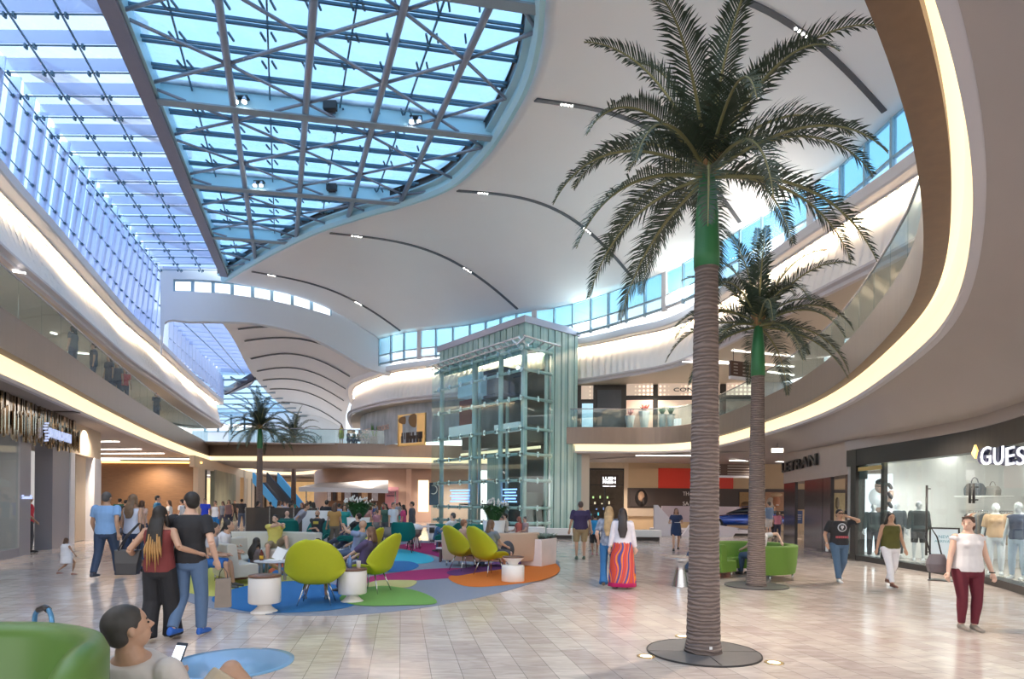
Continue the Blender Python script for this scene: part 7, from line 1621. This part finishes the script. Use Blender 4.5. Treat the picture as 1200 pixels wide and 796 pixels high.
# ================================================================== FASHION SHOP CONTENTS
def goff(px, off, z=0.03): P = gpos(px, off)[0]; return V((P.x, P.y, z))
FACE = lambda p: math.degrees(math.atan2(-p.y, -p.x))-90       # heading that looks at the camera
m_man = mat('mannequin white', (0.78, 0.80, 0.82), 0.35)
SKIN['mannequin'] = (0.74, 0.76, 0.80)
def mannequin(px, off, h, top, bottom, leg, label, fem=True, turn=0, **k):
    p = goff(px, off, 0.09)
    e_, J = person(0, 0, h, FACE(p)+turn, 'stand', 'mannequin', top=top, bottom=bottom, leg=leg, shoes=(0.7, 0.7, 0.72), label=label, fem=fem, hairstyle='bald', pos=p, vox=0.014, **k)
    e_.name = 'mannequin'; e_['category'] = 'mannequin'
    for ch in [x for x in bpy.data.objects if x.parent == e_ and x.name.split('.')[0] in ('eyes', 'mouth')]: bpy.data.objects.remove(ch)
    obj('base_plate', MB().lathe([(0, -.06), (.2, -.06), (.2, -.04), (0, -.04)], n=24), m_steel, e_); return e_
mannequin(1167, 0.75, 1.74, (0.62, 0.38, 0.22), (0.72, 0.74, 0.80), 'leggings', 'white mannequin in peach top and pale trousers left of the window pair', sleeve=.9)
mannequin(1194, 0.7, 1.76, (0.05, 0.07, 0.14), (0.55, 0.65, 0.80), 'leggings', 'white mannequin in navy floral top and light jeans at the right edge', sleeve=0.1, turn=-25)
mannequin(1024, 0.45, 1.72, (0.05, 0.06, 0.07), (0.04, 0.04, 0.05), 'trousers', 'dark dressed mannequin in front of the big lit poster', fem=False, sleeve=1.8)
mannequin(1051, 1.6, 1.78, (0.06, 0.07, 0.08), (0.03, 0.03, 0.035), 'trousers', 'mannequin with white head behind the olive top woman', fem=False, sleeve=1.8)
mannequin(1077, 1.2, 1.80, (0.05, 0.055, 0.06), (0.02, 0.02, 0.02), 'shorts', 'mannequin in charcoal coat left of the long door handle', fem=False, sleeve=1.8)
# lit poster box
pA = goff(1022, 0.55); rv = ray(1028, HOR); pB = pA+V((1.0, -rv.x, 0)).normalized()*0.8
PB = Wall(pA, pB); lb_ = empty('lightbox_poster', pA, label='tall lit poster of a dark haired young man at the left of the shop window', cat='poster')
def kid2(nm, mb, m): return kid(nm, mb, m, lb_)
kid2('panel', PB.slab(MB(), 1011, 1046, 0.25, PB.z(1025, 556), 0, 0.1), mat('lit poster white', (0.8, 0.86, 0.92), 0.5, emit=0.75, ecol=(0.85, 0.93, 1.0)))
def blob(px, py, w, h, m, k, nm, rot=0):
    c = PB.p(px, py)+PB.n*(0.03+0.006*k); S_ = c.y/F; mb = MB().lathe([(0, 0), (1, 0), (1, 0.008), (0, 0.008)], (0, 0, 0), 24); Rr = Matrix((PB.d if PB.d.x > 0 else -PB.d, V((0, 0, 1)), PB.n)).transposed(); Q_ = Matrix.Rotation(rad(rot), 3, 'Z')
    mb.v = [Rr@(Q_@V((p.x*w*S_/2*1.4, p.y*h*S_/2, p.z)))+c for p in mb.v]; kid2(nm, mb, m)
m_pf = mat('poster face', (0.45, 0.30, 0.24), 0.5, emit=0.25); m_pd = mat('poster dark', (0.03, 0.03, 0.04), 0.5)
blob(1036, 590, 8, 34, m_pf, 0, 'arm', -28); blob(1029, 583, 14, 24, mat('poster shirt', (0.7, 0.72, 0.75), .5, emit=.4), 1, 'shirt'); blob(1031.5, 571, 8, 15, m_pf, 2, 'face', 12); blob(1033, 564.5, 9, 7, m_pd, 3, 'hair', 10); blob(1030, 570, 5, 1.2, m_pd, 4, 'eyebrows')
for k in range(6): blob(1043, 570+k*11, 3, 9, m_pd, 5, 'graffiti', 25)
# shelves, bags, clothes rails
def box_on(name, px, off, z, w, d, h, m, label, cat, rzz=None, bev=0.02):
    P, n, dd = gpos(px, off); a = math.atan2(dd.y, dd.x); return obj(name, MB().box((0, 0, h/2), (w, d, h)), m, label=label, cat=cat, loc=(P.x, P.y, z), bevel=bev)
INW = ins(5.8)
sm_ = MB(); 
obj('wall_shelf', sweep(sm_, [p for p in ins(5.6)], [(0, 2.02), (0.35, 2.02), (0.35, 2.07), (0, 2.07), (0, 2.02)], 1, N=GN), m_int, label='long white wall shelf along the back of the fashion shop', cat='shelf')
def handbag(px, off, z, s_, m, label):
    P, n, dd = gpos(px, off); e_ = empty('handbag', (P.x, P.y, z), rz=math.atan2(dd.y, dd.x), label=label, cat='bag')
    obj('bag_body', MB().loft([[V((x*a, y*b, q)) for x, y in ((-1, -1), (1, -1), (1, 1), (-1, 1))] for q, a, b in ((0, .25*s_, .1*s_), (.18*s_, .27*s_, .10*s_), (.30*s_, .22*s_, .06*s_), (.33*s_, .16*s_, .03*s_))], True, True, smooth=False), m, e_, bevel=0.02)
    obj('handle', MB().tube([(cos(t)*.12*s_, 0, .30*s_+sin(t)*.17*s_) for t in [i*PI/8 for i in range(9)]], .014*s_, 6), m, e_); return e_
handbag(1073, 4.2, 2.07, 1.25, mat('cognac leather', (0.22, 0.055, 0.02), 0.4), 'cognac brown handbag on the shop shelf above the charcoal mannequin')
handbag(1142, 3.6, 2.07, 1.2, mat('slate leather', (0.10, 0.11, 0.13), 0.4), 'slate grey handbag on the shelf behind the white blouse woman')
handbag(1163, 3.8, 2.07, 0.9, mat('taupe leather', (0.3, 0.28, 0.26), 0.4), 'small taupe handbag on the shelf right of the grey one')
for px, off in ((1073, 4.2), (1142, 3.6), (1163, 3.8)): box_on('shelf_board', px, off, 2.0, 1.0, 0.4, 0.06, m_int, 'white display board under the %s' % {1073: 'cognac handbag', 1142: 'slate grey handbag', 1163: 'small taupe handbag'}[px], 'shelf')
rr = random.Random(12); gcols = [((0.35, 0.10, 0.04), 'rust'), ((0.7, 0.68, 0.66), 'white'), ((0.06, 0.07, 0.08), 'black'), ((0.30, 0.24, 0.20), 'taupe'), ((0.2, 0.22, 0.25), 'grey'), ((0.55, 0.42, 0.32), 'camel')]
nG = 0
for (p0, p1, off, zt, lb) in ((1056, 1074, 3.6, 1.62, 'left clothes rail'), (1086, 1108, 3.2, 1.62, 'middle clothes rail'), (1136, 1158, 2.6, 1.60, 'right clothes rail'), (1172, 1196, 3.0, 1.6, 'clothes rail behind the window mannequins')):
    a, b = goff(p0, off, zt), goff(p1, off, zt); e_ = empty('clothes_rail', V((a.x, a.y, 0.03)), label='steel %s in the fashion shop' % lb, cat='rail'); o0 = e_.location
    obj('rail', MB().tube([a-o0, b-o0], .015, 8), m_steel, e_)
    for q in (a, b): obj('post', MB().tube([q-o0, V((q.x-o0.x, q.y-o0.y, 0))], .015, 8), m_steel, e_)
    n = 7; d = (b-a).normalized(); w = V((d.y, -d.x, 0))
    for i in range(n):
        c = a.lerp(b, (i+.7)/(n+.4)); cl, cn = gcols[(i*5+nG) % 6]; g_ = empty('hanging_garment', c, label='%s garment hanging on the %s, %s from its left' % (cn, lb.replace(' behind the window mannequins', ' behind the mannequins'), ORD[i]), cat='garment', group='garments on rails')
        rgs = []
        for z, hw, th in ((-.06, .04, .02), (-.09, .16, .03), (-.14, .20, .04), (-.4, .17, .05), (-.85-.1*rr.random(), .19, .05)): rgs.append([w*(cos(t)*hw)+d*(sin(t)*th*1.2)+V((0, 0, z)) for t in [q*PI/5 for q in range(10)]])
        obj('cloth', MB().loft(rgs, True, True), cmat(cl), g_); obj('hanger', MB().tube([V((0, 0, .015)), V((0, 0, -.05)), w*.12-V((0, 0, .09))], .006, 5), m_dark, g_)
    nG += 1
sgn = PF(1107, 675); sg = empty('sign_stand', (gpos(1107, -0.7)[0].x, gpos(1107, -0.7)[0].y, 0), rz=rad(FACE(sgn)-180+0), label='black framed standing sign with pale blue words beside the white blouse woman', cat='sign')
obj('base', MB().box((0, 0, .01), (.62, .36, .02)), m_blkfr, sg); 
for s in (-1, 1): obj('frame_post', MB().box((s*.27, 0, .62), (.035, .03, 1.2)), m_blkfr, sg)
obj('frame_top', MB().box((0, 0, 1.21), (.575, .03, .035)), m_blkfr, sg); obj('frame_bottom', MB().box((0, 0, .35), (.575, .03, .03)), m_blkfr, sg); obj('board', MB().box((0, 0, .78), (.50, .015, .84)), mat('sign face', (0.72, 0.80, 0.84), .5, emit=.15), sg)
for s, z in (('NEW', .98), ('ARRIVALS', .88)): o = text('sign_lettering', s, .10 if s == 'NEW' else .085, face_M(V((0, -.012, z)), (1, 0)), mat('teal ink', (0.15, .40, .48), .5), sg, ext=.003)
# ================================================================== FIXTURES ON THE SOFFITS
for k, (x, y, lb) in enumerate(((1142, 449, 'nearest us at the right'), (1073, 478, 'second from the right'), (1008, 498, 'third from the right'), (952, 512, 'fourth from the right'), (705, 543, 'above the dark cosmetics shop'), (770, 540, 'above the red wall'))):
    i_ = None; r = ray(x, y)
    # hit the soffit by stepping along the ray through its mesh rows
    best = None
    for row in rows:
        for q in row:
            e__ = abs(q.x/q.y-r.x)+abs((q.z-CAMH)/q.y-r.z)
            if best is None or e__ < best[0]: best = (e__, q)
    q = best[1]; e_ = empty('downlight', q-V((0, 0, .01)), label='small round recessed downlight in the right soffit, '+lb, cat='light', group='downlights in the right soffit')
    obj('ring', MB().lathe([(0.07, -.012), (.10, -.012), (.10, .03), (.07, .03)], n=24), m_trimw, e_); obj('lens', MB().lathe([(0, -.004), (.07, -.004), (.07, .0), (0, .0)], n=20), mat('downlight lens', (1, .95, .85), .4, emit=5), e_)
q = PZ(911, 528, 4.0); ex = empty('ceiling_sign', q, label='small glowing white box hanging from the soffit left of the portal lettering', cat='sign'); obj('box', MB().box((0, 0, 0), (.45, .12, .17)), mat('glow box', (1, .9, .75), .5, emit=1.6, ecol=(1, .9, .7)), ex); obj('stem', MB().tube([(0, 0, .08), (0, 0, .3)], .01, 6), m_dark, ex)
for k, (x0, x1, y) in enumerate(((630, 712, 0), (745, 840, 534), (855, 880, 540), (745, 815, 545.5), (900, 918, 541))):
    if k: obj('trim_66', MB().bar(PZ(x0, y, 4.4), PZ(x1, y+.4, 4.4), .1, .03), m_lumw, kind='structure')
# directory sign boards hanging (upper right and lower right)
def dir_sign(c, w, h, rz, label, flip=1):
    e_ = empty('hanging_sign', c, rz=rz, label=label, cat='sign'); obj('board', MB().box((0, 0, 0), (w, .12, h)), mat('brown sign board', (0.10, .055, .04), .5), e_); obj('lower_rail', MB().box((0, 0, -h/2-.06), (w, .14, .12)), m_trimw, e_)
    ln_ = MB()
    for i in range(4): ln_.box((w*.15, -.07, h*.36-i*h*.24), (w*.6, .01, .05)); ln_.box((-w*.36, -.07, h*.3-i*h*.2), (w*.12, .01, .04))
    obj('listing_lines', ln_, mat('sign lines', (.45, .38, .33), .5), e_)
    for s in (-1, 1): obj('hanger_rod', MB().tube([(s*w*.4, 0, h/2), (s*w*.4, 0, h/2+.5)], .015, 6), m_dark, e_)
p = PY(875, 434, 24.5); dir_sign(p, 1.75, .62, rad(22), 'brown directory board hanging behind the second palm on the upper gallery')
p = PY(860, 551, 33); dir_sign(p, 2.6, .62, rad(4), 'dark directory board hanging above the car display between the palm trunks')
# ================================================================== CAR DISPLAY
cd = empty('car_platform', PY(812, 620, 33)*1, label='angular white display platform with sloping panels around the blue car', cat='platform'); cd.location.z = 0; o0 = cd.location.copy()
def pp(px, py, Y): return PY(px, py, Y)-o0
def slabq(nm, pts, m, th=.25):
    q = [V(p) for p in pts]; n = (q[1]-q[0]).cross(q[2]-q[0]).normalized(); n = n if n.y > 0 else -n; k = len(q)
    return obj(nm, MB().add(q+[p+n*th for p in q], [tuple(range(k)), tuple(range(k, 2*k))[::-1]]+[(i, (i+1) % k, k+(i+1) % k, k+i) for i in range(k)]), m, cd)
m_dw = mat('display white', (.70, .68, .74), .35); m_dp = mat('display lilac', (.52, .42, .45), .4)
slabq('back_panel', [pp(776, 612, 36), pp(776, 593, 36), pp(866, 594, 36), pp(880, 604, 36), pp(880, 612, 36)], m_dp)
slabq('left_wedge', [pp(767, 629, 32.2), pp(767, 592, 32.2), pp(771, 592, 32.2), pp(797, 621, 32.2), pp(797, 629, 32.2)], m_dw)
slabq('front_panel', [pp(800, 627, 32), pp(812, 611, 32), pp(866, 619, 32), pp(857, 632, 32), pp(800, 632, 32)], m_dw)
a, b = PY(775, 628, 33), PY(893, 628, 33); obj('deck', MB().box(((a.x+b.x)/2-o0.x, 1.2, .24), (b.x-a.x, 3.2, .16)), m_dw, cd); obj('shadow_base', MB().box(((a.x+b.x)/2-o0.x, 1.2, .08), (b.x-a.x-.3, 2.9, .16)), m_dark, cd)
car = empty('car', PY(872, 612, 34.2)*1, rz=rad(62), label='blue sports coupe seen from behind on the white display between the palms', cat='car'); car.location.z = .32
m_cb = mat('blue car paint', (0.01, .06, .36), .2, metal=.4, coat=1.0); m_cg = mat('car glass', (.02, .025, .03), .08)
st = [(-2.15, .70, .45, .62), (-2.1, .86, .28, .86), (-1.6, .92, .22, .95), (-.8, .93, .2, .93), (0, .93, .2, .90), (.9, .92, .2, .86), (1.6, .88, .24, .78), (2.05, .78, .30, .62), (2.15, .55, .38, .5)]
obj('body', MB().loft([[V((y*1.0, x, z)) for y, z in ((-w, z0), (-w*1.02, (z0+z1)/2), (-w*.9, z1-.04), (-w*.6, z1), (w*.6, z1), (w*.9, z1-.04), (w*1.02, (z0+z1)/2), (w, z0))] for x, w, z0, z1 in st], True, True), m_cb, car, sub=1)
obj('cabin', MB().loft([[V((s_*w, x, z)) for s_, z in ((-1, z0), (-.82, z1), (.82, z1), (1, z0))] for x, w, z0, z1 in ((-1.85, .60, .90, .93), (-1.0, .74, .90, 1.22), (-.2, .76, .90, 1.32), (.5, .74, .88, 1.15), (1.05, .62, .84, .88))], True, True), m_cg, car, sub=1)
obj('roof_panel', MB().loft([[V((s_*w, x, z)) for s_ in (-1, 1)] for x, w, z in ((-1.0, .52, 1.235), (-.2, .56, 1.325), (.35, .54, 1.21))], False, False), m_cb, car, solid=.02)
obj('spoiler', MB().box((0, -2.0, 1.06), (1.6, .25, .04)), m_dark, car, bevel=.01)
for s in (-1, 1):
    obj('tail_light', MB().box((s*.62, -2.13, .74), (.4, .06, .1)), mat('tail light', (.5, .01, .01), .3, emit=.4), car, bevel=.01); obj('spoiler_post', MB().box((s*.6, -1.98, .98), (.04, .1, .16)), m_dark, car)
    for y in (-1.35, 1.35):
        w_ = obj('wheel', MB().tube([(s*.78, y, .33), (s*.96, y, .33)], .33, 24), mat('tyre', (.015, .015, .015), .7), car); obj('rim', MB().tube([(s*.90, y, .33), (s*.975, y, .33)], .21, 16), m_steel, w_)
# blue easel notice by the portal
ea_ = empty('notice_easel', PF(935, 634.0)*1, rz=rad(0), label='blue notice board on a wooden easel seen through the portal', cat='easel'); obj('board', MB().box((0, 0, 1.15), (.42, .03, .62)), mat('blue notice', (.08, .14, .35), .5), ea_)
for x, y in ((-.18, 0), (.18, 0), (0, .3)): obj('leg', MB().tube([(x, y, 0), (x*.6, 0, 1.1)], .015, 6), m_ltwood, ea_)
obj('notice_lines', MB().box((0, -.02, 1.25), (.3, .01, .04)).box((0, -.02, 1.15), (.3, .01, .03)).box((0, -.02, 1.05), (.26, .01, .03)), m_int, ea_)
person(901, 631, 1.92, 25, 'stand', 'light', GRY, 'short', (.22, .32, .48), 1.2, (.6, .58, .56), 'shorts', (.3, .2, .15), 'man in pale blue shirt and white shorts looking at the car display')
person(911, 632, 1.45, -30, 'stand', 'tan', BR, 'mid', (.62, .22, .28), .3, (.05, .05, .08), 'jeans', (.3, .2, .15), 'girl in pink top beside the man in pale blue at the car display', fem=True)
person(907, 628, 1.7, 200, 'stand', 'brown', DK, 'long', (.05, .06, .08), 1.5, (.04, .04, .06), 'jeans', (.3, .2, .15), 'woman in dark jacket between the pale blue shirt man and the portal', fem=True)
# ================================================================== UPPER GALLERY DETAILS
def upot(px, Y, h, r_, label, flowers, m):
    p = PY(px, 500, Y); e_ = empty('planter_pot', (p.x, p.y, ZT-.03), label=label, cat='plant'); obj('pot', MB().lathe([(0, 0), (r_*.55, 0), (r_, h), (r_*.92, h), (0, h-.05)], n=12, smooth=False), m, e_)
    rr_ = random.Random(int(px)); mb = MB()
    for i in range(28): a = rr_.uniform(0, 2*PI); q = rr_.uniform(.1, 1)*r_; mb.tube([(0, 0, h-.05), (cos(a)*q*.6, sin(a)*q*.6, h+.2), (cos(a)*q, sin(a)*q, h+.25+.2*rr_.random())], [.02, .03, .01], 5)
    obj('flowers', mb, mat('coral flowers' if flowers else 'dark leaves', (.40, .09, .07) if flowers else (.03, .08, .03), .7), e_); return e_
m_zp = mat('pale ribbed pot', (.62, .68, .70), .4)
upot(738, 34.5, .78, .30, 'tapering pale pot with coral flowers left on the upper gallery', True, m_zp); upot(755, 34.5, 1.05, .34, 'taller tapering pale pot with coral flowers on the upper gallery', True, m_zp)
for px, lb in ((776, 'left'), (786, 'right')): upot(px, 34.3, .85, .25, 'blue grey pot behind the balustrade, %s of the two beside the tall palm trunk' % lb, False, mat('blue grey pot', (.16, .24, .28), .4))
ca = PY(794, 497, 33.5); obj('display_lantern', MB().box((0, 0, .25), (.35, .3, .5)), mat('lantern white', (.8, .8, .8), .4, emit=.4), label='small white lantern box on the floor beside the blue grey pots upstairs', cat='lantern', loc=(ca.x, ca.y, ZT-.03), bevel=.02)
person(0, 0, 1.7, 160, 'stand', 'tan', DK, 'long', (.45, .55, .03), 0, (.3, .4, .05), 'mini', DK, 'woman in lime green dress standing at the far footbridge balustrade', fem=True, pos=(PY(400, 520, 46.6).x, 46.6, ZT-.02))
for k, (px, t_, lb) in enumerate(((415, (0, .16, .2), 'teal topped diner at the left upstairs restaurant table'), (421, (.05, .05, .06), 'dark dressed diner in the middle of the upstairs restaurant tables'), (428, (0, .16, .15), 'green topped diner nearest the green plant upstairs'), (408, (.1, .12, .2), 'diner in navy beside the woman in lime dress upstairs'))):
    sit(0, 0, 90+60*k, lb, top=t_, hair=DK, pos=(PY(px, 520, 46.8).x, 46.8, ZT-.02), h=1.7)
for k, px in enumerate((412, 424, 434)):
    p = PY(px, 520, 46.5); e_ = empty('cafe_table', (p.x, p.y, ZT-.02), label='small upstairs restaurant table behind the footbridge glass, %s from the left' % ORD[k], cat='table'); obj('table_top', MB().lathe([(0, .70), (.38, .70), (.38, .74), (0, .74)], n=20), m_teal, e_); obj('stem', MB().tube([(0, 0, 0), (0, 0, .7)], .035, 8), m_dark, e_); obj('foot', MB().lathe([(0, 0), (.22, 0), (.2, .03), (0, .03)], n=16), m_dark, e_)
gp2 = PY(439, 512, 45.9); e_ = empty('potted_plant', (gp2.x, gp2.y, ZT-.02), label='tall green snake plant in a pot before the mottled wall upstairs', cat='plant'); obj('pot', MB().box((0, 0, .35), (.5, .5, .7)), m_dark, e_, bevel=.02)
mb = MB(); rr = random.Random(8)
for i in range(24): a = rr.uniform(0, 6.28); mb.tube([(cos(a)*.12, sin(a)*.12, .6), (cos(a)*.22, sin(a)*.22, 1.1), (cos(a)*.3, sin(a)*.3, 1.55+.3*rr.random())], [.04, .045, .005], 5, flat=.4)
obj('leaves', mb, mat('snake plant', (.12, .30, .04), .5), e_)
ps = PY(411, 506, 46); e_ = empty('hanging_sign', ps, label='small dark hanging sign at the left end of the mottled wall', cat='sign'); obj('board', MB().box((0, 0, 0), (.5, .06, .28)), m_band, e_); obj('rod', MB().tube([(0, 0, .14), (0, 0, 2.0)], .012, 6), m_dark, e_)
for k, (px, t_, hr_) in enumerate(((111, (.12, .12, .13), DK), (134, (.1, .1, .12), DK), (147, (.08, .08, .1), DK), (153, (.1, .1, .12), BR), (165, (.5, .08, .08), DK), (196, (.04, .04, .05), DK))):
    i = min(range(len(A)), key=lambda j: abs(A[j].x/A[j].y*F+600-px)); q = A[i]+V((-.9, .2, 0))
    person(0, 0, 1.72, 100+30*k, 'stand', 'tan', hr_, 'short' if k % 2 else 'mid', t_, .6, (.05, .06, .1), 'jeans', DK, '%s behind the left upper balustrade, %s of six from the left' % ('person in red' if k == 4 else 'dark dressed person', ORD[k]), pos=(q.x, q.y, ZT-.04), vox=.02)
# ================================================================== FAR LOWER HALL: escalator, tables, crowd
es = empty('escalator', PY(352, 605, 60)*1, rz=rad(8), label='escalator with blue lit side panels beyond the far palm', cat='escalator'); es.location.z = 0
m_eb = mat('blue lit glass panel', (.06, .30, .62), .3, emit=.15, ecol=(.1, .42, .85)); m_ed = mat('escalator slate', (.08, .10, .14), .4)
for k, x in enumerate((-1.3, 0.0, 1.0)):
    obj('balustrade', MB().add([V((x, -2, .2)), V((x, -2, 1.1)), V((x-2.9, -1.5, 4.5)), V((x-2.9, -1.5, 3.5)), V((x+.08, -1.9, .2)), V((x+.08, -1.9, 1.1)), V((x-2.8, -1.4, 4.5)), V((x-2.8, -1.4, 3.5))], [(0, 1, 2, 3), (7, 6, 5, 4), (0, 4, 5, 1), (1, 5, 6, 2), (2, 6, 7, 3), (3, 7, 4, 0)]), m_eb if k != 1 else m_ed, es)
obj('steps', MB().loft([[V((x, -1.9, .1)), V((x-2.85, -1.4, 3.5))] for x in (-1.2, 1.0)], False, False), m_ed, es, solid=.2)
m_tw = mat('white table', (.72, .72, .75), .4)
tabs = [(472, 640, 22), (497, 636, 24), (455, 630, 27), (380, 625, 30), (350, 618, 34), (435, 622, 31), (405, 618, 35), (330, 614, 40)]
for k, (px, py, Y) in enumerate(tabs):
    p = PY(px, 590, Y); e_ = empty('cafe_table', (p.x, Y, 0), label='white food court table, %s counting back from the nearest' % ORD[k], cat='table', group='food court tables'); obj('table_top', MB().box((0, 0, .735), (1.1, .7, .04)), m_tw, e_, bevel=.01)
    for sx_ in (-1, 1):
        for sy_ in (-1, 1): obj('leg', MB().box((sx_*.5, sy_*.3, .36), (.04, .04, .71)), m_tw, e_)
def cafe_chair(e_, m1, m2):
    obj('seat', MB().lathe([(0, .44), (.2, .44), (.22, .46), (0, .47)], n=16), m1, e_); obj('backrest', MB().loft([[V((.24*cos(t), -.24*sin(t)*.9, z)) for t in [rad(20+i*20) for i in range(8)]] for z in (.46, .60, .82)], False, False, smooth=True), m1, e_, solid=.02)
    for sx_ in (-1, 1):
        for sy_ in (-1, 1): obj('leg', MB().tube([(sx_*.15, sy_*.15, .44), (sx_*.2, sy_*.2, 0)], .012, 6), m2, e_)
m_gc = mat('taupe chair', (.20, .17, .15), .5)
cc0 = empty('cafe_chair', cat='chair'); cafe_chair(cc0, m_gc, m_tw); kk = 0
for k, (px, py, Y) in enumerate(tabs[:6]):
    for j, (dx, dy, r) in enumerate(((-.35, -.65, 0), (.35, .65, 180))):
        p = PY(px, 590, Y); o = cc0 if kk == 0 else copy_tree(cc0); kk += 1; o.location = (p.x+dx, Y+dy, 0); o.rotation_euler.z = rad(r); o['label'] = 'taupe tub chair on the %s side of the %s food court table counting back' % (('near', 'far')[j], ORD[k]); o['group'] = 'food court chairs'
whc = empty('bucket_stool', PY(485, 590, 21.5)*1, label='round white topped stool chair beyond the empty teal chair', cat='chair'); whc.location.z = 0; obj('seat', MB().ell((0, 0, .78), (.34, .30, .16), 18, 10), m_tw, whc); obj('bucket', MB().lathe([(0, .45), (.2, .46), (.33, .72), (.3, .74), (0, .6)], n=20), m_gc, whc)
for a in range(4): obj('leg', MB().tube([(.15*cos(a*1.57), .15*sin(a*1.57), .47), (.24*cos(a*1.57), .24*sin(a*1.57), 0)], .012, 6), m_dark, whc)
# standing people near the tables
for (x, Y, h, hd_, t_, sl, b_, lg, hr_, hs, f, lb, ln_) in (
    (483, 24, 1.76, 100, (.05, .06, .08), 1.8, (.05, .06, .1), 'jeans', DK, 'short', False, 'man in dark jacket standing in front of the bright window, looking down', 0),
    (461, 22.5, 1.72, -120, (.55, .62, .70), .6, (.04, .05, .08), 'jeans', GRY, 'short', False, 'grey haired man in white shirt standing among the white tables', 0),
    (473, 26, 1.62, 90, (.55, .06, .20), .8, (.1, .1, .2), 'jeans', DK, 'long', True, 'girl in bright pink top near the white tables', 0),
    (452, 25, 1.66, 150, (.05, .12, .09), .6, (.1, .1, .1), 'jeans', DK, 'long', True, 'dark haired woman in green top beside the pink poster', 0),
    (392, 20.5, 1.66, 20, (.45, .25, .08), .5, (.16, .13, .10), 'trousers', BR, 'mid', True, 'woman in mustard orange top standing right of the white screen', 0),
    (404, 22.5, 1.6, 190, (.02, .30, .28), .5, (.1, .1, .15), 'jeans', BR, 'mid', True, 'woman in turquoise top near the white lily pot', 0),
    (346, 21.5, 1.78, -80, (.30, .31, .38), .7, (.12, .12, .14), 'jeans', BR, 'short', False, 'man in grey tee leaning over a table beyond the dark dividers', 38),
    (382, 24, 1.8, 0, (.02, .02, .025), .7, (.05, .05, .06), 'jeans', DK, 'short', False, 'broad man in black tee seen from behind left of the lily pot', 10),
    (356, 25, 1.68, 160, (.16, .16, .1), .6, (.1, .1, .1), 'jeans', (.16, .05, .03), 'long', True, 'red haired woman facing us beyond the man in the grey tee', 10),
    (333, 24, 1.7, -60, (.1, .12, .16), .6, (.06, .07, .1), 'jeans', DK, 'short', False, 'dark haired man bending over the table left of the grey tee man', 25),
    (430, 24, 1.66, 170, (.60, .32, .28), .4, (.2, .1, .1), 'jeans', BLD, 'mid', True, 'woman in salmon pink top seated height behind the teal chairs', 12)):
    p = PY(x, 590, Y); person(0, 0, h, hd_, 'stand', 'tan', hr_, hs, t_, sl, b_, lg, DK, lb, fem=f, pos=(p.x, Y, 0), lean=ln_, vox=.022)
# the seated / standing crowd of the far food court
rr = random.Random(21); cols = [((.03, .03, .035), 'black'), ((.62, .62, .66), 'white'), ((.3, .32, .36), 'grey'), ((.04, .08, .22), 'navy'), ((.45, .08, .08), 'red'), ((.02, .25, .22), 'teal'), ((.5, .4, .32), 'beige'), ((.25, .35, .55), 'light blue'), ((.5, .25, .3), 'pink')]
kk = 0
for row, (Y, n, x0, x1) in enumerate(((28, 9, 322, 470), (33, 10, 312, 462), (39, 11, 308, 474), (45, 11, 312, 470))):
    for i in range(n):
        px = x0+(x1-x0)*(i+.5+rr.uniform(-.25, .25))/n; c, cn = cols[rr.randrange(9)]; s_ = rr.random() < .45; p = PY(px, 590, Y+rr.uniform(-1.5, 1.5)); f = rr.random() < .5
        person(0, 0, rr.uniform(1.6, 1.82), rr.uniform(0, 360), 'sit' if s_ else 'stand', rr.choice(['tan', 'light', 'brown']), rr.choice([DK, BR, GRY, DK]), rr.choice(['mid', 'long']) if f else 'short', c, .6, (.05, .06, .1), 'jeans', DK,
               'far %s person in %s top, %s crowd row, %s from the left' % ('seated' if s_ else 'standing', cn, ('nearest', 'second', 'third', 'last')[row], ORD[i]), group='food court crowd', fem=f, pos=(p.x, p.y, 0), vox=.034, seat=.48); kk += 1
# small ceiling vents and slots on the left soffit
obj('air_vent', MB().box((0, 0, 0), (.9, .35, .03)), m_dark, label='small dark air vent in the white band above the jeweller', cat='vent', loc=PZ(74, 483, 4.62))
for k, x in enumerate((663, 668, 673)): 
    pass
